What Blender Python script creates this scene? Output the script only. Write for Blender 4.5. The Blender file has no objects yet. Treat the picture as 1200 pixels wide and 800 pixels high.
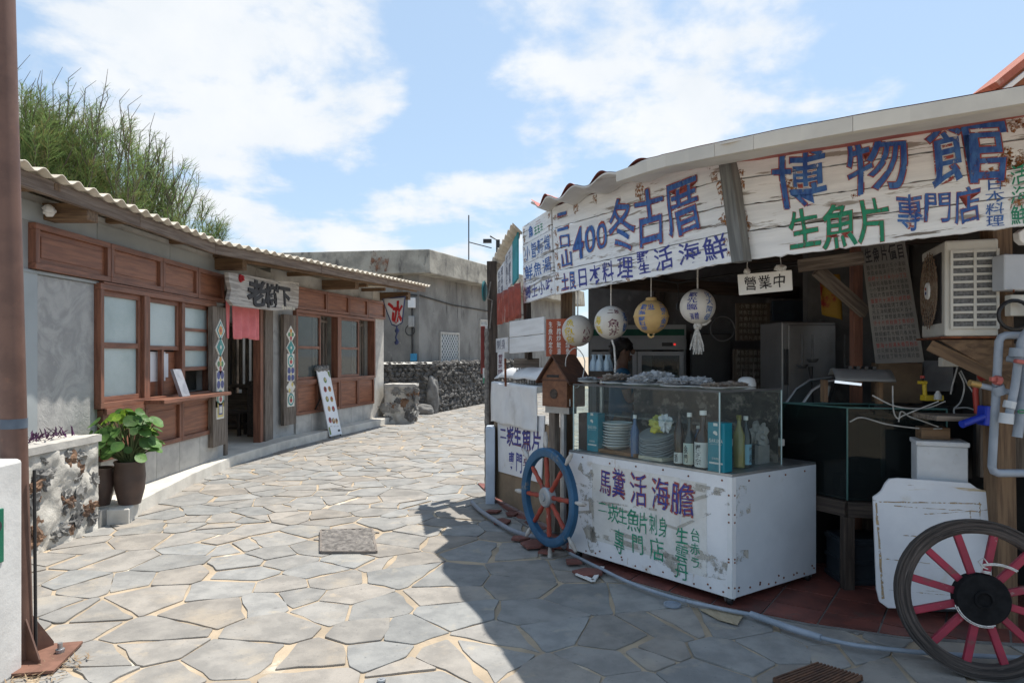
import bpy, math, random
from mathutils import Vector, Matrix, noise
R = math.radians
rnd = random.Random(7)
S = bpy.context.scene
COL = S.collection
V = Vector

# ------------------------------------------------------------------ camera, sky, sun, exposure
HZ = 416.0; FX = 800.0; EYE = 1.6          # horizon row, focal length in photo pixels, eye height
cam = bpy.data.cameras.new('camera'); camo = bpy.data.objects.new('camera', cam); COL.objects.link(camo)
cam.lens = 24; cam.sensor_width = 36; cam.shift_y = (HZ - 400) / 1200; cam.clip_start = .05; cam.clip_end = 2000
camo.location = (0, 0, EYE); camo.rotation_euler = (R(90), 0, 0)
S.camera = camo
SUN = V((.265, .31, 1)).normalized()
sl = bpy.data.lights.new('sun', 'SUN'); sl.energy = 5.0; sl.angle = R(.53); sl.color = (1, .945, .86)
so = bpy.data.objects.new('sun', sl); COL.objects.link(so); so.rotation_euler = SUN.to_track_quat('Z', 'Y').to_euler(); so.location = (0, 0, 30)
W = bpy.data.worlds.new('World'); S.world = W; W.use_nodes = True
S.view_settings.view_transform = 'Standard'; S.view_settings.look = 'None'; S.view_settings.gamma = 1
S.view_settings.exposure = .44
S.cycles.max_bounces = 8; S.cycles.transparent_max_bounces = 16

def world():
    nt = W.node_tree; nt.nodes.clear(); N = nt.nodes.new; L = nt.links.new
    out = N('ShaderNodeOutputWorld'); bg = N('ShaderNodeBackground'); bg.inputs[1].default_value = .125
    sky = N('ShaderNodeTexSky'); sky.sky_type = 'NISHITA'; sky.sun_disc = False
    sky.sun_elevation = math.asin(SUN.z); sky.sun_rotation = math.atan2(SUN.x, SUN.y)
    sky.air_density = 1.0; sky.dust_density = .6; sky.ozone_density = 1.0
    tc = N('ShaderNodeTexCoord'); nrm = N('ShaderNodeVectorMath'); nrm.operation = 'NORMALIZE'
    L(tc.outputs['Generated'], nrm.inputs[0])
    sep = N('ShaderNodeSeparateXYZ'); L(nrm.outputs[0], sep.inputs[0])
    def m(op, a, b=None, c=None, clamp=False):
        n = N('ShaderNodeMath'); n.operation = op; n.use_clamp = clamp
        for i, x in enumerate((a, b, c)):
            if x is None: continue
            if isinstance(x, (int, float)): n.inputs[i].default_value = x
            else: L(x, n.inputs[i])
        return n.outputs[0]
    # cloud sheet on a plane overhead
    zz = m('ADD', m('MAXIMUM', sep.outputs[2], 0.0), .22)
    comb = N('ShaderNodeCombineXYZ'); L(m('DIVIDE', sep.outputs[0], zz), comb.inputs[0]); L(m('DIVIDE', sep.outputs[1], zz), comb.inputs[1])
    n1 = N('ShaderNodeTexNoise'); n1.inputs['Scale'].default_value = 2.6; n1.inputs['Detail'].default_value = 9; n1.inputs['Roughness'].default_value = .56; n1.inputs['Distortion'].default_value = .15
    mp = N('ShaderNodeMapping'); mp.inputs['Location'].default_value = (3.1, 7.4, 0); L(comb.outputs[0], mp.inputs[0]); L(mp.outputs[0], n1.inputs[0])
    n2 = N('ShaderNodeTexNoise'); n2.inputs['Scale'].default_value = 7; n2.inputs['Detail'].default_value = 8; n2.inputs['Roughness'].default_value = .6
    L(nrm.outputs[0], n2.inputs[0])
    # cloud banks: direction, cosine radius, weight
    banks = [((-.44, 1, .42), .95, .40), ((-.34, 1, .49), .975, .26), ((-.62, 1, .40), .96, .24), ((-.28, 1, .22), .975, .24), ((-.02, 1, .25), .988, .34), ((-.12, 1, .16), .985, .22), ((.31, 1, .46), .958, .40), ((.20, 1, .36), .99, .30), ((.05, 1, .47), .985, .16),
             ((-.12, 1, .38), .985, -.24), ((.62, 1, .42), .975, -.30), ((.11, 1, .27), .994, -.14), ((.5, 1, .2), .97, .12)]
    tot = None
    for d, c, w in banks:
        dn = V(d).normalized()
        dp = N('ShaderNodeVectorMath'); dp.operation = 'DOT_PRODUCT'; L(nrm.outputs[0], dp.inputs[0]); dp.inputs[1].default_value = dn
        mr = N('ShaderNodeMapRange'); mr.interpolation_type = 'SMOOTHSTEP'; mr.inputs[1].default_value = c; mr.inputs[2].default_value = 1; mr.inputs[3].default_value = 0; mr.inputs[4].default_value = w * .62
        L(dp.outputs['Value'], mr.inputs[0]); tot = mr.outputs[0] if tot is None else m('ADD', tot, mr.outputs[0])
    dens = m('ADD', m('ADD', m('MULTIPLY_ADD', n1.outputs['Fac'], 2.5, -.75), tot), m('MULTIPLY', m('SUBTRACT', n2.outputs['Fac'], .5), .62))
    mr = N('ShaderNodeMapRange'); mr.interpolation_type = 'SMOOTHSTEP'; mr.inputs[1].default_value = .53; mr.inputs[2].default_value = .98
    L(dens, mr.inputs[0])
    # a thin bright veil plus the cloud sheet, over the physical sky
    cc = N('ShaderNodeMix'); cc.data_type = 'RGBA'; cc.inputs['A'].default_value = (4.9, 5.25, 5.6, 1); cc.inputs['B'].default_value = (6.15, 6.2, 6.25, 1)
    L(m('MULTIPLY_ADD', n2.outputs['Fac'], 1.6, -.3, clamp=True), cc.inputs['Factor'])
    veil = N('ShaderNodeMix'); veil.data_type = 'RGBA'; veil.inputs['Factor'].default_value = .58
    L(sky.outputs[0], veil.inputs['A']); veil.inputs['B'].default_value = (3.5, 4.7, 6.05, 1)
    mx = N('ShaderNodeMix'); mx.data_type = 'RGBA'; L(m('MULTIPLY', mr.outputs[0], .95), mx.inputs['Factor'])
    L(veil.outputs['Result'], mx.inputs['A']); L(cc.outputs['Result'], mx.inputs['B'])
    L(mx.outputs['Result'], bg.inputs[0]); L(bg.outputs[0], out.inputs[0])
world()

# ------------------------------------------------------------------ materials
MC = {}
def mat(name, c1, c2=None, sc=6, rough=.8, bump=0., bsc=None, st=(1, 1, 1), ramp=(.35, .65), metal=0., spots=(), spec=.4, detail=6, alpha=None, trans=0., emit=None, coat=0., dist=0., attr=None, ior=None):
    """noise-mixed principled material in the 'gc' coordinates; spots = (colour, scale, lo, hi, stretch)"""
    if name in MC: return MC[name]
    m = bpy.data.materials.new(name); MC[name] = m; m.use_nodes = True
    nt = m.node_tree; N = nt.nodes.new; L = nt.links.new
    b = nt.nodes['Principled BSDF']; out = nt.nodes['Material Output']
    at = N('ShaderNodeAttribute'); at.attribute_name = 'gc'
    def nz(scale, stretch, det=detail, ro=.6, off=0):
        mp = N('ShaderNodeMapping'); mp.inputs['Scale'].default_value = stretch; mp.inputs['Location'].default_value = (off, off * 1.7, off * .3)
        L(at.outputs['Vector'], mp.inputs[0])
        n = N('ShaderNodeTexNoise'); n.inputs['Scale'].default_value = scale; n.inputs['Detail'].default_value = det; n.inputs['Roughness'].default_value = ro; n.inputs['Distortion'].default_value = dist
        L(mp.outputs[0], n.inputs[0]); return n.outputs['Fac']
    def mr(x, lo, hi):
        r = N('ShaderNodeMapRange'); r.interpolation_type = 'SMOOTHSTEP'; r.inputs[1].default_value = lo; r.inputs[2].default_value = hi; L(x, r.inputs[0]); return r.outputs[0]
    def mix(f, a, bb):
        x = N('ShaderNodeMix'); x.data_type = 'RGBA'; L(f, x.inputs['Factor'])
        for s, k in ((a, 'A'), (bb, 'B')):
            if isinstance(s, tuple): x.inputs[k].default_value = (*s, 1)
            else: L(s, x.inputs[k])
        return x.outputs['Result']
    f = nz(sc, st)
    colr = mix(mr(f, *ramp), tuple(c1), tuple(c2 or [x * .75 for x in c1]))
    for i, sp in enumerate(spots):
        col, s2, lo, hi = sp[:4]; s3 = sp[4] if len(sp) > 4 else (1, 1, 1)
        colr = mix(mr(nz(s2, s3, 8, .65, 3.7 * (i + 1)), lo, hi), colr, tuple(col))
    if attr:
        a2 = N('ShaderNodeAttribute'); a2.attribute_name = 'tint'
        x = N('ShaderNodeMix'); x.data_type = 'RGBA'; x.blend_type = 'MULTIPLY'; x.inputs['Factor'].default_value = 1
        L(colr, x.inputs['A']); L(a2.outputs['Color'], x.inputs['B']); colr = x.outputs['Result']
    L(colr, b.inputs['Base Color'])
    b.inputs['Roughness'].default_value = rough; b.inputs['Metallic'].default_value = metal
    b.inputs['Specular IOR Level'].default_value = spec; b.inputs['Coat Weight'].default_value = coat
    if ior: b.inputs['IOR'].default_value = ior
    if trans: b.inputs['Transmission Weight'].default_value = trans
    if emit: b.inputs['Emission Color'].default_value = (*emit[:3], 1); b.inputs['Emission Strength'].default_value = emit[3]
    if bump:
        bp = N('ShaderNodeBump'); bp.inputs['Strength'].default_value = 1; bp.inputs['Distance'].default_value = bump
        L(nz(bsc or sc * 3, st, 8, .65), bp.inputs['Height']); L(bp.outputs[0], b.inputs['Normal'])
    if alpha is not None:
        if isinstance(alpha, tuple):     # worn away by noise: scale, lo, hi, stretch
            L(mr(nz(alpha[0], alpha[3] if len(alpha) > 3 else (1, 1, 1), 8, .7, 9.1), alpha[1], alpha[2]), b.inputs['Alpha'])
        else: b.inputs['Alpha'].default_value = alpha
    return m

def leafy(m):
    """let light through thin leaves"""
    nt = m.node_tree; b = nt.nodes['Principled BSDF']; out = nt.nodes['Material Output']; t = nt.nodes.new('ShaderNodeBsdfTranslucent'); x = nt.nodes.new('ShaderNodeMixShader'); x.inputs[0].default_value = .42
    nt.links.new(b.inputs['Base Color'].links[0].from_socket, t.inputs[0]); nt.links.new(b.outputs[0], x.inputs[1]); nt.links.new(t.outputs[0], x.inputs[2]); nt.links.new(x.outputs[0], out.inputs[0])
def glass(name, tint=(.9, .96, .95), a=.12, rough=.03, spec=.5):
    """thin pane: mostly see-through with a mirror reflection"""
    if name in MC: return MC[name]
    m = bpy.data.materials.new(name); MC[name] = m; m.use_nodes = True
    nt = m.node_tree; nt.nodes.clear(); N = nt.nodes.new; L = nt.links.new
    out = N('ShaderNodeOutputMaterial'); t = N('ShaderNodeBsdfTransparent'); t.inputs[0].default_value = (*tint, 1)
    g = N('ShaderNodeBsdfGlossy'); g.inputs['Roughness'].default_value = rough
    d = N('ShaderNodeBsdfDiffuse'); d.inputs[0].default_value = (.6, .65, .66, 1)
    fr0 = N('ShaderNodeFresnel'); fr0.inputs[0].default_value = 1.33; geo = N('ShaderNodeNewGeometry'); inv = N('ShaderNodeMath'); inv.operation = 'SUBTRACT'; inv.inputs[0].default_value = 1; L(geo.outputs['Backfacing'], inv.inputs[1]); fr = N('ShaderNodeMath'); fr.operation = 'MULTIPLY'; L(fr0.outputs[0], fr.inputs[0]); L(inv.outputs[0], fr.inputs[1])
    m1 = N('ShaderNodeMixShader'); m1.inputs[0].default_value = a; L(t.outputs[0], m1.inputs[1]); L(d.outputs[0], m1.inputs[2])
    m2 = N('ShaderNodeMixShader'); L(fr.outputs[0], m2.inputs[0]); L(m1.outputs[0], m2.inputs[1]); L(g.outputs[0], m2.inputs[2])
    L(m2.outputs[0], out.inputs[0]); return m

# ------------------------------------------------------------------ mesh builder
class MB:
    def __init__(s): s.v = []; s.f = []; s.g = []; s.mi = []; s.t = []
    def add(s, vs, fs, gs=None, mi=0, tint=None):
        o = len(s.v); s.v += [V(p) for p in vs]; s.f += [[i + o for i in f] for f in fs]
        s.g += [V(g) for g in (gs or vs)]; s.mi += [mi] * len(fs)
        s.t += [tint or (1, 1, 1)] * len(vs); return s
    def hexa(s, p, mi=0, dims=None):
        """p: 4 bottom then 4 top points"""
        a = (p[1] - p[0]).length; b = (p[3] - p[0]).length; c = (p[4] - p[0]).length
        o = V((rnd.random() * 9, rnd.random() * 9, rnd.random() * 9)); ax = sorted(range(3), key=lambda i: -(a, b, c)[i])
        gs = []
        for x, y, z in ((0, 0, 0), (1, 0, 0), (1, 1, 0), (0, 1, 0), (0, 0, 1), (1, 0, 1), (1, 1, 1), (0, 1, 1)):
            l = (x * a, y * b, z * c); gs.append(o + V((l[ax[0]], l[ax[1]], l[ax[2]])))
        fs = [(3, 2, 1, 0), (4, 5, 6, 7), (0, 1, 5, 4), (1, 2, 6, 5), (2, 3, 7, 6), (3, 0, 4, 7)]
        if (p[1] - p[0]).cross(p[3] - p[0]).dot(p[4] - p[0]) < 0: fs = [f[::-1] for f in fs]
        return s.add(p, fs, gs, mi)
    def box(s, c, d, rot=None, mi=0):
        c = V(c); h = V(d) / 2; p = []
        for z in (-1, 1):
            for x, y in ((-1, -1), (1, -1), (1, 1), (-1, 1)):
                q = V((x * h.x, y * h.y, z * h.z)); p.append(c + (rot @ q if rot else q))
        return s.hexa(p, mi)
    def beam(s, a, b, w, h, up=V((0, 0, 1)), mi=0):
        a, b = V(a), V(b); d = (b - a).normalized(); x = d.cross(up)
        if x.length < 1e-4: x = d.cross(V((0, 1, 0)))
        x.normalize(); y = x.cross(d).normalized(); x = x * w / 2; y = y * h / 2
        return s.hexa([a - x - y, a + x - y, a + x + y, a - x + y, b - x - y, b + x - y, b + x + y, b - x + y], mi)
    def tube(s, pts, r, n=8, closed=False, mi=0, cap=True):
        pts = [V(p) for p in pts]; m = len(pts); rs = r if isinstance(r, (list, tuple)) else [r] * m
        vs = []; gs = []; o = rnd.random() * 5; acc = 0; ref = None
        for i, p in enumerate(pts):
            d = (pts[(i + 1) % m] - pts[i - 1]) if closed else (pts[min(i + 1, m - 1)] - pts[max(i - 1, 0)])
            d.normalize()
            if ref is None: ref = d.orthogonal().normalized()
            x = (ref - d * ref.dot(d)).normalized(); ref = x; y = d.cross(x)
            if i: acc += (pts[i] - pts[i - 1]).length
            for k in range(n):
                a = 2 * math.pi * k / n; vs.append(p + (x * math.cos(a) + y * math.sin(a)) * rs[i])
                gs.append((acc + o, rs[i] * math.cos(a) + o, rs[i] * math.sin(a)))
        fs = []
        for i in range(m if closed else m - 1):
            for k in range(n):
                a, b = i * n + k, i * n + (k + 1) % n; j = ((i + 1) % m) * n
                fs.append((a, b, j + (k + 1) % n, j + k))
        if cap and not closed: fs += [list(range(n))[::-1], [(m - 1) * n + k for k in range(n)]]
        return s.add(vs, fs, gs, mi)
    def lathe(s, prof, c=(0, 0, 0), n=24, mi=0, M=None):
        c = V(c); vs = []
        for r, z in prof:
            for k in range(n):
                a = 2 * math.pi * k / n; q = V((r * math.cos(a), r * math.sin(a), z)); vs.append(c + (M @ q if M else q))
        fs = [(i * n + k, i * n + (k + 1) % n, (i + 1) * n + (k + 1) % n, (i + 1) * n + k) for i in range(len(prof) - 1) for k in range(n)]
        if prof[0][0] > 1e-4: fs.append([k for k in range(n)][::-1])
        if prof[-1][0] > 1e-4: fs.append([(len(prof) - 1) * n + k for k in range(n)])
        return s.add(vs, fs, None, mi)
    def prism(s, poly, ex, mi=0, gs=None):
        poly = [V(p) for p in poly]; ex = V(ex); n = len(poly)
        fs = [list(range(n))[::-1], [n + i for i in range(n)]] + [(i, (i + 1) % n, n + (i + 1) % n, n + i) for i in range(n)]
        return s.add(poly + [p + ex for p in poly], fs, (gs + gs) if gs else None, mi)
    def grid(s, fn, nu, nv, mi=0, gc=None):
        vs = [fn(i / nu, j / nv) for j in range(nv + 1) for i in range(nu + 1)]
        gs = [gc(i / nu, j / nv) for j in range(nv + 1) for i in range(nu + 1)] if gc else None
        w = nu + 1
        return s.add(vs, [(j * w + i, j * w + i + 1, (j + 1) * w + i + 1, (j + 1) * w + i) for j in range(nv) for i in range(nu)], gs, mi)
    def blob(s, c, r, sub=2, jit=.2, fr=2.2, sc=(1, 1, 1), rot=None, mi=0, tint=None, flat=None):
        vs, fs = ICO[sub]; c = V(c); o = V((rnd.random() * 50, rnd.random() * 50, rnd.random() * 50)); out = []
        for p in vs:
            q = p * (1 + jit * noise.noise(p * fr + o) * 1.6)
            q = V((q.x * sc[0], q.y * sc[1], q.z * sc[2])) * r
            if rot: q = rot @ q
            if flat is not None: q.z = max(q.z, flat)
            out.append(c + q)
        return s.add(out, fs, None, mi, tint)
def _ico():
    t = (1 + 5 ** .5) / 2
    vs = [V(p).normalized() for p in ((-1, t, 0), (1, t, 0), (-1, -t, 0), (1, -t, 0), (0, -1, t), (0, 1, t), (0, -1, -t), (0, 1, -t), (t, 0, -1), (t, 0, 1), (-t, 0, -1), (-t, 0, 1))]
    fs = [(0, 11, 5), (0, 5, 1), (0, 1, 7), (0, 7, 10), (0, 10, 11), (1, 5, 9), (5, 11, 4), (11, 10, 2), (10, 7, 6), (7, 1, 8), (3, 9, 4), (3, 4, 2), (3, 2, 6), (3, 6, 8), (3, 8, 9), (4, 9, 5), (2, 4, 11), (6, 2, 10), (8, 6, 7), (9, 8, 1)]
    res = {0: (vs, fs)}
    for k in range(1, 5):
        vs = list(vs); nf = []; c = {}
        def mid(a, b):
            key = (min(a, b), max(a, b))
            if key not in c: c[key] = len(vs); vs.append(((vs[a] + vs[b]) / 2).normalized())
            return c[key]
        for a, b, d in fs:
            x, y, z = mid(a, b), mid(b, d), mid(d, a); nf += [(a, x, z), (b, y, x), (d, z, y), (x, y, z)]
        fs = nf; res[k] = (vs, fs)
    return res
ICO = _ico()

def rootof(o):
    while o.parent: o = o.parent
    return o
def build(name, mb, mats, loc=V((0, 0, 0)), smooth=None, bev=0):
    me = bpy.data.meshes.new(name); me.from_pydata([tuple(p - loc) for p in mb.v], [], mb.f)
    for m in (mats if isinstance(mats, (list, tuple)) else [mats]): me.materials.append(m)
    me.polygons.foreach_set('material_index', mb.mi)
    a = me.attributes.new('gc', 'FLOAT_VECTOR', 'POINT'); a.data.foreach_set('vector', [c for g in mb.g for c in g])
    if any(t != (1, 1, 1) for t in mb.t):
        a = me.attributes.new('tint', 'FLOAT_COLOR', 'POINT'); a.data.foreach_set('color', [c for t in mb.t for c in (*t, 1)])
    if smooth is not None: me.shade_smooth(); me.set_sharp_from_angle(angle=R(smooth))
    me.validate(); me.update()
    o = bpy.data.objects.new(name, me); COL.objects.link(o)
    if bev:
        md = o.modifiers.new('bevel', 'BEVEL'); md.width = bev; md.segments = 2; md.limit_method = 'ANGLE'; md.angle_limit = R(40)
    return o
def part(name, mb, mats, parent, smooth=None, bev=0, local=False, label=None):
    o = build(name, mb, mats, V((0, 0, 0)) if local else rootof(parent).location, smooth, bev); o.parent = parent
    if label: o['label'] = label
    return o
def tag(o, label, cat, group=None):
    o['label'] = label; o['category'] = cat
    if group: o['group'] = group
    return o
def thing(name, label, cat, loc, rz=0, group=None):
    o = bpy.data.objects.new(name, None); COL.objects.link(o); o.empty_display_size = .1
    o.location = loc; o.rotation_euler = (0, 0, rz); return tag(o, label, cat, group)
def single(name, mb, mats, label, cat, group=None, smooth=None, bev=0):
    xs = [p.x for p in mb.v]; ys = [p.y for p in mb.v]; L = V(((min(xs) + max(xs)) / 2, (min(ys) + max(ys)) / 2, min(p.z for p in mb.v)))
    o = build(name, mb, mats, L, smooth, bev); o.location = L; return tag(o, label, cat, group)
def struct(name, mb, mats, smooth=None, bev=0, kind='structure'):
    o = build(name, mb, mats, V((0, 0, 0)), smooth, bev); o['kind'] = kind; return o
def dup(root, loc, rz=None, label=None):
    r = root.copy(); COL.objects.link(r); r.location = loc
    if rz is not None: r.rotation_euler = (0, 0, rz)
    if label: r['label'] = label
    for ch in list(root.children):
        c = ch.copy(); COL.objects.link(c); c.parent = r
        for g in list(ch.children):
            d = g.copy(); COL.objects.link(d); d.parent = c
    return r

def at(px, py, z):                       # the point at distance z that the photo shows at (px, py)
    return V(((px - 600) / FX * z, z, EYE + (HZ - py) / FX * z))
def gnd(px, py, h=0.):
    return at(px, py, (EYE - h) * FX / (py - HZ))
def smooth(P, n=6):
    """Catmull-Rom curve through the points"""
    P = [V(p) for p in P]; Q = [P[0] * 2 - P[1]] + P + [P[-1] * 2 - P[-2]]; out = []
    for i in range(1, len(Q) - 2):
        a, b, c, d = Q[i - 1:i + 3]
        for k in range(n):
            t = k / n; out.append(.5 * ((2 * b) + (c - a) * t + (2 * a - 5 * b + 4 * c - d) * t * t + (3 * b - a - 3 * c + d) * t ** 3))
    return out + [P[-1]]
class Plane:
    """vertical plane through a and b (plan points); p(s, h, d): s along, h up, d out towards the viewer"""
    def __init__(s, a, b):
        s.a = V((a[0], a[1], 0)); s.len = (V((b[0], b[1], 0)) - s.a).length; s.d = (V((b[0], b[1], 0)) - s.a).normalized()
        s.n = V((s.d.y, -s.d.x, 0))
        if s.n.dot(-s.a) < 0: s.n = -s.n
    def p(s, t, h, d=0.): return s.a + s.d * t + s.n * d + V((0, 0, h))
    def px(s, x, y, d=0.):
        r = V(((x - 600) / FX, 1, (HZ - y) / FX)); a = s.a + s.n * d
        k = a.dot(s.n) / r.dot(s.n); q = r * k; return ((q - a).dot(s.d), q.z + EYE)
    def box(s, mb, s0, s1, h0, h1, d0, d1, mi=0):
        return mb.hexa([s.p(s0, h0, d1), s.p(s1, h0, d1), s.p(s1, h0, d0), s.p(s0, h0, d0), s.p(s0, h1, d1), s.p(s1, h1, d1), s.p(s1, h1, d0), s.p(s0, h1, d0)], mi)
class Quad:
    """four corners tl,tr,br,bl seen in the photo on plane P; q(u,v,d): u right, v down"""
    def __init__(s, P, cs, d=0.):
        s.c = [P.p(*P.px(x, y, d), d) for x, y in cs]; s.n = P.n
        s.w = (s.c[1] - s.c[0]).length; s.h = (s.c[3] - s.c[0]).length
    def q(s, u, v, d=0.):
        a = s.c[0].lerp(s.c[1], u); b = s.c[3].lerp(s.c[2], u); return a.lerp(b, v) + s.n * d
    def slab(s, mb, u0, u1, v0, v1, d0, d1, mi=0):
        return mb.hexa([s.q(u0, v1, d1), s.q(u1, v1, d1), s.q(u1, v1, d0), s.q(u0, v1, d0), s.q(u0, v0, d1), s.q(u1, v0, d1), s.q(u1, v0, d0), s.q(u0, v0, d0)], mi)

# ------------------------------------------------------------------ lettering
_cu = bpy.data.curves.new('writing', 'FONT'); _to = bpy.data.objects.new('writing', _cu); COL.objects.link(_to)
_gc = {}
def glyph(ch, bold):
    k = (ch, bold)
    if k not in _gc:
        _cu.body = ch; _cu.offset = bold; _cu.resolution_u = 4
        dg = bpy.context.evaluated_depsgraph_get(); dg.update()
        me = bpy.data.meshes.new_from_object(_to.evaluated_get(dg))
        wd = 1.0 if ord(ch) > 0x2000 else max([v.co.x for v in me.vertices] + [.3]) + .04
        _gc[k] = ([(v.co.x / wd, (v.co.y + .08) / .93) for v in me.vertices], [list(p.vertices) for p in me.polygons], wd)
        bpy.data.meshes.remove(me)
    return _gc[k]
def put(mb, ch, q, u0, v0, u1, v1, d, bold=.0, mi=0, wob=.02, skew=0.):
    """character in the box u0..u1, v0..v1 (v down) of the surface q"""
    vs, fs, wd = glyph(ch, bold); wob *= 1.25; ro = rnd.uniform(-.06, .06); sx = rnd.uniform(.9, 1.02); sy = rnd.uniform(.92, 1.03)
    vs = [((x - .5) * sx + (y - .5) * ro + .5, (y - .5) * sy - (x - .5) * ro + .5) for x, y in vs]; a, b, c = rnd.random() * 9, rnd.random() * 9, rnd.random() * 9; out = []
    for x, y in vs:
        x2 = x + wob * math.sin(5 * y + a) + wob * .6 * math.sin(11 * x + b) + skew * (y - .5); y2 = y + wob * math.sin(6 * x + c) + wob * .6 * math.sin(13 * y + a)
        out.append(q(u0 + (u1 - u0) * x2, v1 + (v0 - v1) * y2, d))
    st = rnd.getstate(); mb.add(out, fs, None, mi)
def row(mb, s, q, u0, v0, u1, v1, d, bold=0., mi=0, out=None, **k):
    n = len(s); w = (u1 - u0) / n
    for i, ch in enumerate(s):
        if ch == ' ': continue
        st = rnd.getstate()
        if out is not None: put(mb, ch, q, u0 + w * (i + .03), v0, u0 + w * (i + .97), v1, d - .0006, bold + out[0], out[1], **k); rnd.setstate(st)
        put(mb, ch, q, u0 + w * (i + .03), v0, u0 + w * (i + .97), v1, d, bold, mi, **k)
def colm(mb, s, q, u0, v0, u1, v1, d, bold=0., mi=0, out=None, **k):
    n = len(s); h = (v1 - v0) / n
    for i, ch in enumerate(s):
        st = rnd.getstate()
        if out is not None: put(mb, ch, q, u0, v0 + h * (i + .03), u1, v0 + h * (i + .97), d - .0006, bold + out[0], out[1], **k); rnd.setstate(st)
        put(mb, ch, q, u0, v0 + h * (i + .03), u1, v0 + h * (i + .97), d, bold, mi, **k)

# ------------------------------------------------------------------ palette
wood_red = mat('red_brown_timber', (.25, .105, .062), (.145, .06, .037), 5, .5, .002, 30, (.6, 6, 6), spots=[((.24, .10, .06), 9, .58, .75, (.5, 8, 8))])
wood_red2 = mat('red_brown_panel', (.29, .118, .062), (.185, .072, .04), 4, .5, .0015, 30, (.6, 6, 6))
wood_grey = mat('weathered_timber', (.23, .19, .155), (.10, .08, .066), 6, .85, .004, 25, (.5, 7, 7), spots=[((.05, .04, .035), 12, .6, .72, (.4, 9, 9))])
wood_dark = mat('dark_timber', (.085, .065, .052), (.04, .03, .025), 6, .8, .003, 25, (.5, 7, 7))
wood_brown = mat('brown_timber', (.20, .125, .07), (.10, .06, .035), 5, .75, .003, 25, (.5, 7, 7), spots=[((.05, .03, .02), 10, .62, .75, (.6, 5, 5))])
fascia_m = mat('fascia_timber', (.22, .17, .135), (.12, .085, .065), 5, .85, .003, 25, (.4, 7, 7))
conc = mat('grey_render', (.42, .415, .40), (.31, .31, .30), 1.8, .9, .003, 14, spots=[((.20, .20, .19), 3, .52, .72, (1, 1, .4)), ((.45, .44, .42), 5, .60, .8), ((.28, .24, .19), 9, .64, .76)])
conc2 = mat('swirled_plaster', (.43, .42, .40), (.31, .305, .295), 3, .85, .008, 9, dist=2.0, spots=[((.44, .43, .41), 6, .6, .8)])
conc_smooth = mat('blue_grey_board', (.37, .395, .40), (.31, .335, .34), 1.5, .75, .001, 10)
conc_light = mat('pale_concrete', (.50, .48, .44), (.38, .365, .34), 4, .9, .004, 22, spots=[((.28, .26, .24), 7, .62, .78)])
conc_old = mat('old_stained_concrete', (.255, .25, .235), (.155, .15, .142), 1.1, .95, .012, 9, (1, 1, .6), spots=[((.085, .083, .078), 2.2, .54, .66, (1.2, 1.2, .22)), ((.36, .35, .32), 5, .62, .75), ((.20, .12, .07), 2.2, .70, .80)])
slab_m = mat('slab_concrete', (.36, .345, .30), (.22, .21, .185), 2.2, .95, .012, 10, spots=[((.11, .105, .098), 2.8, .55, .66, (1, 1, .35)), ((.21, .10, .05), 1.4, .72, .80)])
corr_m = mat('fibre_sheet', (.62, .56, .47), (.47, .42, .34), 3, .8, .002, 20, spots=[((.2, .16, .12), 5, .64, .78)])
steel_w = mat('white_paint_steel', (.72, .73, .74), (.64, .66, .67), 3, .35, .0006, 20, spots=[((.48, .45, .40), 5, .66, .76)])
white_pl = mat('white_plastic', (.75, .75, .74), (.66, .66, .65), 4, .45)
black = mat('black_plastic', (.022, .022, .024), (.014, .014, .015), 6, .45)
rust = mat('rust', (.22, .075, .03), (.11, .035, .018), 14, .9, .002)
steel = mat('dull_steel', (.42, .43, .44), (.30, .31, .32), 7, .42, metal=.8)
pvc = mat('grey_pipe', (.30, .34, .40), (.23, .27, .32), 6, .5, spots=[((.14, .15, .17), 9, .62, .75)])
rope_m = mat('white_rope', (.66, .65, .62), (.42, .41, .39), 60, .9, .004, 90)
ink = mat('black_ink', (.02, .02, .024), (.04, .04, .045), 9, .7)
GA = (26, .27, .47, (1, 1, .45))
p_blue = mat('blue_paint', (.018, .065, .28), (.06, .18, .46), 34, .6, st=(1, 1, .35), ramp=(.3, .7), alpha=GA)
p_red = mat('red_paint_line', (.36, .075, .06), (.25, .06, .06), 22, .7, alpha=(26, .38, .48, (1, 1, 1)))
p_green = mat('green_paint', (.01, .19, .105), (.02, .27, .16), 34, .6, st=(1, 1, .35), ramp=(.3, .7), alpha=GA)
p_navy = mat('navy_paint', (.028, .035, .22), (.055, .07, .30), 34, .6, st=(1, 1, .35), ramp=(.3, .7), alpha=GA)
p_wine = mat('dark_red_paint', (.16, .03, .05), (.10, .03, .07), 34, .6, st=(1, 1, .35), ramp=(.3, .7), alpha=GA)
p_yellow = mat('yellow_paint', (.62, .46, .02), (.5, .36, .02), 34, .6, st=(1, 1, .35), ramp=(.3, .7), alpha=GA)
plank_w = mat('peeling_white_planks', (.79, .82, .85), (.67, .70, .735), 4, .65, .002, 26, (.5, 5, 5),
              spots=[((.30, .28, .26), 6, .575, .63, (.3, 2.6, 2.6)), ((.16, .145, .13), 5, .61, .645, (.22, 2.4, 2.4)), ((.44, .26, .12), 5, .70, .80, (1, 1, 1))])
sheet_w = mat('white_painted_sheet', (.74, .75, .77), (.64, .65, .67), 3, .5, .0025, 7, spots=[((.40, .30, .20), 7, .66, .76, (4, .5, 1)), ((.50, .46, .40), 4, .62, .74), ((.36, .30, .24), 9, .69, .76, (.3, 1.6, 1.6))])
stain_m = mat('rust_stain', (.20, .075, .02), (.34, .16, .06), 20, .9, alpha=(16, .42, .62, (1, 1, 1)))

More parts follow.
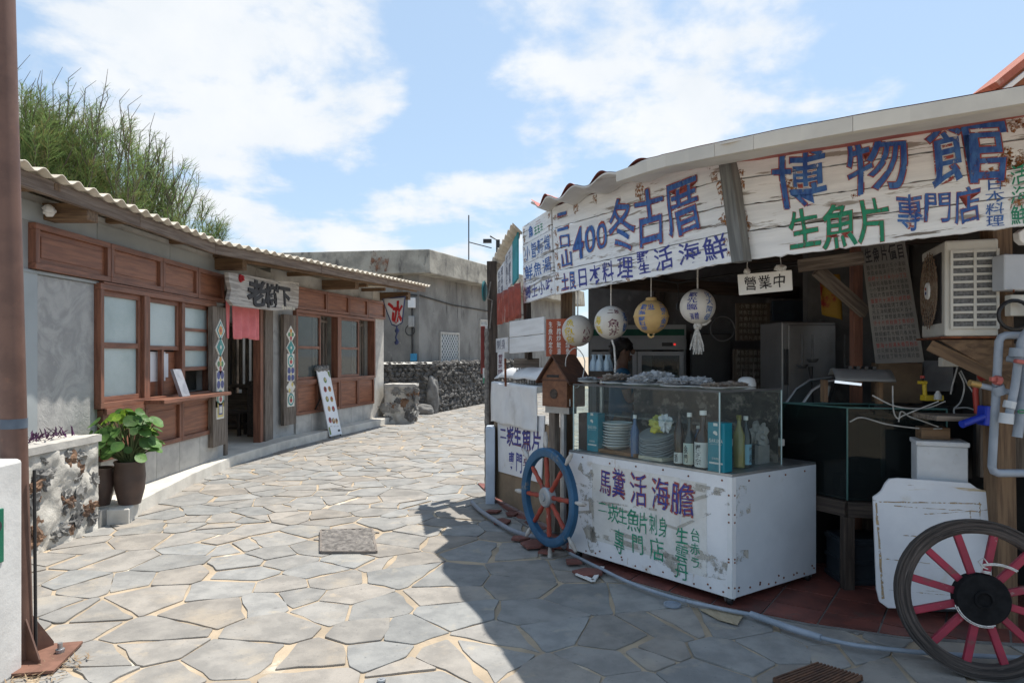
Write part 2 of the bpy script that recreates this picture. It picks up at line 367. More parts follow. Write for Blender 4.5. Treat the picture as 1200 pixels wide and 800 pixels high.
# ------------------------------------------------------------------ ground and flagstones
mortar = mat('sandy_mortar', (.43, .345, .245), (.30, .245, .18), 2.2, .95, .006, 40, spots=[((.60, .54, .44), 1.3, .58, .68), ((.27, .235, .19), 11, .62, .74)])
stone_m = mat('flagstone', (.290, .278, .258), (.215, .208, .196), 5, .9, .006, 26, attr=True, spec=.25, spots=[((.34, .305, .255), 2.1, .54, .74), ((.17, .165, .16), 34, .60, .72), ((.38, .325, .25), 4.5, .58, .76), ((.13, .125, .12), 3.2, .66, .76)])
FL = Plane((-4.17, 0), (-4.17, 10)); FR = Plane((-4.17, 11.8), (-4.17 + .233 * 4, 11.8 + .972 * 4))
def ground_z(x, y): return .004 * noise.noise(V((x * 3, y * 3, 0))) + .0025 * noise.noise(V((x * 17, y * 17, 0)))
g = MB()
def gfn(u, v):
    x = -9 + 17 * u; y = 1.2 + 29 * v; return V((x, y, ground_z(x, y)))
g.grid(gfn, 170, 290)
struct('ground', g, mortar, smooth=180)
t = MB(); t.add([(-400, -200, -.03), (400, -200, -.03), (400, 600, -.03), (-400, 600, -.03)], [(0, 1, 2, 3)])
struct('terrain', t, mortar)
def clip(poly, p, n):
    out = []
    for i, a in enumerate(poly):
        b = poly[(i + 1) % len(poly)]; da = (a - p).dot(n); db = (b - p).dot(n)
        if da <= 0: out.append(a)
        if (da < 0) != (db < 0) and abs(da - db) > 1e-9: out.append(a + (b - a) * (da / (da - db)))
    return out
def stones():
    rg = random.Random(21); sx, sy = .385, .325; pts = {}
    for j in range(0, 94):
        for i in range(-27, 27):
            x = (i + .5 * (j % 2) + rg.uniform(-.42, .42)) * sx; y = 1.7 + (j + rg.uniform(-.42, .42)) * sy
            if rg.random() < .13: continue
            pts[(i, j)] = V((x, y))
    m = MB()
    for (i, j), c in pts.items():
        if not (-4.6 < c.x < 5.2): continue
        poly = [c + V(q) for q in ((-1, -1), (1, -1), (1, 1), (-1, 1))]
        for dj in range(-2, 3):
            for di in range(-2, 3):
                o = pts.get((i + di, j + dj))
                if o is None or o is c: continue
                n = (o - c).normalized(); gap = .004 + .024 * abs(noise.noise(V(((c.x + o.x) * 3.1, (c.y + o.y) * 3.1, 2)))) + (.018 if (int((c.x + o.x) * 37) + int((c.y + o.y) * 41)) % 7 == 0 else 0)
                tilt = noise.noise(V(((c.x + o.x) * 2, (c.y + o.y) * 2, 5))) * .25
                n2 = V((n.x - n.y * tilt, n.y + n.x * tilt)).normalized() if False else n
                poly = clip(poly, (c + o) / 2 - n * gap, n2)
                if len(poly) < 3: break
            if len(poly) < 3: break
        if len(poly) < 3: continue
        ar = abs(sum(poly[k].x * poly[(k + 1) % len(poly)].y - poly[k].y * poly[(k + 1) % len(poly)].x for k in range(len(poly)))) / 2
        if ar < .012: continue
        if rg.random() < .10:      # a stone broken in two
            ang = rg.uniform(0, 3.14); n = V((math.cos(ang), math.sin(ang))); pieces = [clip(poly, c - n * .012, n), clip(poly, c + n * .012, -n)]
        else: pieces = [poly]
        for pl in pieces:
            if len(pl) < 3: continue
            rp = []
            for k, a in enumerate(pl):
                b = pl[(k + 1) % len(pl)]; z = pl[k - 1]; e = (b - a); l = e.length
                t = min(.014, l * .2, (a - z).length * .2) * rg.uniform(.5, 1.4)
                rp.append(a + (z - a).normalized() * t); rp.append(a + e.normalized() * t * .3 + (z - a).normalized() * t * .3); rp.append(a + e.normalized() * t)
                ns = int(l / .11)
                for q in range(1, ns):
                    w = a + e * (q / ns); d = noise.noise(V((w.x * 6, w.y * 6, 1))) * .030
                    rp.append(w + V((e.y, -e.x)).normalized() * d)
            k = 1 + rg.uniform(-.12, .12); warm = rg.uniform(-.05, .05); tint = (k * (1 + warm), k, k * (1 - warm))
            h = .005 + rg.uniform(0, .006); tx, ty = rg.uniform(-.008, .008), rg.uniform(-.008, .008); n = len(rp)
            cc = sum((V((p.x, p.y)) for p in rp), V((0, 0))) / n; off = V((rg.random() * 20, rg.random() * 20, 0))
            top = [V((p.x + (cc.x - p.x) * .008, p.y + (cc.y - p.y) * .008, h + (p.x - c.x) * tx + (p.y - c.y) * ty)) for p in rp]
            mid = [V((p.x, p.y, q.z - .0025)) for p, q in zip(rp, top)]; bot = [V((p.x, p.y, -.02)) for p in rp]
            fs = [list(range(n))] + [(n + a, n + (a + 1) % n, (a + 1) % n, a) for a in range(n)] + [(2 * n + a, 2 * n + (a + 1) % n, n + (a + 1) % n, n + a) for a in range(n)]
            m.add(top + mid + bot, fs, [q + off for q in top + mid + bot], 0, tint)
    o = struct('paving', m, stone_m)
stones()

# porch slab with its kerb edge along the left building
k = MB()
kp = [(-3.62, 6.45), (-3.74, 6.9), (-3.93, 8.4), (-4.02, 9.9), (-3.86, 11.5), (-3.52, 13.2), (-3.02, 15.2), (-2.74, 16.5), (-3.2, 16.6), (-9, 17), (-9, 4.5), (-4.17, 4.5), (-4.17, 6.3)]
k.prism([(x, y, -.06) for x, y in kp], (0, 0, .21))
struct('kerb', k, mat('kerb_concrete', (.62, .59, .53), (.48, .455, .41), 3, .9, .004, 22, spots=[((.34, .32, .29), 5, .62, .76)]), bev=.012)
# red tile floor of the stall, tiles on a grout bed
tile_m = mat('red_floor_tile', (.20, .065, .05), (.12, .045, .038), 5, .55, .0015, 20, attr=True, spots=[((.10, .07, .06), 6, .58, .75)])
grout = mat('grey_grout', (.22, .21, .20), (.15, .145, .14), 9, .95, .004, 40)
fp = [V((-.25, 7.7)), V((-.02, 6.75)), V((.36, 5.75)), V((.62, 5.0)), V((1.27, 4.32)), V((1.75, 4.02)), V((2.2, 3.83)), V((2.9, 3.72)), V((5.2, 3.5)), V((5.2, 9)), (V((.5, 9)))]
f = MB(); f.prism([(p.x, p.y, -.05) for p in fp], (0, 0, .067)); struct('tile_bed', f, grout)
f = MB(); dx = V((.82, -.57)); dy = V((.57, .82)); rg = random.Random(5)
for i in range(-10, 16):
    for j in range(-12, 18):
        c = V((1.3, 5.2)) + dx * (i * .31) + dy * (j * .31)
        if not (-.6 < c.x < 4.6 and 3.4 < c.y < 8.3): continue
        pl = [c + dx * a * .149 + dy * b * .149 for a, b in ((-1, -1), (1, -1), (1, 1), (-1, 1))]
        ok = True
        for a in range(len(fp) - 1):
            e = fp[a + 1] - fp[a]; n = V((-e.y, e.x)).normalized()
            # keep left of each front edge
            if a < 8: pl = clip(pl, fp[a] + V((0, .02)), V((e.y, -e.x)).normalized())
            if len(pl) < 3: ok = False; break
        if not ok: continue
        z = .022 + rg.uniform(0, .003); kk = rg.uniform(.8, 1.2)
        if c.x < .6 and c.y < 6.9 and rg.random() < .25: continue
        f.add([V((p.x, p.y, z)) for p in pl] + [V((p.x, p.y, .0)) for p in pl], [list(range(len(pl)))] + [(len(pl) + a, len(pl) + (a + 1) % len(pl), (a + 1) % len(pl), a) for a in range(len(pl))], None, 0, (kk, kk, kk))
struct('tile_floor', f, tile_m)

# ------------------------------------------------------------------ left timber building
H = thing('timber_shophouse', 'low grey shophouse with red-brown timber windows and corrugated eaves left of the lane', 'building', (-4.17, 9.87, 0))
w = MB()
FL.box(w, 5.2, 6.82, 0, 3.0, -.2, 0); FL.box(w, 6.82, 9.45, 0, 1.12, -.2, 0); FL.box(w, 6.82, 9.45, 2.30, 3.0, -.2, 0); FL.box(w, 9.45, 9.87, 0, 3.0, -.2, 0)
FL.box(w, 9.87, 11.83, 2.5, 3.02, -.2, 0); FL.box(w, 11.60, 11.83, 0, 2.5, -.2, 0)
part('wall', w, conc, H)
w = MB(); FR.box(w, 0, .72, 0, 3.1, -.2, .0); FR.box(w, .72, 4.06, 0, 1.14, -.2, 0); FR.box(w, .72, 4.06, 2.42, 3.1, -.2, 0)
part('wall', w, conc, H)
w = MB(); FR.box(w, 4.06, 4.68, 0, 3.1, -.2, .01); FR.box(w, 4.48, 4.68, 0, 3.1, -3.4, -.2); part('end_wall', w, conc_light, H, bev=.01)
w = MB(); w.box((-6.0, 5.1, 1.5), (3.66, .2, 3)); w.box((-7.8, 8.5, 1.5), (.2, 6.6, 3)); w.box((-6.1, 9.75, 1.5), (3.4, .15, 3)); part('back_wall', w, conc, H)
w = MB(); FL.box(w, 5.98, 6.79, 0.1, 2.30, .0, .012); part('plaster_panel', w, conc2, H)
w = MB(); FL.box(w, 5.2, 5.97, 0.1, 2.31, 0, .02); FL.box(w, 5.2, 9.86, 2.31, 2.335, 0, .03); part('wall_board', w, conc_smooth, H)
w = MB(); FL.box(w, 5.2, 6.84, 2.76, 2.93, 0, .01); FL.box(w, 6.85, 8.3, 2.76, 2.93, 0, .01); FL.box(w, 8.31, 9.86, 2.76, 2.93, 0, .01); part('cladding', w, conc_smooth, H)
# block plinth, with joints
w = MB()
for s0 in (6.86, 7.4, 7.95, 8.5, 9.05):
    FL.box(w, s0, s0 + .543, .15, .525, .0, .035)
    if s0 == 9.05: part('plinth', w, conc_light, H, bev=.005); w = MB()
for s0 in (.75, 1.3, 1.85, 2.4, 2.95, 3.5):
    FR.box(w, s0, s0 + .543, .15, .49, .0, .035)
    if s0 == 3.5: part('plinth', w, conc_light, H, bev=.005); w = MB()
def panel(P, s0, s1, h0, h1, d, fr=.055, deep=.035):
    """a framed timber panel, its field set back"""
    m = MB(); P.box(m, s0, s1, h0, h0 + fr, .0, d); P.box(m, s0, s1, h1 - fr, h1, .0, d); P.box(m, s0, s0 + fr, h0 + fr, h1 - fr, 0, d); P.box(m, s1 - fr, s1, h0 + fr, h1 - fr, 0, d)
    o = part('panel', m, wood_red, H, bev=.004)
    m = MB(); P.box(m, s0 + fr, s1 - fr, h0 + fr, h1 - fr, 0, d - deep); e = .05
    P.box(m, s0 + fr + e, s1 - fr - e, h0 + fr + e, h1 - fr - e, 0, d - deep + .008); f = part('field', m, wood_red2, o, bev=.004)
for a, b in ((5.88, 6.98), (6.99, 8.02), (8.03, 8.93), (8.94, 9.74)): panel(FL, a, b, 2.345, 2.745, .07)
for a, b in ((.72, 1.85), (1.86, 2.80), (2.81, 3.70), (3.71, 4.66)): panel(FR, a, b, 2.45, 2.86, .07)
for a, b in ((6.86, 7.65), (7.66, 8.50), (8.51, 9.42)): panel(FL, a, b, .53, 1.05, .06)
for a, b in ((.72, 1.55), (1.56, 2.40), (2.41, 3.24), (3.25, 4.05)): panel(FR, a, b, .49, 1.10, .06)
frost = mat('frosted_pane', (.46, .54, .54), (.33, .41, .41), 1.3, .16, .0035, 60, (1, 1, .15), spec=.6, ramp=(.3, .7))
darkpane = glass('dark_window_glass', (.55, .62, .62), .10)
lpaper = mat('white_paper', (.72, .73, .75), (.66, .67, .69), 3, .7)
def frame(P, s0, s1, h0, h1, d0, d1, fr, name='window'):
    m = MB(); P.box(m, s0, s1, h0, h0 + fr, d0, d1); P.box(m, s0, s1, h1 - fr, h1, d0, d1); P.box(m, s0, s0 + fr, h0 + fr, h1 - fr, d0, d1); P.box(m, s1 - fr, s1, h0 + fr, h1 - fr, d0, d1)
    return part(name, m, wood_red, H, bev=.004)
def pane(P, s0, s1, h0, h1, d, mt, parent, name='pane'):
    m = MB(); P.box(m, s0, s1, h0, h1, d, d + .008); return part(name, m, mt, parent)
fw = frame(FL, 6.80, 9.47, 1.06, 2.32, -.10, .075, .06, 'window_frame')
m = MB(); FL.box(m, 7.62, 7.74, 1.12, 2.26, -.08, .07); part('mullion', m, wood_red, fw, bev=.004)
m = MB(); FL.box(m, 8.53, 8.61, 1.12, 2.26, -.06, .05); part('mullion', m, wood_red, fw, bev=.004)
wn = frame(FL, 6.86, 7.62, 1.12, 2.26, -.03, .03, .055); pane(FL, 6.915, 7.565, 1.73, 2.205, -.005, frost, wn); pane(FL, 6.915, 7.565, 1.175, 1.67, -.005, frost, wn)
m = MB(); FL.box(m, 6.915, 7.565, 1.67, 1.73, -.028, .028); part('rail', m, wood_red, wn)
wn = frame(FL, 7.74, 8.53, 1.66, 2.26, -.05, .01, .05); pane(FL, 7.79, 8.48, 1.71, 2.21, -.025, frost, wn)
m = MB(); FL.box(m, 7.74, 8.53, 1.10, 1.64, -.055, -.048); part('board', m, wood_red2, H)
m = MB(); FL.box(m, 8.07, 8.12, 1.12, 1.66, -.02, .03); part('post', m, wood_red, fw)
m = MB(); FL.box(m, 7.77, 8.30, 1.29, 1.64, -.046, -.043); FL.box(m, 8.10, 8.36, 1.33, 1.62, -.042, -.040); single('paper_notice', m, lpaper, 'white paper notice taped inside the serving hatch above the shelf', 'notice')
wn = frame(FL, 8.61, 9.41, 1.40, 2.26, -.05, .01, .05); pane(FL, 8.66, 9.36, 1.72, 2.21, -.025, frost, wn); pane(FL, 8.66, 9.36, 1.45, 1.66, -.025, frost, wn)
m = MB(); FL.box(m, 8.66, 9.36, 1.66, 1.72, -.045, .005); FL.box(m, 8.66, 9.36, 1.91, 1.95, -.045, .005); part('rail', m, wood_red, wn)
m = MB(); FL.box(m, 7.60, 9.42, 1.055, 1.10, .07, .30); part('counter_shelf', m, wood_red, H, bev=.006)
m = MB(); FL.box(m, 6.84, 9.44, 2.32, 2.335, .0, .085); FL.box(m, 6.86, 7.55, 1.0, 1.06, .075, .10); part('drip_rail', m, wood_red, H)
# interior darkness behind the hatch comes from a closed room; right half windows
fw = frame(FR, .70, 4.08, 1.08, 2.44, -.10, .075, .06, 'window_frame')
m = MB(); FR.box(m, 2.28, 2.44, 1.14, 2.38, -.08, .07); part('mullion', m, wood_red, fw, bev=.004)
for s0 in (.76, 2.44):
    wn = frame(FR, s0, s0 + .92, 1.14, 2.38, -.04, .02, .05); m = MB(); FR.box(m, s0 + .05, s0 + .87, 1.72, 1.77, -.035, .015); part('rail', m, wood_red, wn)
    pane(FR, s0 + .05, s0 + .87, 1.77, 2.33, -.015, darkpane, wn); pane(FR, s0 + .05, s0 + .87, 1.19, 1.72, -.015, darkpane, wn)
    m = MB()
    for q in range(5): FR.box(m, s0 + .98 + q * .13, s0 + 1.03 + q * .13, 1.14, 2.38, -.22, -.19)
    FR.box(m, s0 + .94, s0 + 1.54, 2.26, 2.32, -.19, -.17); part('lattice', m, wood_grey, H)
m = MB(); FR.box(m, .2, 4.4, .15, 1.14, -.6, -.21); part('window_seat', m, wood_dark, H)
m = MB(); FR.box(m, .2, 2.2, .15, 2.2, -2.3, -2.24); FR.box(m, 3.0, 4.5, .15, 2.9, -2.3, -2.24); part('partition', m, wood_dark, H)
# doorway: grey posts, red jamb, lattice screen inside
m = MB(); FL.box(m, 11.46, 11.84, .15, 2.5, -.14, .03); FL.box(m, 9.86, 9.95, .15, 2.5, -.2, .03); FL.box(m, 9.86, 11.84, 2.44, 2.52, -.14, .04); part('door_frame', m, wood_grey, H, bev=.006)
m = MB(); FL.box(m, 11.32, 11.45, .15, 2.44, -.12, .0); part('door_jamb', m, wood_red, H)
m = MB()
for q in range(18): m.box((-6.45 + q * .125, 13.4, 1.58), (.06, .05, 1.3))
m.box((-5.4, 13.4, .5), (2.3, .06, .72)); m.box((-5.4, 13.38, 1.0), (2.3, .09, .07)); m.box((-5.4, 13.38, 2.2), (2.3, .09, .08))
for q in range(10): m.box((-6.4 + q * .23, 13.4, .92), (.09, .05, .13))
part('lattice_screen', m, wood_grey, H)
m = MB(); m.box((-5.1, 12.4, .58), (1.7, .38, .05)); [m.box((x, 12.4 + y, .35), (.06, .06, .41)) for x in (-5.8, -4.9, -4.35) for y in (-.15, .15)]; m.box((-5.1, 12.4, .36), (1.6, .04, .05))
single('bench', m, wood_dark, 'dark wooden bench inside the doorway behind the pink curtain', 'bench')
# eaves: fascia, rafters, corrugated roof
EV = [V((-3.735, 5.12, 0)), V((-3.70, 8.58, 0)), V((-2.0, 16.35, 0))]; EH = [2.90, 2.87, 3.10]
def ev(t):                                   # t in metres along the eave
    l1 = (EV[1] - EV[0]).length; l2 = (EV[2] - EV[1]).length
    if t < l1: a = t / l1; return EV[0].lerp(EV[1], a), EH[0] + (EH[1] - EH[0]) * a
    a = (t - l1) / l2; return EV[1].lerp(EV[2], a), EH[1] + (EH[2] - EH[1]) * a
ELEN = (EV[1] - EV[0]).length + (EV[2] - EV[1]).length
m = MB()
for i, (a, b) in enumerate(((0, 1.75), (1.756, 3.45), (3.46, 6.2), (6.21, 9.0), (9.01, ELEN - .12))):
    p, h = ev(a); q, h2 = ev(b); m.beam(p + V((-.05, 0, h + .065)), q + V((-.05, 0, h2 + .065)), .05, .125)
part('fascia', m, fascia_m, H, bev=.004)
rl = MB()
def rfn(u, v):
    t = u * ELEN; p, h = ev(t); back = EV[0].lerp(V((-8.3, 5.1, 0)), 1); bl = V((-8.3, 5.1, 0)).lerp(V((-8.3, 11.0, 0)), min(u / .45, 1)) if u < .45 else V((-8.3, 11.0, 0)).lerp(V((-4.3, 17.3, 0)), (u - .45) / .55)
    q = p.lerp(bl, v); dist = (q - p).length
    sag = .012 * noise.noise(V((t * .8, 3, 0)))
    return V((q.x + .05 * (1 - v), q.y, h + .155 + dist * .03 + sag + .024 * math.sin(t * 2 * math.pi / .21)))
rl.grid(rfn, 460, 6)
ro = part('roof', rl, corr_m, H, smooth=180); sm = ro.modifiers.new('thickness', 'SOLIDIFY'); sm.thickness = .008
for s0, P in ((6.06, FL), (9.55, FL), (1.75, FR), (4.45, FR)):
    ext = .40 if P is FL else .72
    m = MB(); P.box(m, s0, s0 + .16, 2.80 if P is FL else 2.90, 2.95 if P is FL else 3.08, -.2, ext); part('rafter', m, wood_brown, H, bev=.006)
for s0 in (5.6, 7.0, 8.3): m = MB(); FL.box(m, s0, s0 + .07, 2.955, 3.01, -.2, .42); part('rafter', m, wood_brown, H)
for s0 in (.5, 2.6, 3.5): m = MB(); FR.box(m, s0, s0 + .07, 3.02, 3.09, -.2, .55); part('rafter', m, wood_brown, H)
m = MB(); m.tube([FR.p(-2.4, 2.98, .5), FR.p(4.62, 3.11, .86)], .028); part('purlin', m, wood_brown, H)

# driftwood name board over the doorway
drift = mat('driftwood', (.54, .51, .47), (.32, .295, .27), 4, .9, .012, 14, (.35, 6, 6), ramp=(.38, .60), dist=.6, spots=[((.06, .05, .045), 7, .60, .68, (.3, 6, 6))])
A0, B0 = V((-3.93, 9.32, 0)), V((-3.80, 12.0, 0)); SGN = Plane(A0, B0)
top = [(0, 2.73), (.25, 2.745), (.6, 2.76), (1.1, 2.775), (1.7, 2.80), (2.2, 2.845), (2.68, 2.87)]; bot = [(2.62, 2.42), (2.66, 2.52), (2.3, 2.38), (1.6, 2.31), (1.0, 2.30), (.5, 2.29), (.15, 2.29), (.02, 2.36), (.09, 2.5), (.03, 2.6)]
m = MB(); pl = top + [bot[1], bot[0]] + bot[2:]
m.prism([SGN.p(s, h, 0) for s, h in pl], SGN.n * .06, gs=[V((s, h, 0)) for s, h in pl])
o = single('driftwood_name_board', m, drift, 'weathered driftwood board with black characters hung above the pink curtain', 'shop sign', bev=.006)
m = MB(); q = lambda u, v, d: SGN.p(u * 2.68, 2.76 + .04 * u - v * .45, .06 + d)
put(m, '老', q, .22, .10, .46, .98, .018, .035); put(m, '樹', q, .44, .13, .66, .96, .018, .03); put(m, '下', q, .65, .12, .84, .82, .018, .035)
m2 = MB(); m2.v, m2.f, m2.g, m2.mi, m2.t = list(m.v), m.f, m.g, m.mi, m.t
oo = part('lettering', m, ink, o); sd = oo.modifiers.new('relief', 'SOLIDIFY'); sd.thickness = .018
m = MB(); row(m, 'SINKA', q, .70, .78, .93, .97, .004, .02); part('lettering', m, mat('cream_paint', (.7, .66, .55), (.6, .55, .45)), o, label='small cream letters')
m = MB(); m.blob(q(.13, .17, .01), .05, 2, .3); part('red_mark', m, mat('red_mark', (.4, .02, .03), (.25, .02, .02)), o)

# pink door curtain
cloth = mat('pink_cloth', (.72, .21, .22), (.60, .16, .17), 3, .85, .001, 90)
m = MB()
for a, b in ((9.78, 9.98), (10.0, 11.10)):
    m.grid(lambda u, v, a=a, b=b: FL.p(a + (b - a) * u, 2.45 - v * (.60 + .012 * math.sin(u * 9)), .055 + (.012 + .02 * v) * math.sin(u * (b - a) * 22 + 1)), 40, 14, gc=lambda u, v: V((u, v, 0)))
o = single('door_curtain', m, cloth, 'short pink split curtain hanging in the shop doorway', 'curtain', smooth=180); sd = o.modifiers.new('thickness', 'SOLIDIFY'); sd.thickness = .003

# tile-decorated planks each side of the door
tcol = {'w': mat('tile_white', (.68, .66, .60), (.6, .58, .52), rough=.3), 't': mat('tile_teal', (.02, .27, .26), (.02, .2, .2), rough=.3), 'o': mat('tile_orange', (.6, .25, .03), (.5, .2, .03), rough=.3), 'b': mat('tile_blue', (.02, .05, .25), (.02, .04, .18), rough=.3),
        'r': mat('tile_red', (.42, .05, .06), (.3, .04, .05), rough=.3), 'g': mat('tile_green', (.06, .24, .10), (.05, .18, .08), rough=.3), 'y': mat('tile_yellow', (.62, .50, .16), (.5, .4, .12), rough=.3)}
tm = list(tcol.values()); ti = {k: i for i, k in enumerate(tcol)}
def ngon(m, q, cx, cy, rx, ry, n, rot, d, mi):
    pts = [q(cx + rx * math.cos(rot + 2 * math.pi * i / n), cy + ry * math.sin(rot + 2 * math.pi * i / n), d) for i in range(n)]
    c = q(cx, cy, d); m.add([c] + pts, [(0, 1 + i, 1 + (i + 1) % n) for i in range(n)], None, mi)
def tile(m, q, cy, rx, ry, kind):
    D = math.pi / 2; b = .003
    bx = [q(.5 + rx * x, cy + ry * y, 0) for x, y in (((0, -1), (1, 0), (0, 1), (-1, 0)) if kind in 'odft*' else ((-.8, -.8), (.8, -.8), (.8, .8), (-.8, .8)))]
    ex = (q(.5, cy, .012) - q(.5, cy, 0))
    base = {'o': 't', 'd': 't', 'f': 'g', 'b': 'w', 'k': 'w', 't': 't', 'q': 'w', 'c': 'w', '*': 't'}[kind]
    m.prism(bx, ex, ti['w'])
    if kind in 'od':
        ngon(m, q, .5, cy, rx * .82, ry * .82, 4, 0, .014, ti['t']); ngon(m, q, .5, cy, rx * .62, ry * .62, 4, 0, .0155, ti['w' if kind == 'o' else 't']); ngon(m, q, .5, cy, rx * .42, ry * .42, 8, 0, .017, ti['o' if kind == 'o' else 't']); ngon(m, q, .5, cy, rx * .18, ry * .18, 8, 0, .0185, ti['r' if kind == 'o' else 'w'])
    if kind == 'f':
        for a, c in ((0, 'g'), (1.57, 'r'), (3.14, 'g'), (4.71, 'o')): ngon(m, q, .5 + rx * .4 * math.cos(a), cy + ry * .4 * math.sin(a), rx * .26, ry * .26, 8, 0, .014, ti[c])
        ngon(m, q, .5, cy, rx * .2, ry * .2, 8, 0, .0155, ti['y'])
    if kind == 'b':
        for x in (-1, 1):
            for y in (-1, 1): ngon(m, q, .5 + x * rx * .4, cy + y * ry * .4, rx * .36, ry * .36, 10, 0, .014, ti['b'])
        ngon(m, q, .5, cy, rx * .14, ry * .14, 8, 0, .0155, ti['y'])
    if kind == '*':
        for a in range(4): ngon(m, q, .5 + rx * .45 * math.cos(a * D + D / 2), cy + ry * .45 * math.sin(a * D + D / 2), rx * .3, ry * .3, 4, 0, .014, ti['y' if a % 2 else 'w'])
    if kind == 'c':
        ngon(m, q, .5, cy, rx * .7, ry * .7, 14, 0, .014, ti['t']); ngon(m, q, .5, cy, rx * .5, ry * .5, 14, 0, .0155, ti['w']); ngon(m, q, .5, cy + ry * .1, rx * .3, ry * .25, 10, 0, .017, ti['r']); ngon(m, q, .5, cy - ry * .25, rx * .2, ry * .18, 10, 0, .0175, ti['g'])
    if kind == 'q':
        ngon(m, q, .5, cy, rx * .9, ry * .9, 4, D / 2, .014, ti['y']); ngon(m, q, .5, cy, rx * .6, ry * .6, 4, D / 2, .0155, ti['b']); ngon(m, q, .5, cy, rx * .42, ry * .42, 4, D / 2, .017, ti['w'])
def tplank(P, s0, s1, h0, h1, d, ys, kinds, label):
    m = MB(); P.box(m, s0, s1, h0, h1, d, d + .07)
    o = single('plank', m, wood_grey, label, 'plank', 'tile-decorated planks beside the doorway', bev=.006)
    qq = lambda u, v, e: P.p(s0 + (s1 - s0) * u, h1 - (h1 - h0) * v, d + .07 + e)
    r = .095; 
    for y, kd in zip(ys, kinds):
        m = MB(); tile(m, qq, y, .36, .082 * (1.93 / (h1 - h0)) , kd); part('tile', m, tm, o)
tplank(FL, 9.28, 9.70, .34, 2.27, .035, (.17, .29, .41, .525, .655, .74), 'odfbcq', 'grey plank with six painted tiles on the left of the doorway')
tplank(FR, .22, .62, .36, 2.32, .05, (.18, .30, .42, .54, .66, .77), 'fdcb*c', 'grey plank with six painted tiles on the right of the doorway')

# ------------------------------------------------------------------ back of the lane: old concrete house, rubble wall
Q0 = V((-2.725, 20.0, 0)); CR = Plane(Q0, Q0 + V((.405, .914, 0)) * 5); CL = Plane(Q0, Q0 + V((-.985, .17, 0)) * 5)
B = thing('concrete_house', 'old grey concrete house with flat stained roof slab beyond the rubble wall', 'building', Q0)
m = MB(); ft = [Q0, CR.p(14, 0), CR.p(14, 0) + V((-5, 2, 0)), CL.p(7, 0) + V((2.5, 6, 0)), CL.p(7, 0)]; m.prism(ft, (0, 0, 3.97)); part('wall', m, conc_old, B)
m = MB(); ft = [Q0 + V((.36, -.42, 3.95)), CR.p(14.3, 3.95, .5), CR.p(14.3, 3.95) + V((-5.5, 2.4, 0)), CL.p(7.4, 3.95) + V((2.4, 6.4, 0)), CL.p(7.4, 3.95, .5)]
up = [p + V((0, 0, .70)) for p in ft]; c0 = sum(ft, V()) / 5; up = [p + (V((c0.x, c0.y, p.z)) - p).normalized() * .06 for p in up]
m.add(ft + up, [(4, 3, 2, 1, 0), (5, 6, 7, 8, 9)] + [(i, (i + 1) % 5, 5 + (i + 1) % 5, 5 + i) for i in range(5)]); part('roof_slab', m, slab_m, B, bev=.03)
rb = mat('exposed_rust', (.20, .085, .045), (.10, .05, .03), 9, .95, .01, 12, alpha=(3.2, .43, .56, (1, 1, .7)))
m = MB(); P2 = Plane(CL.p(0, 0, .47), CL.p(5, 0, .47)); q = lambda u, v: P2.p(.68 + .55 * u + .12 * v, 4.62 - .62 * v, .02 + .03 * v); m.grid(q, 4, 6); part('spalled_patch', m, rb, B)
def barred(P, x0, y0, x1, y1, nm):
    s0, h1 = P.px(x0, y0); s1, h0 = P.px(x1, y1); h0 = 1.2
    m = MB(); f = .06; P.box(m, s0 - f, s0, h0, h1, -.05, .05); P.box(m, s1, s1 + f, h0, h1, -.05, .05); P.box(m, s0 - f, s1 + f, h1, h1 + f, -.05, .05); fr = part('window', m, conc_light, B)
    m = MB(); P.box(m, s0, s1, h0, h1, .0, .012); part('pane', m, mat('dusty_pane', (.20, .23, .24), (.14, .16, .17), 2, .4), fr)
    m = MB(); n = 7; h = h1 - h0; w = s1 - s0
    for i in range(-n, n + 1):
        for sg in (1, -1):
            a = (i / n * w, 0) if sg == 1 else (i / n * w + w, 0); pts = [(a[0] + sg * t * w * .9, t * h) for t in (0, 1)]
            (xa, ya), (xb, yb) = pts; lo, hi = 0., 1.
            if xb != xa:
                t0, t1 = sorted(((0 - xa) / (xb - xa), (w - xa) / (xb - xa))); lo, hi = max(lo, t0), min(hi, t1)
            if hi - lo < .05: continue
            m.beam(P.p(s0 + xa + (xb - xa) * lo, h0 + (yb - ya) * lo, .03), P.p(s0 + xa + (xb - xa) * hi, h0 + (yb - ya) * hi, .03), .012, .012)
    part('grille', m, steel_w, fr)
barred(CR, 516, 391, 536, 424, 'w'); barred(CR, 562.5, 376, 573, 424, 'w')
conc_line = mat('cable_black', (.03, .03, .03), (.05, .05, .05))
m = MB(); m.tube([CL.p(.05, 3.35, .03), CL.p(.9, 3.42, .03), CL.p(2.0, 3.38, .03)], .02, 6); m.tube([CR.p(0, 3.35, .03), CR.p(2, 3.2, .03), CR.p(5, 3.15, .03), CR.p(8, 3.2, .03)], .02, 6); part('cable', m, conc_line, B)
mb0 = thing('electricity_meter', 'grey electricity meter boxes with a looped black cable on the concrete house', 'meter', CL.p(.25, 1.4, .1))
s0, h0 = CL.px(483.5, 356); m = MB(); CL.box(m, s0 - .1, s0 + .1, h0 - .12, h0 + .17, 0, .14); part('cover', m, steel_w, mb0, bev=.01)
m = MB(); CL.box(m, s0 - .08, s0 + .09, h0 - .68, h0 - .36, 0, .12); part('fuse_box', m, steel, mb0, bev=.01)
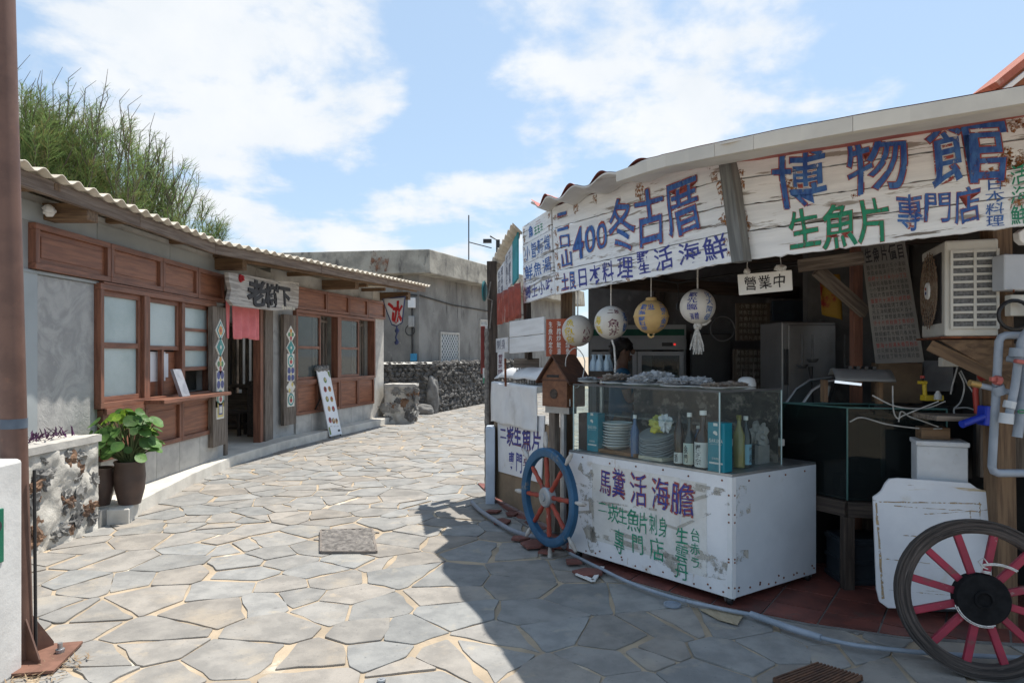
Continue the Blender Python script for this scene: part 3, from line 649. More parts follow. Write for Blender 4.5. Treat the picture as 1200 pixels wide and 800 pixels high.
m = MB(); m.tube([CL.p(s0, h0 - .1, .05), CL.p(s0 - .01, h0 - 1.5, .05)], .03, 6); m.tube([CL.p(s0 + .05 + .14 * math.cos(a), h0 - .78 + .15 * math.sin(a), .08) for a in [i * .5 for i in range(14)]], .016, 5); part('cable', m, conc_line, mb0)
s0, h0 = CL.px(485, 419); m = MB(); CL.box(m, s0 - .1, s0 + .08, h0 - .1, h0 + .12, 0, .1); single('blue_meter_box', m, mat('light_blue_paint', (.05, .30, .52), (.04, .25, .45), rough=.4), 'small bright blue box below the meter on the concrete house', 'box', bev=.008)
an = thing('roof_antenna', 'thin antenna mast with a small camera on the concrete house roof', 'antenna', CR.p(4.3, 4.65, -.6))
b0 = an.location; m = MB(); m.tube([b0, b0 + V((0, 0, 1.9))], .022, 6); part('mast', m, black, an)
b1 = CR.p(6.2, 4.65, -.4); m = MB(); m.tube([b1, b1 + V((0, 0, 1.3)), b1 + V((-.25, 0, 1.45))], .03, 6); m.box(b1 + V((-.35, -.05, 1.25)), (.32, .16, .14)); m.box(b1 + V((.05, -.05, 1.15)), (.14, .14, .3)); m.tube([b0 + V((0, 0, .95)), b1 + V((-.2, 0, 1.0))], .02, 5); part('camera', m, black, an)

def rubble(name, label, pts, h, thick, mats, size, seed, cap=True):
    rg = random.Random(seed); T = thing(name, label, 'stone wall', V((*pts[0], 0)))
    core = MB(); rocks = MB(); cp = MB()
    for a, b in zip(pts, pts[1:]):
        P = Plane(a, b); core.hexa([P.p(0, 0, -.03), P.p(P.len, 0, -.03), P.p(P.len, 0, -thick), P.p(0, 0, -thick), P.p(0, h - .03, -.03), P.p(P.len, h - .03, -.03), P.p(P.len, h - .03, -thick), P.p(0, h - .03, -thick)])
        z = 0
        while z < h - .02:
            hh = size * rg.uniform(.45, .85); s = rg.uniform(-.1, 0)
            while s < P.len:
                ww = size * rg.uniform(.6, 1.9)
                rot = Matrix.Rotation(math.atan2(P.d.y, P.d.x), 3, 'Z') @ Matrix.Rotation(rg.uniform(-.5, .5), 3, 'Y')
                rocks.blob(P.p(s + ww / 2, min(z + hh * .45, h - hh * .3), -.03 + rg.uniform(-.02, .03)), .5, 2, .30, 2.6, (ww * 1.02, thick * rg.uniform(.26, .42) + .03, hh * 1.05), rot)
                s += ww * .93
            z += hh * .86
        if cap: 
            n = max(2, int(P.len / .25))
            cp.grid(lambda u, v: P.p(P.len * u, h + .012 * noise.noise(V((u * P.len * 3, v, seed))) - (.05 if v in (0, 1) else 0), .04 - v * (thick + .06)), n, 4)
    part('core', core, mats[1], T); part('rubble', rocks, mats[0], T, smooth=38)
    if cap: part('cap', cp, conc_light, T, smooth=180)
    return T
rock_m = mat('dark_basalt', (.13, .125, .12), (.055, .053, .05), 5, .95, .02, 12, spots=[((.34, .33, .30), 4, .60, .74), ((.16, .12, .09), 3, .62, .74)])
gap_m = mat('dark_mortar', (.10, .095, .09), (.06, .058, .055))  # dark mortar colour of the core between the rubble stones
RW = rubble('rubble_wall', 'long dark rubble stone wall with a pale cap in front of the concrete house', [(-3.6, 17.5), (-2.12, 18.9), (-.9, 22.6), (.8, 27.5)], 1.41, .35, (rock_m, gap_m), .21, 3)
m = MB(); m.blob((-2.2, 18.75, .38), .5, 3, .15, 2, (.42, .3, 1.25)); m.blob((-2.45, 18.42, .1), .5, 3, .12, 2, (.7, .3, .35)); 
for b in (m,): pass
single('upright_stone', m, mat('grey_basalt_slab', (.22, .215, .205), (.13, .125, .12), 4, .9, .01, 12), 'tall smooth grey slab standing at the bend of the rubble wall', 'stone', smooth=50)
mort_m = mat('pale_stone_and_mortar', (.60, .57, .51), (.42, .40, .36), 4, .95, .012, 16, spots=[((.66, .63, .57), 3.2, .56, .7), ((.22, .21, .195), 5, .66, .76)])
brownst = mat('brown_stone', (.22, .13, .08), (.13, .08, .055), 5, .9, .01, 14, spots=[((.09, .08, .075), 4, .55, .68)])
def mortared(name, label, x0, x1, y0, y1, h, seed, faces, nst, size, parent=None):
    """a block of stones bedded in mortar: wavy mortar body plus set stones on the named faces"""
    rg = random.Random(seed); T = thing(name, label, 'stone wall', V(((x0 + x1) / 2, (y0 + y1) / 2, 0)))
    m = MB(); st = 0.035
    def wob(p, n): 
        k = .035 * noise.fractal(p * 6 + V((seed, 0, 0)), .8, 2, 4) ; return p + n * k
    for (o, a, b, n) in ((V((x1, y0, 0)), V((0, y1 - y0, 0)), V((0, 0, h)), V((1, 0, 0))), (V((x1, y1, 0)), V((x0 - x1, 0, 0)), V((0, 0, h)), V((0, 1, 0))), (V((x0, y0, 0)), V((x1 - x0, 0, 0)), V((0, 0, h)), V((0, -1, 0))), (V((x0, y1, 0)), V((0, y0 - y1, 0)), V((0, 0, h)), V((-1, 0, 0)))):
        m.grid(lambda u, v: wob(o + a * u + b * v, n if 0 < u < 1 and v < 1 else V()), max(4, int(a.length / .03)), max(4, int(h / .03)))
    part('mortar', m, mort_m, T, smooth=180)
    m = MB(); m.grid(lambda u, v: V((x0 - .01 + (x1 - x0 + .03) * u, y0 - .01 + (y1 - y0 + .03) * v, h + .012 * noise.noise(V((u * 5, v * 9, seed))))), 10, 24); m.grid(lambda u, v: V((x1 + .02, y0 + (y1 - y0 + .02) * u, h - .06 * (1 - v) + .0)), 12, 2); m.grid(lambda u, v: V((x0 + (x1 - x0 + .02) * u, y0 - .012, h - .06 * (1 - v))), 8, 2); part('cap', m, conc_light, T, smooth=60)
    for mt_, cnt in ((brownst, nst // 2), (mat('dark_set_stone', (.17, .165, .16), (.10, .098, .095), 6, .9, .012, 14), nst // 2), (mat('grey_set_stone', (.30, .29, .27), (.19, .185, .175), 5, .9, .01, 14), nst)):
        m = MB()
        for _ in range(cnt):
            s = size * rg.uniform(.35, 1); f = rg.choice(faces); u, z = rg.random(), rg.uniform(.08, h - .1); 
            p = V((x1 - .012, y0 + (y1 - y0) * u, z)) if f == 'x' else V((x0 + (x1 - x0) * u, y0 + .012, z))
            sc = (.035, s * rg.uniform(.7, 1.2), s * rg.uniform(.6, 1.1)) if f == 'x' else (s, .035, s * .9)
            m.blob(p, 1, 2, .55, 2.6, [c * .5 if i != (0 if f == 'x' else 1) else c for i, c in enumerate(sc)], Matrix.Rotation(rg.uniform(-.6, .6), 3, 'X' if f == 'x' else 'Y'))
        part('set_stone', m, mt_, T, smooth=18)['kind'] = 'stuff'
    return T
mortared('stone_pillar', 'short pale pillar of brown and grey stones at the end of the shophouse', -2.98, -2.28, 15.95, 16.55, .92, 4, 'xyy', 16, .30)
mortared('stone_planter_wall', 'rough pale stone and mortar wall with a flat cap near the steel post', -4.35, -3.80, 4.4, 6.27, .87, 9, 'xxx', 34, .20)

# ------------------------------------------------------------------ right: seafood stall
L3, L2, L1, M0, R0 = (-.23, 7.9), (.11, 7.1), (.38, 6.38), (1.35, 4.2), (2.55, 3.4)
PB, PA, PL = Plane(L1, M0), Plane(L2, L1), Plane(L3, L2)
PC = Plane(M0, R0); PW = Plane((-.2, 7.5), (.42, 6.0))
ST = thing('seafood_stall', 'open-fronted timber seafood stall with red floor and wavy metal roof', 'market stall', V((1.5, 6.2, 0)))
# roof
EP = [at(571, 318, 8.0), at(600, 266, 7.0), at(622, 244, 6.5), at(640, 238, 5.9), at(700, 213, 4.85), at(775, 187, 3.95), at(850, 170.5, 3.42), at(1000, 142, 3.05), at(1240, 101, 2.72), at(1500, 60, 2.3)]
EQ = EP[2:]
def along(P, t):
    ls = [(b - a).length for a, b in zip(P, P[1:])]; t *= sum(ls)
    for (a, b), l in zip(zip(P, P[1:]), ls):
        if t <= l: return a.lerp(b, t / l)
        t -= l
    return P[-1].copy()
roof_m = mat('roof_sheet', (.58, .56, .52), (.46, .44, .41), 2, .6, .001, 12, spots=[((.30, .24, .18), 4, .62, .76)])
red_sheet = mat('faded_red_sheet', (.44, .115, .085), (.33, .09, .07), 3, .6, .002, 12, spots=[((.5, .33, .28), 4, .58, .75)])
def rf(u, v):
    p = along(EQ, u); bk = V((1.0, 9.2, 3.25)).lerp(V((5.4, 7.0, 3.25)), u); q = p.lerp(bk, v)
    s = u * 5.6; wv = .036 * math.sin(s * 2 * math.pi / .66 + 1.2) * max(0, 1 - s / 2.9) ** .5 if s < 2.9 else 0
    return q + V((0, 0, wv + .006 * noise.noise(V((s * 3, v * 4, 0)))))
m = MB(); m.grid(lambda u, v: rf(u, v) + V((0, 0, .028 + max(0, .05 * math.sin(u * 5.6 * 9.5 + 2.6)) * max(0, 1 - u * 5.6 / 3.0) ** .4 if u * 5.6 < 3 else .028)), 220, 10); ro = part('roof', m, [red_sheet], ST, smooth=180)
m = MB(); m.grid(lambda u, v: rf(u, v * .12) + V((0, 0, .024)), 220, 3); m.grid(lambda u, v: rf(u, v * .12) + V((0, 0, .012)), 220, 3); m.grid(lambda u, v: rf(u, 0) + V((0, 0, .012 + .012 * v)), 220, 1); part('eave_sheet', m, roof_m, ST, smooth=60)
# pale box gutter along the right half of the eave
m = MB(); pts = [along(EQ, t) for t in [.40 + .60 * i / 14 for i in range(15)]]
for a, b in zip(pts, pts[1:]): 
    n = V((b - a).y and (-(b - a).y, (b - a).x, 0)).normalized(); n = n if n.dot(V((0, 1, 0))) > 0 else -n
    m.hexa([a - V((0, 0, .048)) - n * .01, b - V((0, 0, .048)) - n * .01, b + n * .03 - V((0, 0, .048)), a + n * .03 - V((0, 0, .048)), a + V((0, 0, .02)) - n * .01, b + V((0, 0, .02)) - n * .01, b + n * .03 + V((0, 0, .02)), a + n * .03 + V((0, 0, .02))])
part('gutter', m, mat('pale_gutter', (.56, .53, .47), (.47, .445, .40), 2, .6, spots=[((.3, .2, .12), 5, .66, .8)]), ST)
# small lean-to awning on the lane side
m = MB(); i0, i1 = at(585, 321, 7.95), at(612, 272, 7.1); o0, o1 = at(569, 318, 8.1), at(601, 261, 6.95)
NR = 11
m.grid(lambda u, v: i0.lerp(i1, u).lerp(o0.lerp(o1, u), v) + V((0, 0, .016 * math.sin(u * NR * 2 * math.pi))), 130, 3); aw = part('awning', m, corr_m, ST, smooth=180); sd = aw.modifiers.new('thickness', 'SOLIDIFY'); sd.thickness = .006
# posts and beams
for nm, a, b, w, mt_ in (('post', (-.19, 7.75, 0), (-.23, 7.75, 2.66), .11, wood_dark), ('post', (.53, 6.55, 0), (.53, 6.55, 2.2), .12, wood_brown), ('post', (2.87, 4.0, 0), (2.83, 4.0, 2.6), .115, wood_brown), ('post', (1.75, 8.2, 0), (1.75, 8.2, 3), .12, wood_dark)):
    m = MB(); m.beam(a, b, w, w, V((0, 1, 0))); part(nm, m, mt_, ST, bev=.006)
for a, b, w in ((PB.p(-.2, 2.62, -.14), PB.p(2.5, 2.66, -.14), .09), (PC.p(-.2, 2.72, -.16), PC.p(2.0, 2.6, -.16), .09), ((.75, 6.45, 2.3), (3.2, 7.7, 2.3), .1), ((1.2, 5.2, 2.62), (3.4, 7.2, 2.72), .09), ((2.0, 4.2, 2.6), (4.2, 6.2, 2.7), .09), ((.5, 6.7, 2.5), (4.2, 5.0, 2.55), .08), ((.9, 7.8, 2.6), (4.4, 6.2, 2.6), .08)):
    m = MB(); m.beam(a, b, w * .7, w * 1.3); part('beam', m, wood_dark, ST)
a = at(957, 316, 4.95); b = at(1014, 366, 5.1); m = MB(); m.beam(a, b, .05, .09); part('brace', m, wood_grey, ST, bev=.004)
a = at(935, 312, 4.9); b = at(1012, 302, 4.75); m = MB(); m.beam(a, b, .05, .09); part('beam', m, wood_grey, ST, bev=.004)
# back and side walls
darkwall = mat('dimmed_stall_wall', (.12, .118, .112), (.07, .068, .066), 2, .9, .004, 14, spots=[((.20, .19, .175), 3, .58, .74)])  # dark albedo: the dimness of the stall interior is put into the wall colour
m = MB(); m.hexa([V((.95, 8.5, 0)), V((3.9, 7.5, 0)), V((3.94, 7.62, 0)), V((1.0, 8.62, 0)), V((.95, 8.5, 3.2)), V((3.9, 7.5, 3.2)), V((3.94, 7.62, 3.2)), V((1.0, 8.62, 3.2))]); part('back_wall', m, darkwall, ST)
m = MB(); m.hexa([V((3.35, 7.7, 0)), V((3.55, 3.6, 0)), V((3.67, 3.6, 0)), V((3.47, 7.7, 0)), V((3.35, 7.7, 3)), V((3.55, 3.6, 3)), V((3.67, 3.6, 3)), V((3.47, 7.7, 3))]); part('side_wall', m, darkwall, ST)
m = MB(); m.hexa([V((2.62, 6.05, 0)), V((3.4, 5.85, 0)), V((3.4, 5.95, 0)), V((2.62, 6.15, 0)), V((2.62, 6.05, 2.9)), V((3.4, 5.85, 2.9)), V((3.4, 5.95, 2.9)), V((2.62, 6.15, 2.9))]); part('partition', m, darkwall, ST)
# low plywood wall on the lane corner, battens
ply = mat('old_plywood', (.26, .19, .125), (.17, .125, .085), 2.5, .8, .002, 16, (1, 1, 3))
m = MB(); PW.box(m, 0, PW.len, .05, .96, -.03, 0); part('low_wall', m, ply, ST, bev=.004)
m = MB(); PW.box(m, PW.len - .12, PW.len, .05, 1.5, .0, .05); part('batten', m, wood_grey, ST, bev=.004)
m = MB(); m.beam(PA.p(.12, 1.55, -.02), PA.p(.06, 2.32, -.02), .05, .09); part('batten', m, wood_dark, ST)
m = MB(); PA.box(m, .62, .74, 1.3, 2.3, -.25, -.22); part('batten', m, conc_light, ST)

# ---- the three runs of painted sign planks
def jline(u0, u1, v, amp, seed, n): return [(u0 + (u1 - u0) * i / n, v + amp * noise.noise(V((i * .9, seed, 0)))) for i in range(n + 1)]
def plank(Qd, u0, u1, v0, v1, d0, d1, parent, mt_, nails, seed, ragged=0.):
    m = MB(); n = 40; a = jline(u0, u1, v0, .006, seed, n); b = jline(u0, u1, v1, .006 + ragged, seed + 5, n)
    off = V((rnd.random() * 9, rnd.random() * 9, 0)); g = lambda u, v: off + V((u * Qd.w, v * Qd.h, 0))
    fr = [Qd.q(*p, d1) for p in a] + [Qd.q(*p, d1) for p in b]; bk = [Qd.q(*p, d0) for p in a] + [Qd.q(*p, d0) for p in b]; w = n + 1
    gs = [g(*p) for p in a] + [g(*p) for p in b]; fs = []
    for i in range(n): fs += [(i, i + 1, w + i + 1, w + i), (2 * w + i, 3 * w + i, 3 * w + i + 1, 2 * w + i + 1), (i, 2 * w + i, 2 * w + i + 1, i + 1), (w + i, w + i + 1, 3 * w + i + 1, 3 * w + i)]
    fs += [(0, w, 3 * w, 2 * w), (n, 2 * w + n, 3 * w + n, w + n)]
    m.add(fr + bk, fs, gs + gs)
    rg = random.Random(seed)
    for (u, v, r) in nails:
        pts = []; c = Qd.q(u, v, d1 + .0012); N = 18
        for i in range(N):
            an = 2 * math.pi * i / N; rr = r * rg.uniform(.6, 1.25); pts.append(Qd.q(u + rr * 1.35 * math.cos(an) / Qd.w, v + (rr * math.sin(an) + (rr * .8 if math.sin(an) > .5 else 0)) / Qd.h, d1 + .0012))
        m.add([c] + pts, [(0, 1 + i, 1 + (i + 1) % N) for i in range(N)], [p * 3 for p in [c] + pts], 1)
        m.add([Qd.q(u + .006 * math.cos(t) / Qd.w, v + .006 * math.sin(t) / Qd.h, d1 + .0022) for t in [i * math.pi / 4 for i in range(8)]], [tuple(range(8))], None, 2)
    return part('plank', m, [mt_, stain_m, rust], parent)
PAINT = [p_blue, p_red, p_green, p_navy, p_wine, p_yellow]   # material slots of lettering
# B: the 400-year house board
QB = Quad(PB, [(647, 243), (849, 178), (866, 305), (652, 345)])
SB = thing('painted_sign_board', 'white plank sign with big blue 400 and a row of small blue characters', 'shop sign', QB.q(.5, 1), group=None)
vs = [(0, .242), (.254, .482), (.494, .732), (.744, 1.0)]
nl = [[(.02, .12, .02), (.19, .08, .035), (.33, .05, .03), (.60, .08, .045), (.62, .16, .04), (.94, .05, .03), (.95, .18, .03)], [(.02, .30, .03), (.03, .44, .03), (.97, .31, .04), (.98, .42, .03), (.31, .4, .014)], [(.02, .55, .03), (.03, .68, .03), (.97, .60, .04), (.6, .6, .012)], [(.02, .78, .03), (.02, .93, .02), (.96, .80, .03), (.97, .92, .02), (.5, .97, .02)]]
for i, (a, b) in enumerate(vs): plank(QB, .0, .985, a, b, -.025, (.0, .003, .0, .006)[i], SB, plank_w, nl[i], 30 + i, .006 if i < 3 else .012)
BD = .0085
def LET(nm, fn, parent, label=None):
    m = MB(); fn(m); o = part(nm, m, PAINT, parent, label=label); return o
def fB(m):
    O = (.018, 1)
    for ch, u0, v0, u1, v1, bo in (('二', .035, .06, .135, .33, .05), ('口', .045, .34, .145, .50, .05), ('山', .05, .52, .155, .72, .05)): put(m, ch, QB.q, u0, v0, u1, v1, BD - .0006, bo * .3 + .018, 1); put(m, ch, QB.q, u0, v0, u1, v1, BD, bo * .3, 0)
    for ch, u0, v0, u1, v1 in (('4', .155, .24, .245, .70), ('0', .245, .27, .325, .64), ('0', .325, .27, .405, .64)): put(m, ch, QB.q, u0, v0, u1, v1, BD - .0006, .03, 1, skew=.14); put(m, ch, QB.q, u0, v0, u1, v1, BD, .004, 0, skew=.14)
    for ch, u0, v0, u1, v1 in (('冬', .405, .14, .575, .70), ('古', .555, .13, .735, .68), ('厝', .715, .13, .90, .66)): st = rnd.getstate(); put(m, ch, QB.q, u0, v0, u1, v1, BD - .0006, .022, 1); rnd.setstate(st); put(m, ch, QB.q, u0, v0, u1, v1, BD, .004, 0)
LET('lettering', fB, SB)
def fB2(m):
    for ch, u0, v0, u1, v1 in (('土', .045, .78, .115, .98), ('艮', .11, .78, .165, .98)): put(m, ch, QB.q, u0, v0, u1, v1, BD - .0006, .03, 1); put(m, ch, QB.q, u0, v0, u1, v1, BD, .012, 0)
    row(m, '日本料', QB.q, .17, .755, .43, .975, BD, .010, 3); put(m, '理', QB.q, .435, .745, .545, .965, BD, .010, 3)
    put(m, '野', QB.q, .555, .73, .63, .85, BD, .022, 3); put(m, '生', QB.q, .56, .85, .63, .96, BD, .022, 3)
    put(m, '活', QB.q, .645, .735, .745, .955, BD, .010, 3); row(m, '海鮮', QB.q, .76, .735, .975, .965, BD, .010, 3)
LET('lettering', fB2, SB, label='row of small navy characters')
m = MB(); QB.slab(m, .987, 1.032, -.05, 1.02, -.03, .035); part('batten', m, mat('grey_batten', (.20, .21, .21), (.12, .125, .125), 6, .8, .003, 25, (.5, 7, 7)), SB, bev=.004)
# A: four narrow signs stacked at the corner
QA = Quad(PA, [(612, 266), (646, 244), (652, 344), (615, 355.5)])
for i, (txt, v0, v1, lab, mi) in enumerate((('', 0, .24, 'topmost narrow white plank with a small faded picture at the stall corner', 0), ('小管麵線', .25, .50, 'narrow white plank reading 小管麵線, second from the top at the stall corner', 0), ('鮮魚湯', .51, .755, 'narrow white plank reading 鮮魚湯 at the stall corner', 0), ('鄉土小吃', .765, 1.0, 'lowest narrow white plank reading 鄉土小吃 at the stall corner', 3))):
    T = thing('narrow_sign_plank', lab, 'shop sign', QA.q(.5, v1, 0), group='narrow sign planks at the stall corner')
    plank(QA, 0, .97 + .02 * (i == 3), v0, v1, -.02, .004 * i, T, plank_w, [(.06, v0 + .05, .018), (.07, v1 - .06, .02), (.92, v0 + .06, .02), (.9, v1 - .05, .018)], 60 + i, .002)
    if txt: LET('lettering', lambda m: row(m, txt, QA.q, .06, v0 + .03, .94, v1 - .035, .004 * i + .0022, .010, mi), T)
    else: LET('lettering', lambda m: (put(m, '魚', QA.q, .22, .05, .40, .20, .0022, .03, 0), row(m, '王王王', QA.q, .42, .10, .72, .20, .0022, .02, 2), put(m, '二', QA.q, .46, .04, .68, .09, .0022, .0, 1)), T, label='small faded picture')
# C: the museum board
QC = Quad(PC, [(856.5, 178), (1206, 127), (1206, 263.5), (870, 305)])
SC = thing('painted_sign_board', 'long white plank sign with big blue 博物館 and green 生魚片 below', 'shop sign', QC.q(.5, 1))
vs = [(0, .251), (.264, .497), (.509, .737), (.749, 1.0)]
nl = [[(.02, .06, .02), (.03, .2, .02), (.965, .1, .03), (.985, .13, .02)], [(.02, .3, .03), (.22, .36, .03), (.94, .33, .02), (.955, .40, .045), (.94, .47, .05), (.97, .45, .05)], [(.02, .58, .03), (.93, .58, .03), (.03, .7, .03), (.45, .55, .012)], [(.02, .8, .02), (.97, .78, .03), (.80, .80, .015)]]
for i, (a, b) in enumerate(vs): plank(QC, .012, 1, a, b, -.025, (.002, .0, .004, .002)[i], SC, plank_w, nl[i], 80 + i, .01 if i < 3 else .018)
CD = .0065
def fC(m):
    O = (.022, 1)
    for ch, u0, v0, u1, v1 in (('博', .145, .06, .375, .62), ('物', .415, .02, .655, .56), ('館', .695, -.01, .958, .575)): st = rnd.getstate(); put(m, ch, QC.q, u0, v0, u1, v1, CD - .0006, .022, 1); rnd.setstate(st); put(m, ch, QC.q, u0, v0, u1, v1, CD, .006, 0)
def fC2(m):
    for ch, u0, v0, u1, v1 in (('生', .195, .60, .325, .97), ('魚', .325, .595, .46, .985), ('片', .455, .59, .575, .975)): st = rnd.getstate(); put(m, ch, QC.q, u0, v0, u1, v1, CD - .0006, .022, 1); rnd.setstate(st); put(m, ch, QC.q, u0, v0, u1, v1, CD, .010, 2)
def fC3(m):
    for ch, u0, v0, u1, v1 in (('專', .59, .60, .685, .92), ('門', .68, .60, .775, .88), ('店', .775, .60, .865, .92)): st = rnd.getstate(); put(m, ch, QC.q, u0, v0, u1, v1, CD - .0006, .020, 1); rnd.setstate(st); put(m, ch, QC.q, u0, v0, u1, v1, CD, .006, 0)
    colm(m, '日本料理', QC.q, .872, .56, .932, .985, CD, .006, 0); colm(m, '活海鮮', QC.q, .945, .47, 1.0, .99, CD, .008, 2)
LET('lettering', fC, SC, label='big blue characters'); LET('lettering', fC2, SC, label='green characters'); LET('lettering', fC3, SC, label='small blue and green characters')

# ---- small boards, red sheet and notices on the lane side of the stall
PV = Plane((-.17, 7.72), (.12, 7.0))
def vq(cs, d=0.): return Quad(PV, cs, d)
scrib = mat('dark_scribble', (.10, .11, .16), (.2, .2, .25), 20, .8, alpha=GA)
def sideboard(nm, label, cat, cs, mt_, txt='', d=0., mi=0, parts=1):
    Qv = vq(cs, d); m = MB(); Qv.slab(m, 0, 1, 0, 1, -.015, 0)
    o = single(nm, m, mt_, label, cat)
    if txt:
        m = MB(); n = len(txt)
        for j, line in enumerate(txt.split('|')):
            k = len(txt.split('|')); colm(m, line, Qv.q, .08 + .84 * j / k, .06, .08 + .84 * (j + .85) / k, .94, .0025, .008, mi, wob=.03)
        part('lettering', m, PAINT + [scrib], o)
    return o
paper_w = mat('weathered_white_board', (.66, .67, .69), (.52, .53, .55), 5, .75, .002, 20, spots=[((.36, .34, .31), 6, .6, .74)])
sideboard('notice_board', 'tall white notice board of faded columns nearest the dark corner post', 'notice board', [(583, 318), (591, 306), (591, 345), (583, 352)], paper_w, '各式海|產料理', .02, 6)
sideboard('notice_board', 'white notice board of faded columns under the fibre awning beside the teal strip', 'notice board', [(592, 300), (600, 286), (600, 332), (592, 343)], paper_w, '生魚片|海膽湯', .02, 6)
m = MB(); Qt = vq([(600.5, 284), (606, 272), (606, 326), (600.5, 334)], .015); Qt.slab(m, 0, 1, 0, 1, -.02, 0); single('teal_strip', m, mat('teal_board', (.06, .30, .34), (.05, .22, .26), 5), 'narrow teal board hanging next to the stacked sign planks', 'board')
m = MB(); Qr = vq([(583, 345), (610, 330), (611, 372), (583, 381)], .05)
m.grid(lambda u, v: Qr.q(u, v, .014 * math.sin(u * 2 * math.pi * 4)), 64, 6, gc=lambda u, v: V((v, u * 2, 0))); o = single('red_corrugated_sheet', m, mat('red_tin', (.33, .075, .05), (.22, .05, .035), 4, .6, .001, 14, spots=[((.40, .33, .30), 4, .56, .72, (.4, 3, 1))]), 'weathered red corrugated tin sheet under the notice boards', 'metal sheet', smooth=180); sd = o.modifiers.new('thickness', 'SOLIDIFY'); sd.thickness = .004
wb = mat('white_plank_panel', (.68, .69, .70), (.58, .585, .59), 4, .8, .002, 18, (.5, 4, 4), spots=[((.46, .36, .24), 3, .60, .78)])
Qw = Quad(PW, [(597, 377), (637, 371), (638, 411), (597, 414)], .0)
for i, (a, b, lab) in enumerate(((0, .49, 'upper of two white planks nailed above the covered bundle'), (.51, 1, 'lower of two white planks nailed above the covered bundle'))):
    m = MB(); Qw.slab(m, 0, 1, a, b, -.02, 0); single('white_plank', m, wb, lab, 'plank', bev=.003)
m = MB(); Qs = vq([(580, 397), (595, 395), (595, 412), (580, 413)], .02); Qs.slab(m, 0, 1, 0, 1, -.01, 0); o = single('small_notice', m, paper_w, 'square white paper notice beside the white planks', 'notice'); 
m = MB(); row(m, '刺身', Qs.q, .15, .1, .85, .8, .002, .01, 6); part('lettering', m, PAINT + [scrib], o)
m = MB(); Qs2 = vq([(583, 413), (590, 412), (590, 441), (583, 441)], .02); Qs2.slab(m, 0, 1, 0, 1, -.01, 0); o = single('paper_strip', m, paper_w, 'narrow hanging white paper strip with red column of characters', 'notice'); m = MB(); colm(m, '營業時間', Qs2.q, .1, .08, .9, .9, .002, .01, 4); part('lettering', m, PAINT, o)
m = MB(); p = at(568, 341, 7.9); m.lathe([(0, -.015), (.115, -.015), (.12, 0), (.10, .012), (0, .012)], p, 24, M=Matrix.Rotation(R(90), 3, 'Y') @ Matrix.Rotation(R(8), 3, 'X')); single('round_teal_sign', m, mat('dark_teal_paint', (.03, .16, .18), (.02, .11, .13)), 'round dark teal disc fixed to the lane side of the corner post', 'sign', smooth=40)
m = MB(); m.box(at(566, 410, 7.9), (.05, .12, .55)); single('red_box', m, mat('dark_red_box', (.20, .035, .03), (.14, .03, .025)), 'narrow dark red box on the lane side of the corner post', 'box', bev=.01)
p = at(571, 440, 7.8); m = MB(); m.box(p, (.10, .03, .17)); o = single('green_white_tag', m, white_pl, 'small white tag with a green lower half at the corner post', 'tag'); m = MB(); m.box(p + V((0, -.018, -.055)), (.094, .004, .06)); part('green_band', m, mat('tag_green', (.02, .30, .14), (.02, .25, .12)), o)
m = MB(); zt = [(.0 if i % 2 else .007) for i in range(40)]
m.tube([at(571, 385, 7.72) + V((0, 0, -i * .055)) for i in range(34)], [.028 + (.006 if i % 2 else 0) for i in range(34)], 8); m.tube([at(575, 330, 7.66), at(572, 350, 7.66), at(577, 352, 7.66), at(574, 385, 7.66)], .008, 6); single('ribbed_conduit', m, mat('grey_ribbed', (.24, .22, .20), (.13, .12, .11), 30), 'ribbed grey conduit running down the corner post', 'conduit', smooth=30)
m = MB(); m.box(at(575, 545, 7.45) + V((0, 0, -.05)), (.10, .30, .95)); o = single('meter_cabinet', m, mat('pale_blue_steel', (.52, .58, .66), (.42, .48, .56), 4, .5, spots=[((.28, .2, .14), 5, .62, .76)]), 'narrow pale blue steel cabinet at the lane end of the stall', 'cabinet', bev=.01)
m = MB(); a0 = at(592, 420, 6.9); m.tube([a0, a0 + V((.005, 0, -.28))], .012, 6); single('thin_post', m, rust, 'thin rusty red rod standing behind the covered bundle', 'rod')
m = MB(); p = at(617, 430, 7.0)
for i in range(9): m.box(p + V((-.10 + i * .026, 0, -.08)), (.007, .006, .20))
m.box(p + V((0, 0, .04)), (.26, .05, .10)); m.box(p + V((0, 0, -.18)), (.24, .02, .012)); single('wire_basket', m, wood_grey, 'small wire basket hanging behind the birdhouse', 'basket')
# sign sheet under the rolled cover
Qn = Quad(PW, [(583, 487), (638, 487), (634, 566), (584, 552)], .02)
m = MB(); Qn.slab(m, 0, 1, 0, 1, -.012, 0); o = single('hand_painted_sign', m, sheet_w, 'white hand-painted sheet reading 二崁生魚片 below the covered bundle', 'shop sign', bev=.002)
def f(m):
    for ch, u0, v0, u1, v1 in (('二', .06, .20, .22, .42), ('崁', .22, .18, .40, .50), ('生', .38, .17, .57, .50), ('魚', .56, .16, .78, .54), ('片', .78, .22, .97, .54)): put(m, ch, Qn.q, u0, v0, u1, v1, .0018, .028, 4); put(m, ch, Qn.q, u0, v0, u1, v1, .0024, .010, 3)
    colm(m, '刺身', Qn.q, .60, .52, .74, .80, .0024, .01, 4); put(m, '專', Qn.q, .26, .60, .42, .93, .0024, .016, 3); put(m, '門', Qn.q, .44, .60, .60, .92, .0024, .016, 3); put(m, '店', Qn.q, .64, .68, .82, .97, .0024, .016, 3)
m = MB(); f(m); part('lettering', m, PAINT, o)
tarp = mat('white_tarp', (.70, .71, .72), (.60, .61, .62), 3, .45, .002, 12, spots=[((.5, .5, .5), 3, .55, .75)])
m = MB(); c0 = PW.p(.0, 0, -.16); 
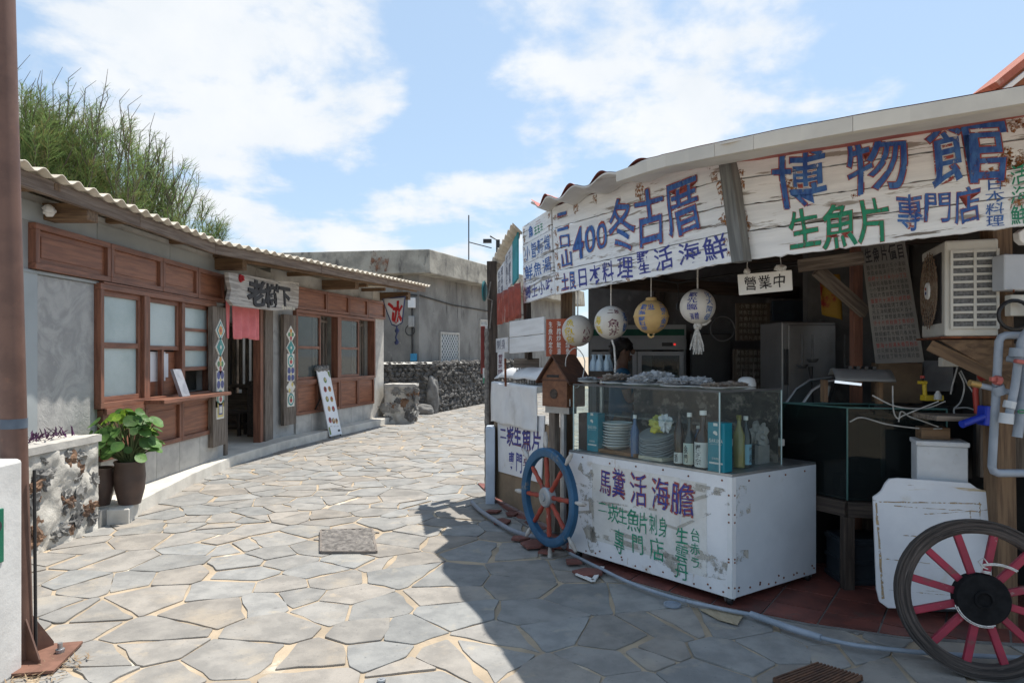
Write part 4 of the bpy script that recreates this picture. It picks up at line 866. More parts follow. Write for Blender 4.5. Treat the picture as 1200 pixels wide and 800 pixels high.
def tf(u, v):
    a = -.35 + v * 3.9; r = .21 + .02 * noise.noise(V((u * 4, v * 5, 0))) + .008 * math.sin(u * 17 + 3 * v) * (1 if v < .5 else .5)
    if v > .55: return PW.p(.03 + u * (PW.len * .74), 1.33 - (v - .55) / .45 * .45 + .02 * noise.noise(V((u * 6, 1, 0))), .04 + .03 * noise.noise(V((u * 7, v * 3, 4))))
    t = v / .55; ang = math.pi * (1 - t) * .86 + .0; rx = .21; cz = 1.28
    return PW.p(.03 + u * (PW.len * .74), cz + (.20 * math.sin(ang) + .02 * noise.noise(V((u * 5, t * 4, 2)))) * (1 - .25 * max(0, .15 - u) / .15), -.18 + rx * -math.cos(ang) + .015 * noise.noise(V((u * 8, t * 3, 7))))
m.grid(tf, 30, 40); 
o = single('covered_bundle', m, tarp, 'bulky bundle under a white plastic cover at the stall corner', 'covered bundle', smooth=180); sd = o.modifiers.new('thickness', 'SOLIDIFY'); sd.thickness = .006

# ---- birdhouse letter box on its pole
bh = thing('birdhouse', 'brown wooden birdhouse letter box with peaked roof beside the ship wheel', 'birdhouse', at(652, 640, 5.85) - V((0, 0, 0)))
bh.location.z = 0.02
bw = mat('birdhouse_wood', (.19, .085, .045), (.125, .055, .03), 4, .55, .001, 26, (.6, 6, 6)); bw2 = mat('birdhouse_roof', (.10, .045, .028), (.06, .03, .02), 4, .6, .001, 26, (.6, 6, 6))
BF = Plane((at(636, 0, 5.82).x, 5.92), (at(664, 0, 5.75).x, 5.72)); W_ = BF.len; hb, he, hp = 1.16, 1.41, 1.575
m = MB(); dp = .24
m.prism([BF.p(0, hb), BF.p(W_, hb), BF.p(W_, he), BF.p(W_ / 2, hp), BF.p(0, he)], BF.n * -dp); part('body', m, bw, bh, bev=.003)
for sgn in (0, 1):
    e = BF.p(-.05 if sgn == 0 else W_ + .05, he - .055, .035); t = BF.p(W_ / 2, hp + .012, .035); m = MB(); n = V((0, 0, .02))
    m.prism([e, t, t + n, e + n], BF.n * -(dp + .07)); part('roof_board', m, bw2, bh, bev=.002)
m = MB(); BF.box(m, W_ * .2, W_ * .68, he + .0, he + .022, .0, .004); part('letter_slot', m, black, bh)
m = MB(); m.lathe([(0, 0), (.042, 0), (.042, .006), (.034, .007), (.034, .004), (0, .004)], BF.p(W_ * .48, 1.27, .0), 20, M=Matrix(((BF.d.x, 0, BF.n.x), (BF.d.y, 0, BF.n.y), (0, 1, 0)))); part('round_hole', m, wood_dark, bh)
m = MB(); BF.box(m, -.01, W_ + .01, he - .03, he - .018, -.01, .006); part('trim', m, bw2, bh)
m = MB(); m.tube([BF.p(W_ / 2, 0.02, -.12), BF.p(W_ / 2, 1.16, -.12)], .03, 8); BF.box(m, -.02, W_ * .9, 1.10, 1.16, -.16, -.06); part('pole', m, steel, bh)
for h in (1.38, 1.2):
    m = MB(); m.box(BF.p(W_, h, -.03) + V((.005, 0, 0)), (.008, .02, .06)); part('hinge', m, steel, bh)
# ---- ship wheel
SWc = V((.285, 5.42, .475)); sdir = V((.49, -.872, 0)); snrm = V((-.872, -.49, 0)); 
sw = thing('ship_wheel', 'blue ship steering wheel with red spokes and worn white handles leaning on the counter', 'ship wheel', V((SWc.x, SWc.y, 0)))
sb = mat('ship_blue', (.026, .105, .205), (.018, .075, .15), 6, .55, .001, 20, spots=[((.16, .17, .17), 7, .60, .70), ((.05, .04, .035), 12, .63, .72)]); srd = mat('ship_red', (.36, .06, .035), (.26, .045, .03), 6, .55, spots=[((.15, .08, .06), 8, .58, .70), ((.45, .30, .25), 14, .64, .72)])
def sp(r, a, d=0.): return SWc + sdir * (r * math.cos(a)) + V((0, 0, 1)) * (r * math.sin(a)) + snrm * d
m = MB(); N = 56; prof = ((.318, -.026), (.388, -.026), (.39, .016), (.376, .026), (.338, .026), (.320, .016)); vs = []; fs = []
for i in range(N):
    for r, d in prof: vs.append(sp(r, 2 * math.pi * i / N, d))
k = len(prof)
for i in range(N):
    for j in range(k): fs.append((i * k + j, i * k + (j + 1) % k, ((i + 1) % N) * k + (j + 1) % k, ((i + 1) % N) * k + j))
m.add(vs, fs); part('rim', m, sb, sw, smooth=35)
for i in range(8):
    a = math.pi / 8 * 0 + i * math.pi / 4 + R(4); m = MB(); m.tube([sp(r, a) for r in (.05, .09, .13, .17, .22, .27, .31)], [.016, .021, .015, .022, .016, .021, .016], 8); part('spoke', m, srd, sw, smooth=60)
    m = MB(); L = .13 if i != 6 else .115; m.tube([sp(r, a) for r in (.385, .41, .44, .47, .385 + L)], [.012, .014, .021, .020, .012], 8); part('handle', m, mat('worn_white_wood', (.52, .51, .49), (.33, .30, .27), 12, .7), sw, smooth=60)
MW = Matrix(((sdir.x, 0, snrm.x), (sdir.y, 0, snrm.y), (0, 1, 0)))
m = MB(); m.lathe([(0, -.03), (.075, -.03), (.08, .03), (.07, .042), (.03, .045), (.028, .055), (0, .056)], SWc, 24, M=MW); part('hub', m, mat('pewter', (.36, .38, .40), (.25, .27, .29), 8, .5, metal=.3), sw, smooth=40)

# ---- counter on castors with painted front
C_, A_, D_ = V((1.38, 4.28, 0)), V((.4525, 5.40, 0)), V((2.13, 4.79, 0)); B_ = A_ + D_ - C_
CT = thing('white_counter', 'white sheet-clad counter on castors with painted characters on its front', 'counter', (C_ + B_) / 2)
h0, h1 = .075, .835
m = MB(); ins = [(p + ((C_ + B_) / 2 - p).normalized() * .01) for p in (A_, C_, D_, B_)]; m.prism([p + V((0, 0, h0 + .01)) for p in ins], (0, 0, h1 - h0 - .012)); part('body', m, steel_w, CT)
PF, PS = Plane(A_, C_), Plane(C_, D_)
m = MB(); PF.box(m, .0, PF.len, h0, h1, -.004, .004); part('front_panel', m, sheet_w, CT)
m = MB(); PS.box(m, .006, PS.len, h0, h1, -.004, .003); part('side_panel', m, mat('white_blue_sheet', (.60, .64, .68), (.53, .57, .61), 2, .35, .002, 5, spots=[((.42, .42, .40), 4, .62, .78), ((.34, .27, .2), 8, .67, .76, (3, .5, 1))]), CT)
m = MB(); m.prism([p + V((0, 0, h1 + .001)) for p in (A_, C_, D_, B_)], (0, 0, .016)); part('top', m, steel, CT)
m = MB(); PF.box(m, PF.len - .03, PF.len + .004, h0, h1, .005, .008); PS.box(m, -.004, .028, h0, h1, .005, .008); part('corner_strip', m, steel_w, CT)
m = MB(); rg = random.Random(3)
for P, n in ((PF, 12), (PS, 9)):
    for i in range(n):
        for h in (h0 + .03, h1 - .03) if i % 2 else (h0 + .03, h0 + .05):
            s = P.len * (i + .5) / n + rg.uniform(-.03, .03); m.lathe([(0, .008), (.006, .008), (.007, .004)], P.p(s, h + rg.uniform(-.01, .01), 0), 8, M=Matrix(((P.d.x, 0, P.n.x), (P.d.y, 0, P.n.y), (0, 1, 0))))
    for h in (.14, .3, .32, .55, .6, .72):
        s = P.len - .018 if P is PF else .015; m.lathe([(0, .011), (.006, .011), (.007, .006)], P.p(s, h, 0), 8, M=Matrix(((P.d.x, 0, P.n.x), (P.d.y, 0, P.n.y), (0, 1, 0))))
part('rivet', m, rust, CT)['kind'] = 'stuff'
tapem = mat('grubby_tape', (.46, .44, .39), (.34, .32, .28), 9, .6, .003, 20, alpha=(7, .46, .58, (1, 1, 1))); tape2 = mat('clear_tape', (.68, .68, .66), (.58, .57, .54), 6, .25, .002, 14)
m = MB(); qf = lambda u, v, d: PF.p(u * PF.len, h1 - v * (h1 - h0), .004 + d)
def strip(m, u0, v0, u1, v1, w, d, mi=0):
    a, b = qf(u0, v0, d), qf(u1, v1, d); t = (b - a).normalized(); n = t.cross(PF.n) * w / 2; N = 10
    m.grid(lambda u, v: a.lerp(b, u) + n * (2 * v - 1) * (1 + .2 * noise.noise(V((u * 6, u0 * 9, v0)))) + n * .25 * noise.noise(V((u * 4, v0 * 7, 3))), N, 2, mi)
m.grid(lambda u, v: qf(.175 + .555 * u, .075 + .76 * v, .0018 + .0012 * noise.noise(V((u * 7, v * 7, 1)))), 12, 8, 1)
m.grid(lambda u, v: qf(.735 + .14 * u, .085 + .80 * v, .0016), 4, 6, 1)
part('film', m, [tapem, tape2], CT)
m = MB()
for u0, v0, u1, v1, w in ((.16, .14, .18, .86, .05), (.02, .30, .2, .33, .02), (.1, .46, .6, .40, .015), (.2, .44, .72, .53, .018), (.18, .78, .96, .80, .035), (.12, .60, .2, .95, .11), (.72, .52, .99, .22, .02), (.74, .30, .98, .10, .022), (.74, .12, .97, .14, .05), (.75, .70, .98, .76, .09), (.60, .80, .74, .88, .10), (.68, .90, .97, .84, .03), (.3, .70, .5, .72, .03), (.03, .62, .17, .56, .02), (.08, .12, .18, .22, .06), (.05, .36, .14, .42, .05)): strip(m, u0, v0, u1, v1, w, .0042)
for s0, hh, w in ((.0, .74, .10), (.0, .70, .05), (.0, .33, .12), (.0, .62, .14)): m.grid(lambda u, v: PS.p(s0 + .035 + w * u, hh + .09 * (v - .5) * (1 - .4 * u), .0052), 4, 3)
part('torn_tape', m, tapem, CT)['kind'] = 'stuff'
def f(m):
    for ch, u0, v0, u1, v1 in (('馬', .225, .115, .315, .365), ('糞', .315, .085, .405, .37), ('活', .43, .10, .545, .40), ('海', .565, .095, .675, .395), ('膽', .675, .11, .82, .405)): put(m, ch, qf, u0, v0, u1, v1, .0055, .012, 1); put(m, ch, qf, u0, v0, u1, v1, .0062, -.006, 3)
    for ch, u0, v0, u1, v1 in (('二', .215, .43, .285, .54), ('崁', .285, .43, .36, .62), ('生', .35, .44, .42, .61), ('魚', .41, .44, .50, .65), ('片', .485, .44, .55, .66), ('刺', .55, .44, .605, .63), ('身', .605, .44, .665, .64), ('專', .325, .66, .40, .90), ('門', .44, .655, .525, .86), ('店', .55, .655, .65, .86)): put(m, ch, qf, u0, v0, u1, v1, .0062, .0, 2)
    colm(m, '生雲丹', qf, .70, .50, .785, .97, .0062, .002, 2); colm(m, '台赤ラ', qf, .785, .49, .845, .84, .0062, .004, 2)
m = MB(); f(m); part('lettering', m, PAINT, CT)
for p in (C_, D_, A_, B_):
    ctr = p + ((C_ + B_) / 2 - p).normalized() * .07; m = MB(); m.lathe([(0, -.016), (.028, -.016), (.034, -.01), (.034, .01), (.028, .016), (0, .016)], ctr + V((.01, -.02, .037 + .013)), 18, M=Matrix.Rotation(R(90), 3, 'Y') @ Matrix.Rotation(R(30), 3, 'X')); w_ = part('castor', m, black, CT, smooth=40)
    m = MB(); m.box(ctr + V((0, 0, .075)), (.05, .05, .012)); m.beam(ctr + V((.03, 0, .075)), ctr + V((.032, -.02, .045)), .008, .03); m.beam(ctr + V((-.016, 0, .075)), ctr + V((-.014, -.02, .045)), .008, .03); part('fork', m, steel, w_)

# ---- glass case on the counter, and what is in it
gc0, gc1 = h1 + .018, 1.365
GA_, GC_, GD_ = V((.485, 5.375, 0)), V((1.315, 4.325, 0)), V((1.845, 4.675, 0)); GB_ = GA_ + GD_ - GC_
GT = thing('glass_display_case', 'clear glass display case full of bottles and plates on the white counter', 'display case', (GC_ + GB_) / 2 + V((0, 0, gc0)))
pn = glass('case_glass', (.93, .965, .96), .02)
for a, b in ((GA_, GC_), (GC_, GD_), (GD_, GB_), (GA_, GB_)):
    P = Plane(a, b); m = MB(); P.box(m, .003, P.len - .003, gc0, gc1, -.003, .003); part('pane', m, pn, GT)
m = MB(); m.prism([p + V((0, 0, gc1)) for p in (GA_, GC_, GD_, GB_)], (0, 0, .008)); part('top_pane', m, pn, GT)
edge = mat('glass_edge', (.42, .55, .56), (.34, .47, .48), 8, .2); 
for p in (GC_, GD_, GA_): m = MB(); m.tube([p + V((0, 0, gc0)), p + V((0, 0, gc1))], .005, 6); part('edge', m, edge, GT)
m = MB(); [m.beam(a + V((0, 0, gc1 + .004)), b + V((0, 0, gc1 + .004)), .010, .014) for a, b in ((GA_, GC_), (GC_, GD_))]; part('edge', m, mat('case_trim', (.10, .105, .11), (.07, .072, .075), rough=.4), GT)
PG = Plane(GA_, GC_); PGS = Plane(GC_, GD_)
m = MB(); PB2 = Plane(GA_, GB_); P3 = Plane(GB_, GD_); P3.box(m, .02, P3.len - .02, gc0 + .01, gc1 - .02, .006, .012) if P3.n.dot(PG.n) > 0 else P3.box(m, .02, P3.len - .02, gc0 + .01, gc1 - .02, -.012, -.006); part('reflection_panel', m, mat('mottled_reflection', (.05, .043, .037), (.02, .018, .017), 9, .6, .004, 14, (1, 1, .6), spots=[((.19, .165, .14), 8, .50, .62), ((.02, .018, .016), 14, .55, .66)]), GT)  # added panel behind the glass; its mottling paints a bark-like reflection into the colour
m = MB(); PG.box(m, .1, 1.20, gc0 + .28, gc0 + .29, -.42, -.12); part('shelf', m, glass('shelf_glass', (.8, .88, .88), .12), GT)
label_w = mat('paper_label', (.62, .62, .60), (.55, .55, .53), rough=.6)
def bottle(P, px, dback, h, r, mt_, lab, cap, extra=None, label=None, lcol=None, neck=.30):
    s = P.px(px, 500, -dback)[0]; b = P.p(s, gc0 + .004, -dback); T = thing('bottle', label, 'bottle', b)
    m = MB(); m.lathe([(0, 0), (r, .002), (r, h * (.92 - neck)), (r * .85, h * (.98 - neck)), (r * .36, h * (1.12 - neck)), (r * .32, h * .97), (r * .38, h * .975), (r * .38, h), (0, h)], b, 20); part('body', m, mt_, T, smooth=50)
    m = MB(); m.lathe([(r * .42, h * .94), (r * .42, h + .006), (0, h + .006)], b, 14); part('cap', m, cap, T, smooth=40)
    if lab:
        z0, z1 = lab; m = MB(); a0 = math.atan2(P.n.y, P.n.x); m.grid(lambda u, v: b + V(((r + .0015) * math.cos(a0 + (u - .5) * 2.6), (r + .0015) * math.sin(a0 + (u - .5) * 2.6), h * (z0 + (z1 - z0) * v))), 14, 2); l_ = part('paper_label', m, lcol or label_w, T)
        m = MB(); ql = lambda u, v, d: b + V(((r + .002 + d) * math.cos(a0 + (.5 - u) * -1.6), (r + .002 + d) * math.sin(a0 + (.5 - u) * -1.6), h * (z1 - (z1 - z0) * v)))
        colm(m, extra or '清酒', ql, .25, .08, .75, .92, .001, .01); part('lettering', m, ink, l_)
    return T
brown_gl = mat('brown_glass', (.045, .022, .012), (.03, .016, .01), 4, .12, spec=.6); dark_gl = mat('dark_glass', (.02, .024, .022), (.014, .016, .016), 4, .1, spec=.6); blue_gl = mat('blue_glass', (.08, .13, .24), (.06, .10, .2), 4, .15, spec=.6); pale_gl = mat('yellow_green_glass', (.20, .19, .06), (.15, .145, .045), 4, .12, spec=.6)
bottle(PG, 796, .07, .36, .035, brown_gl, (.03, .23), black, '酒', 'slim brown glass bottle with a low white label, left of the three sake bottles')
bottle(PG, 808, .07, .35, .040, dark_gl, (.04, .44), white_pl, '金門', 'dark bottle with a bordered label between the slim brown bottle and the big-label bottle', mat('cream_label', (.52, .47, .36), (.4, .5, .48)), .42)
bottle(PG, 824, .08, .37, .055, brown_gl, (.02, .46), white_pl, '櫻正宗', 'fat brown sake bottle with a large white label against the teal box', None, .42)
bottle(PGS, 866, .06, .34, .038, pale_gl, None, mat('olive_cap', (.2, .19, .05)), None, 'tall yellow-green glass bottle right of the teal box')
bottle(PGS, 874, .06, .33, .036, dark_gl, (.05, .46), white_pl, '竹葉', 'dark bottle with a pale blue oval label right of the teal box', mat('pale_blue_label', (.20, .40, .52), (.16, .34, .45)))
bottle(PG, 744, .09, .30, .032, blue_gl, None, white_pl, None, 'clear bluish bottle with a white cap beside the stack of plates')
bottle(PG, 818, .30, .24, .030, blue_gl, None, white_pl, None, 'small blue bottle standing at the back of the glass case')
teal = mat('teal_card', (.006, .20, .27), (.005, .16, .22), 6, .4)
def gbox(P, px, dback, w, d, h, label, word):
    s = P.px(px, 500, -dback)[0]; T = thing('gift_box', label, 'gift box', P.p(s, gc0 + .003, -dback)); m = MB(); P.box(m, s - w / 2, s + w / 2, gc0 + .003, gc0 + h, -dback - d, -dback); part('carton', m, teal, T, bev=.002)
    q = lambda u, v, e: P.p(s - w / 2 + w * u, gc0 + h - h * v, -dback + e); m = MB(); row(m, word, q, .08, .31, .92, .41, .0015, .012); row(m, 'DELICACIES', q, .15, .42, .85, .445, .0015, 0); ngon(m, q, .45, .20, .12, .035, 12, 0, .0015, 0); ngon(m, q, .53, .225, .07, .03, 10, 0, .0016, 0); m.add([q(.1, .80, .0015), q(.9, .80, .0015), q(.9, .835, .0015), q(.1, .835, .0015)], [(0, 1, 2, 3)]); row(m, '珍味禮盒', q, .25, .70, .75, .75, .0015); m.add([q(.35, .005, .0015), q(.6, .005, .0015), q(.6, .065, .0015), q(.35, .065, .0015)], [(0, 1, 2, 3)]); part('lettering', m, label_w, T)
gbox(PG, 839, .012, .125, .085, .315, 'tall teal gift box with white emblem at the front corner of the glass case', 'SAKURA')
gbox(PG, 694, .05, .115, .08, .30, 'tall teal gift box with white emblem at the left end of the glass case', 'SAKURA')
m = MB(); s = PG.px(682, 500, -.05)[0]; PG.box(m, s - .05, s + .045, gc0 + .003, gc0 + .29, -.14, -.06); o = single('dark_carton', m, mat('dark_brown_card', (.06, .035, .03), (.04, .025, .022)), 'dark brown carton behind the left teal gift box', 'carton', bev=.002)
porc = mat('white_porcelain', (.62, .63, .63), (.54, .55, .55), 4, .25); porc2 = mat('grey_striped_porcelain', (.34, .35, .36), (.25, .26, .27), 4, .3)
def stack(px, dback, r, n, dz, mt_, label, tilt=0.):
    s = PG.px(px, 500, -dback)[0]; b = PG.p(s, gc0 + .03, -dback); T = thing('plate_stack', label, 'plates', b); M = Matrix.Rotation(tilt, 3, PG.d)
    for i in range(n):
        m = MB(); m.lathe([(0, 0), (r * .55, 0), (r * .62, .003), (r, dz * 1.5), (r * .985, dz * 1.5 + .004), (r * .6, .008), (0, .007)], b + V((rnd.uniform(-.006, .006), rnd.uniform(-.006, .006), i * dz)), 28, M=M); part('plate', m, mt_, T, smooth=50)
stack(724, .17, .115, 9, .021, porc, 'stack of white plates in the left half of the glass case')
stack(772, .19, .14, 16, .0095, porc2, 'tilted stack of thin grey striped plates in the middle of the glass case', .32)
m = MB(); s0 = PG.px(703, 500, -.2)[0]; s1 = PG.px(760, 500, -.2)[0]; PG.box(m, s0, s1, gc0 + .003, gc0 + .03, -.30, -.06); single('wooden_tray', m, mat('orange_wood', (.24, .11, .045), (.16, .075, .03), 4, .6), 'low orange-brown wooden tray under the white plates in the glass case', 'tray', bev=.002)
m = MB(); s0 = PG.px(764, 500, -.2)[0]; s1 = PG.px(792, 500, -.2)[0]; PG.box(m, s0, s1, gc0 + .003, gc0 + .028, -.32, -.05); single('pale_tray', m, mat('pale_card', (.50, .46, .36), (.44, .40, .31)), 'pale flat tray under the grey striped plates in the glass case', 'tray', bev=.002)
film = mat('crinkled_film', (.50, .52, .54), (.36, .375, .39), 9, .18, .004, 24, spec=.7, alpha=.72)
film2 = mat('dark_food', (.30, .26, .22), (.16, .13, .11), 9, .5, .004, 20)
m = MB(); s = PG.px(775, 447, -.2)[0]; m.blob(PG.p(s, gc0 + .245, -.18), .062, 3, .4, 2.5, (1.1, .8, .9)); o = single('yellow_packet', m, mat('yellow_packet', (.55, .48, .03), (.42, .42, .10), 12, .3), 'crumpled yellow packet lying on the grey striped plates', 'packet', smooth=40); m = MB(); m.blob(PG.p(s + .06, gc0 + .26, -.17), .055, 3, .5, 3, (.8, .7, 1)); part('white_end', m, lpaper, o, smooth=30)
m = MB(); s = PG.px(704, 470, -.17)[0]; m.blob(PG.p(s, gc0 + .12, -.18), .085, 3, .35, 3, (1, .7, 1.2), flat=-.115); single('plastic_bag', m, film, 'crumpled clear plastic bag between the left gift box and the plates', 'plastic bag', smooth=40)
m = MB(); s = PGS.px(895, 500, -.08)[0]; PGS.box(m, s - .07, s + .05, gc0 + .003, gc0 + .13, -.10, -.07); m.blob(PGS.p(s + .0, gc0 + .20, -.12), .075, 3, .4, 3, (.8, .6, 1.1)); single('wrapped_packet', m, mat('grey_card', (.30, .30, .29), (.2, .2, .2), 5, .5), 'grey packet propped at the right end of the glass case', 'packet', smooth=30)
m = MB(); m.box((1.75, 5.15, gc0 + .115), (.45, .42, .05)); m2 = MB(); m2.box((1.75, 5.15, gc0 + .045), (.40, .38, .085)); o = single('cutting_board', m, mat('white_board', (.58, .58, .56), (.5, .5, .48), 4, .5), 'thick white cutting board behind the right end of the glass case', 'cutting board', bev=.006); single('wooden_block', m2, wood_brown, 'brown wooden block carrying the white cutting board', 'block')
# wrapped plates on the case top
def wplate(px, dback, r, hgt, mt_, label, seed):
    s = PG.px(px, 450, -dback)[0]; b = PG.p(s, gc1 + .010, -dback); T = thing('wrapped_plate', label, 'wrapped plate', b, group='wrapped plates on the glass case')
    m = MB(); m.lathe([(0, 0), (r * .6, 0), (r, .014), (r * .98, .018), (r * .6, .006), (0, .006)], b, 24); part('plate', m, porc, T, smooth=50)
    st = rnd.getstate(); rnd.seed(seed); m = MB()
    for _ in range(9): a = rnd.uniform(0, 6.3); rr = r * rnd.uniform(.1, .65); m.blob(b + V((rr * math.cos(a), rr * math.sin(a), .02 + hgt * .3)), rnd.uniform(.35, .6) * r, 3, .55, 3.5, (1, 1, hgt / r * .9), flat=-.012)
    part('food', m, mt_, T, smooth=25); rnd.setstate(st)
for i, (px, db, r, hg, mt_, lab) in enumerate(((690, .22, .09, .03, film, 'low wrapped plate at the left end of the glass case top'), (722, .20, .13, .07, film2, 'wrapped plate of brownish food near the left end of the case top'), (748, .14, .12, .06, film, 'wrapped plate of pale food in front of the tallest heap on the case top'), (770, .27, .14, .10, film, 'tallest heap of plastic wrap at the middle of the case top'), (792, .12, .11, .055, film, 'wrapped plate just right of the middle of the case top'), (815, .2, .13, .065, film, 'wide wrapped plate above the sake bottles on the case top'), (838, .12, .10, .028, film2, 'shallow wrapped plate above the teal gift box on the case top'), (862, .33, .10, .03, film2, 'dark flat wrapped plate near the white bowl on the case top'))): wplate(px, db, r, hg, mt_, lab, 40 + i)
b = at(875, 457, 4.95); b.z = gc1 + .009; m = MB(); m.lathe([(.065, 0), (.066, .02), (.055, .055), (.03, .068), (0, .07)], b, 24); single('upturned_bowl', m, porc, 'small white bowl upside down at the right end of the case top', 'bowl', smooth=50)

# ---- hanging fishing floats
fw1 = mat('float_white', (.58, .55, .50), (.46, .43, .38), 3, .55, .001, 30, spots=[((.33, .29, .24), 5, .62, .78)]); fw2 = mat('float_pale', (.66, .65, .61), (.54, .52, .48), 3, .5, .001, 30, spots=[((.38, .34, .28), 5, .64, .78)]); fy = mat('float_yellow', (.55, .38, .16), (.44, .30, .13), 3, .5, .001, 30, spots=[((.62, .55, .42), 3, .56, .72)])
def fl(px, py, z, rpx, mt_, label, marks, yellow=False, tassel=False):
    c = at(px, py, z); r = rpx / FX * z; T = thing('fishing_float', label, 'fishing float', c - V((0, 0, r)), group='fishing floats hanging under the sign')
    m = MB(); n = 24; prof = [(r * math.sin(math.pi * i / n), -r * math.cos(math.pi * i / n)) for i in range(n + 1)]
    if yellow: prof = [(a, b) for a, b in prof if b < r * .0] + [(r * 1.03, -.006), (r * 1.03, .006)] + [(a, b) for a, b in prof if b >= 0]
    m.lathe(prof, c, 32); part('ball', m, mt_, T, smooth=50)
    m = MB(); m.tube([c + V((0, 0, r * .95)), V((c.x, c.y, 2.60))], .006 if not yellow else .004, 6); part('cord', m, rope_m, T)
    if yellow:
        m = MB(); m.lathe([(r * .35, r * .9), (r * .30, r * 1.10), (r * .18, r * 1.14), (0, r * 1.14)], c, 16); m2 = MB(); m2.tube([c + V((.16 * r * math.cos(t), 0, -r * 1.04 + .16 * r * math.sin(t))) for t in [i * .4 for i in range(16)]], r * .06, 6); part('neck', m, mt_, T, smooth=50); part('eye', m2, mt_, T, smooth=50)
    dirn = math.atan2(-c.x, -(-c.y)) ; base = math.atan2(-c.y, -c.x)
    q = lambda u, v, d: c + V(((r + .0015 + d) * math.cos(base + (u - .5) * 2.6) * math.cos((.5 - v) * 2.2), (r + .0015 + d) * math.sin(base + (u - .5) * 2.6) * math.cos((.5 - v) * 2.2), (r + .0015 + d) * math.sin((.5 - v) * 2.2)))
    m = MB()
    for kind, txt, u0, v0, u1, v1, mi in marks: (colm if kind == 'c' else row)(m, txt, q, u0, v0, u1, v1, .0005, .012, mi, wob=.03)
    part('lettering', m, PAINT, T)
    if tassel:
        m = MB(); st = rnd.getstate(); rnd.seed(4)
        for i in range(46):
            a = rnd.uniform(0, 6.28); rr = rnd.uniform(.01, .05); b = c + V((-.005, 0, -r - .02)); L = rnd.uniform(.12, .21)
            m.tube([b, b + V((rr * .5 * math.cos(a), rr * .5 * math.sin(a), -L * .4)), b + V((rr * 1.1 * math.cos(a), rr * 1.1 * math.sin(a), -L))], .005, 5)
        m.blob(c + V((0, 0, -r - .015)), .03, 2, .3); part('rope_tassel', m, rope_m, T, smooth=60); rnd.setstate(st)
        m = MB(); m.tube([c + V((.0, 0, -r - .01)), c + V((.06, 0, -r + .0)), c + V((.10, .02, -r + .03))], .012, 6); part('rope_end', m, rope_m, T)
fl(677, 387.5, 6.08, 18.5, fw1, 'leftmost greyish white fishing float with yellow painting next to the red board', [('c', '魚魚魚', .12, .15, .42, .9, 5), ('c', '小菜', .62, .40, .85, .9, 4)])
fl(716, 378, 5.66, 19.5, fw2, 'white fishing float with yellow edge and dark red characters, second from the red board', [('c', '海海', .05, .3, .25, .85, 5), ('c', '魚丼', .42, .42, .72, .9, 4), ('c', '海鮮', .80, .2, .98, .8, 0), ('r', '二崁', .4, .12, .75, .28, 4)], )
fl(763, 371, 5.35, 20, fy, 'yellowish fishing float with a raised seam and blue characters', [('r', '歡迎', .2, .15, .6, .34, 0), ('c', '海鮮料理', .18, .35, .38, .92, 0), ('c', '二崁生魚片', .72, .1, .93, .88, 0)], yellow=True)
fl(817.5, 359, 5.15, 20.5, fw2, 'white fishing float with a white rope tassel hanging below it', [('c', '歡光臨', .25, .1, .50, .62, 3), ('c', '化大阿母', .68, .08, .88, .92, 0), ('r', '海膽', .28, .68, .55, .9, 3)], tassel=True)
# plastic strip hanging below the second float
m = MB(); a = at(717, 398, 5.6); m.tube([a, a + V((.02, 0, -.06)), a + V((.03, 0, -.2)), a + V((.025, 0, -.27))], .009, 6); single('hanging_rope', m, rope_m, 'short white rope dangling under the second fishing float', 'rope', smooth=60)
m = MB(); a = at(674, 406, 5.8); m.tube([a + V((.10 * math.cos(t) * (.8 + .1 * math.sin(3 * t)), .02 * math.sin(2 * t), -.18 + .17 * math.sin(t))) for t in [i * .33 for i in range(20)]], .0045, 5); single('coiled_tubing', m, rope_m, 'loop of pale tubing hanging between the birdhouse and the leftmost float', 'tubing', smooth=60)

# red board of white writing
m = MB(); PR = Plane((at(640, 0, 6.25).x, 6.25), (at(674, 0, 6.1).x, 6.1)); a, b = PR.px(640, 374); c, d = PR.px(675, 417.5); PR.box(m, a, c, d, b, -.02, 0); o = single('red_menu_board', m, mat('red_board', (.34, .075, .03), (.26, .055, .025), 3, .6, spots=[((.16, .05, .03), 5, .6, .76)]), 'orange-red menu board with columns of white writing behind the leftmost float', 'menu board')
q = lambda u, v, e: PR.p(a + (c - a) * u, b + (d - b) * v, e); m = MB(); [colm(m, t, q, u, .06, u + .15, .96, .002, .01) for t, u in (('生魚片定食', .08), ('海膽炒飯湯', .36), ('小管麵線魚', .66))]; part('lettering', m, label_w, o)

# open sign
m = MB(); PO = Plane((at(865, 0, 4.75).x, 4.75), (at(928, 0, 4.62).x, 4.62)); Qo = Quad(PO, [(864, 321.5), (928, 316), (929, 340), (866, 346)]); Qo.slab(m, 0, 1, 0, 1, -.012, 0); o = single('hanging_open_sign', m, mat('open_sign_white', (.74, .74, .72), (.68, .68, .66), 3, .4), 'small white hanging sign reading 營業中 under the museum board', 'sign', bev=.006)
m = MB(); row(m, '營業中', Qo.q, .10, .16, .90, .80, .002, .010); part('lettering', m, ink, o)
m = MB(); a, b = Qo.q(.18, 0), Qo.q(.82, 0); top_ = at(876, 300, 4.72); t2 = at(914, 298, 4.66); m.tube([a + V((0, 0, -.01)), top_, t2, b + V((0, 0, -.01))], .004, 5); m.blob(a + V((0, 0, .015)), .022, 2, .3); m.blob(b + V((-.01, 0, .018)), .03, 2, .35, 2.2, (1.3, 1, .8)); part('cord', m, rope_m, o, smooth=60)

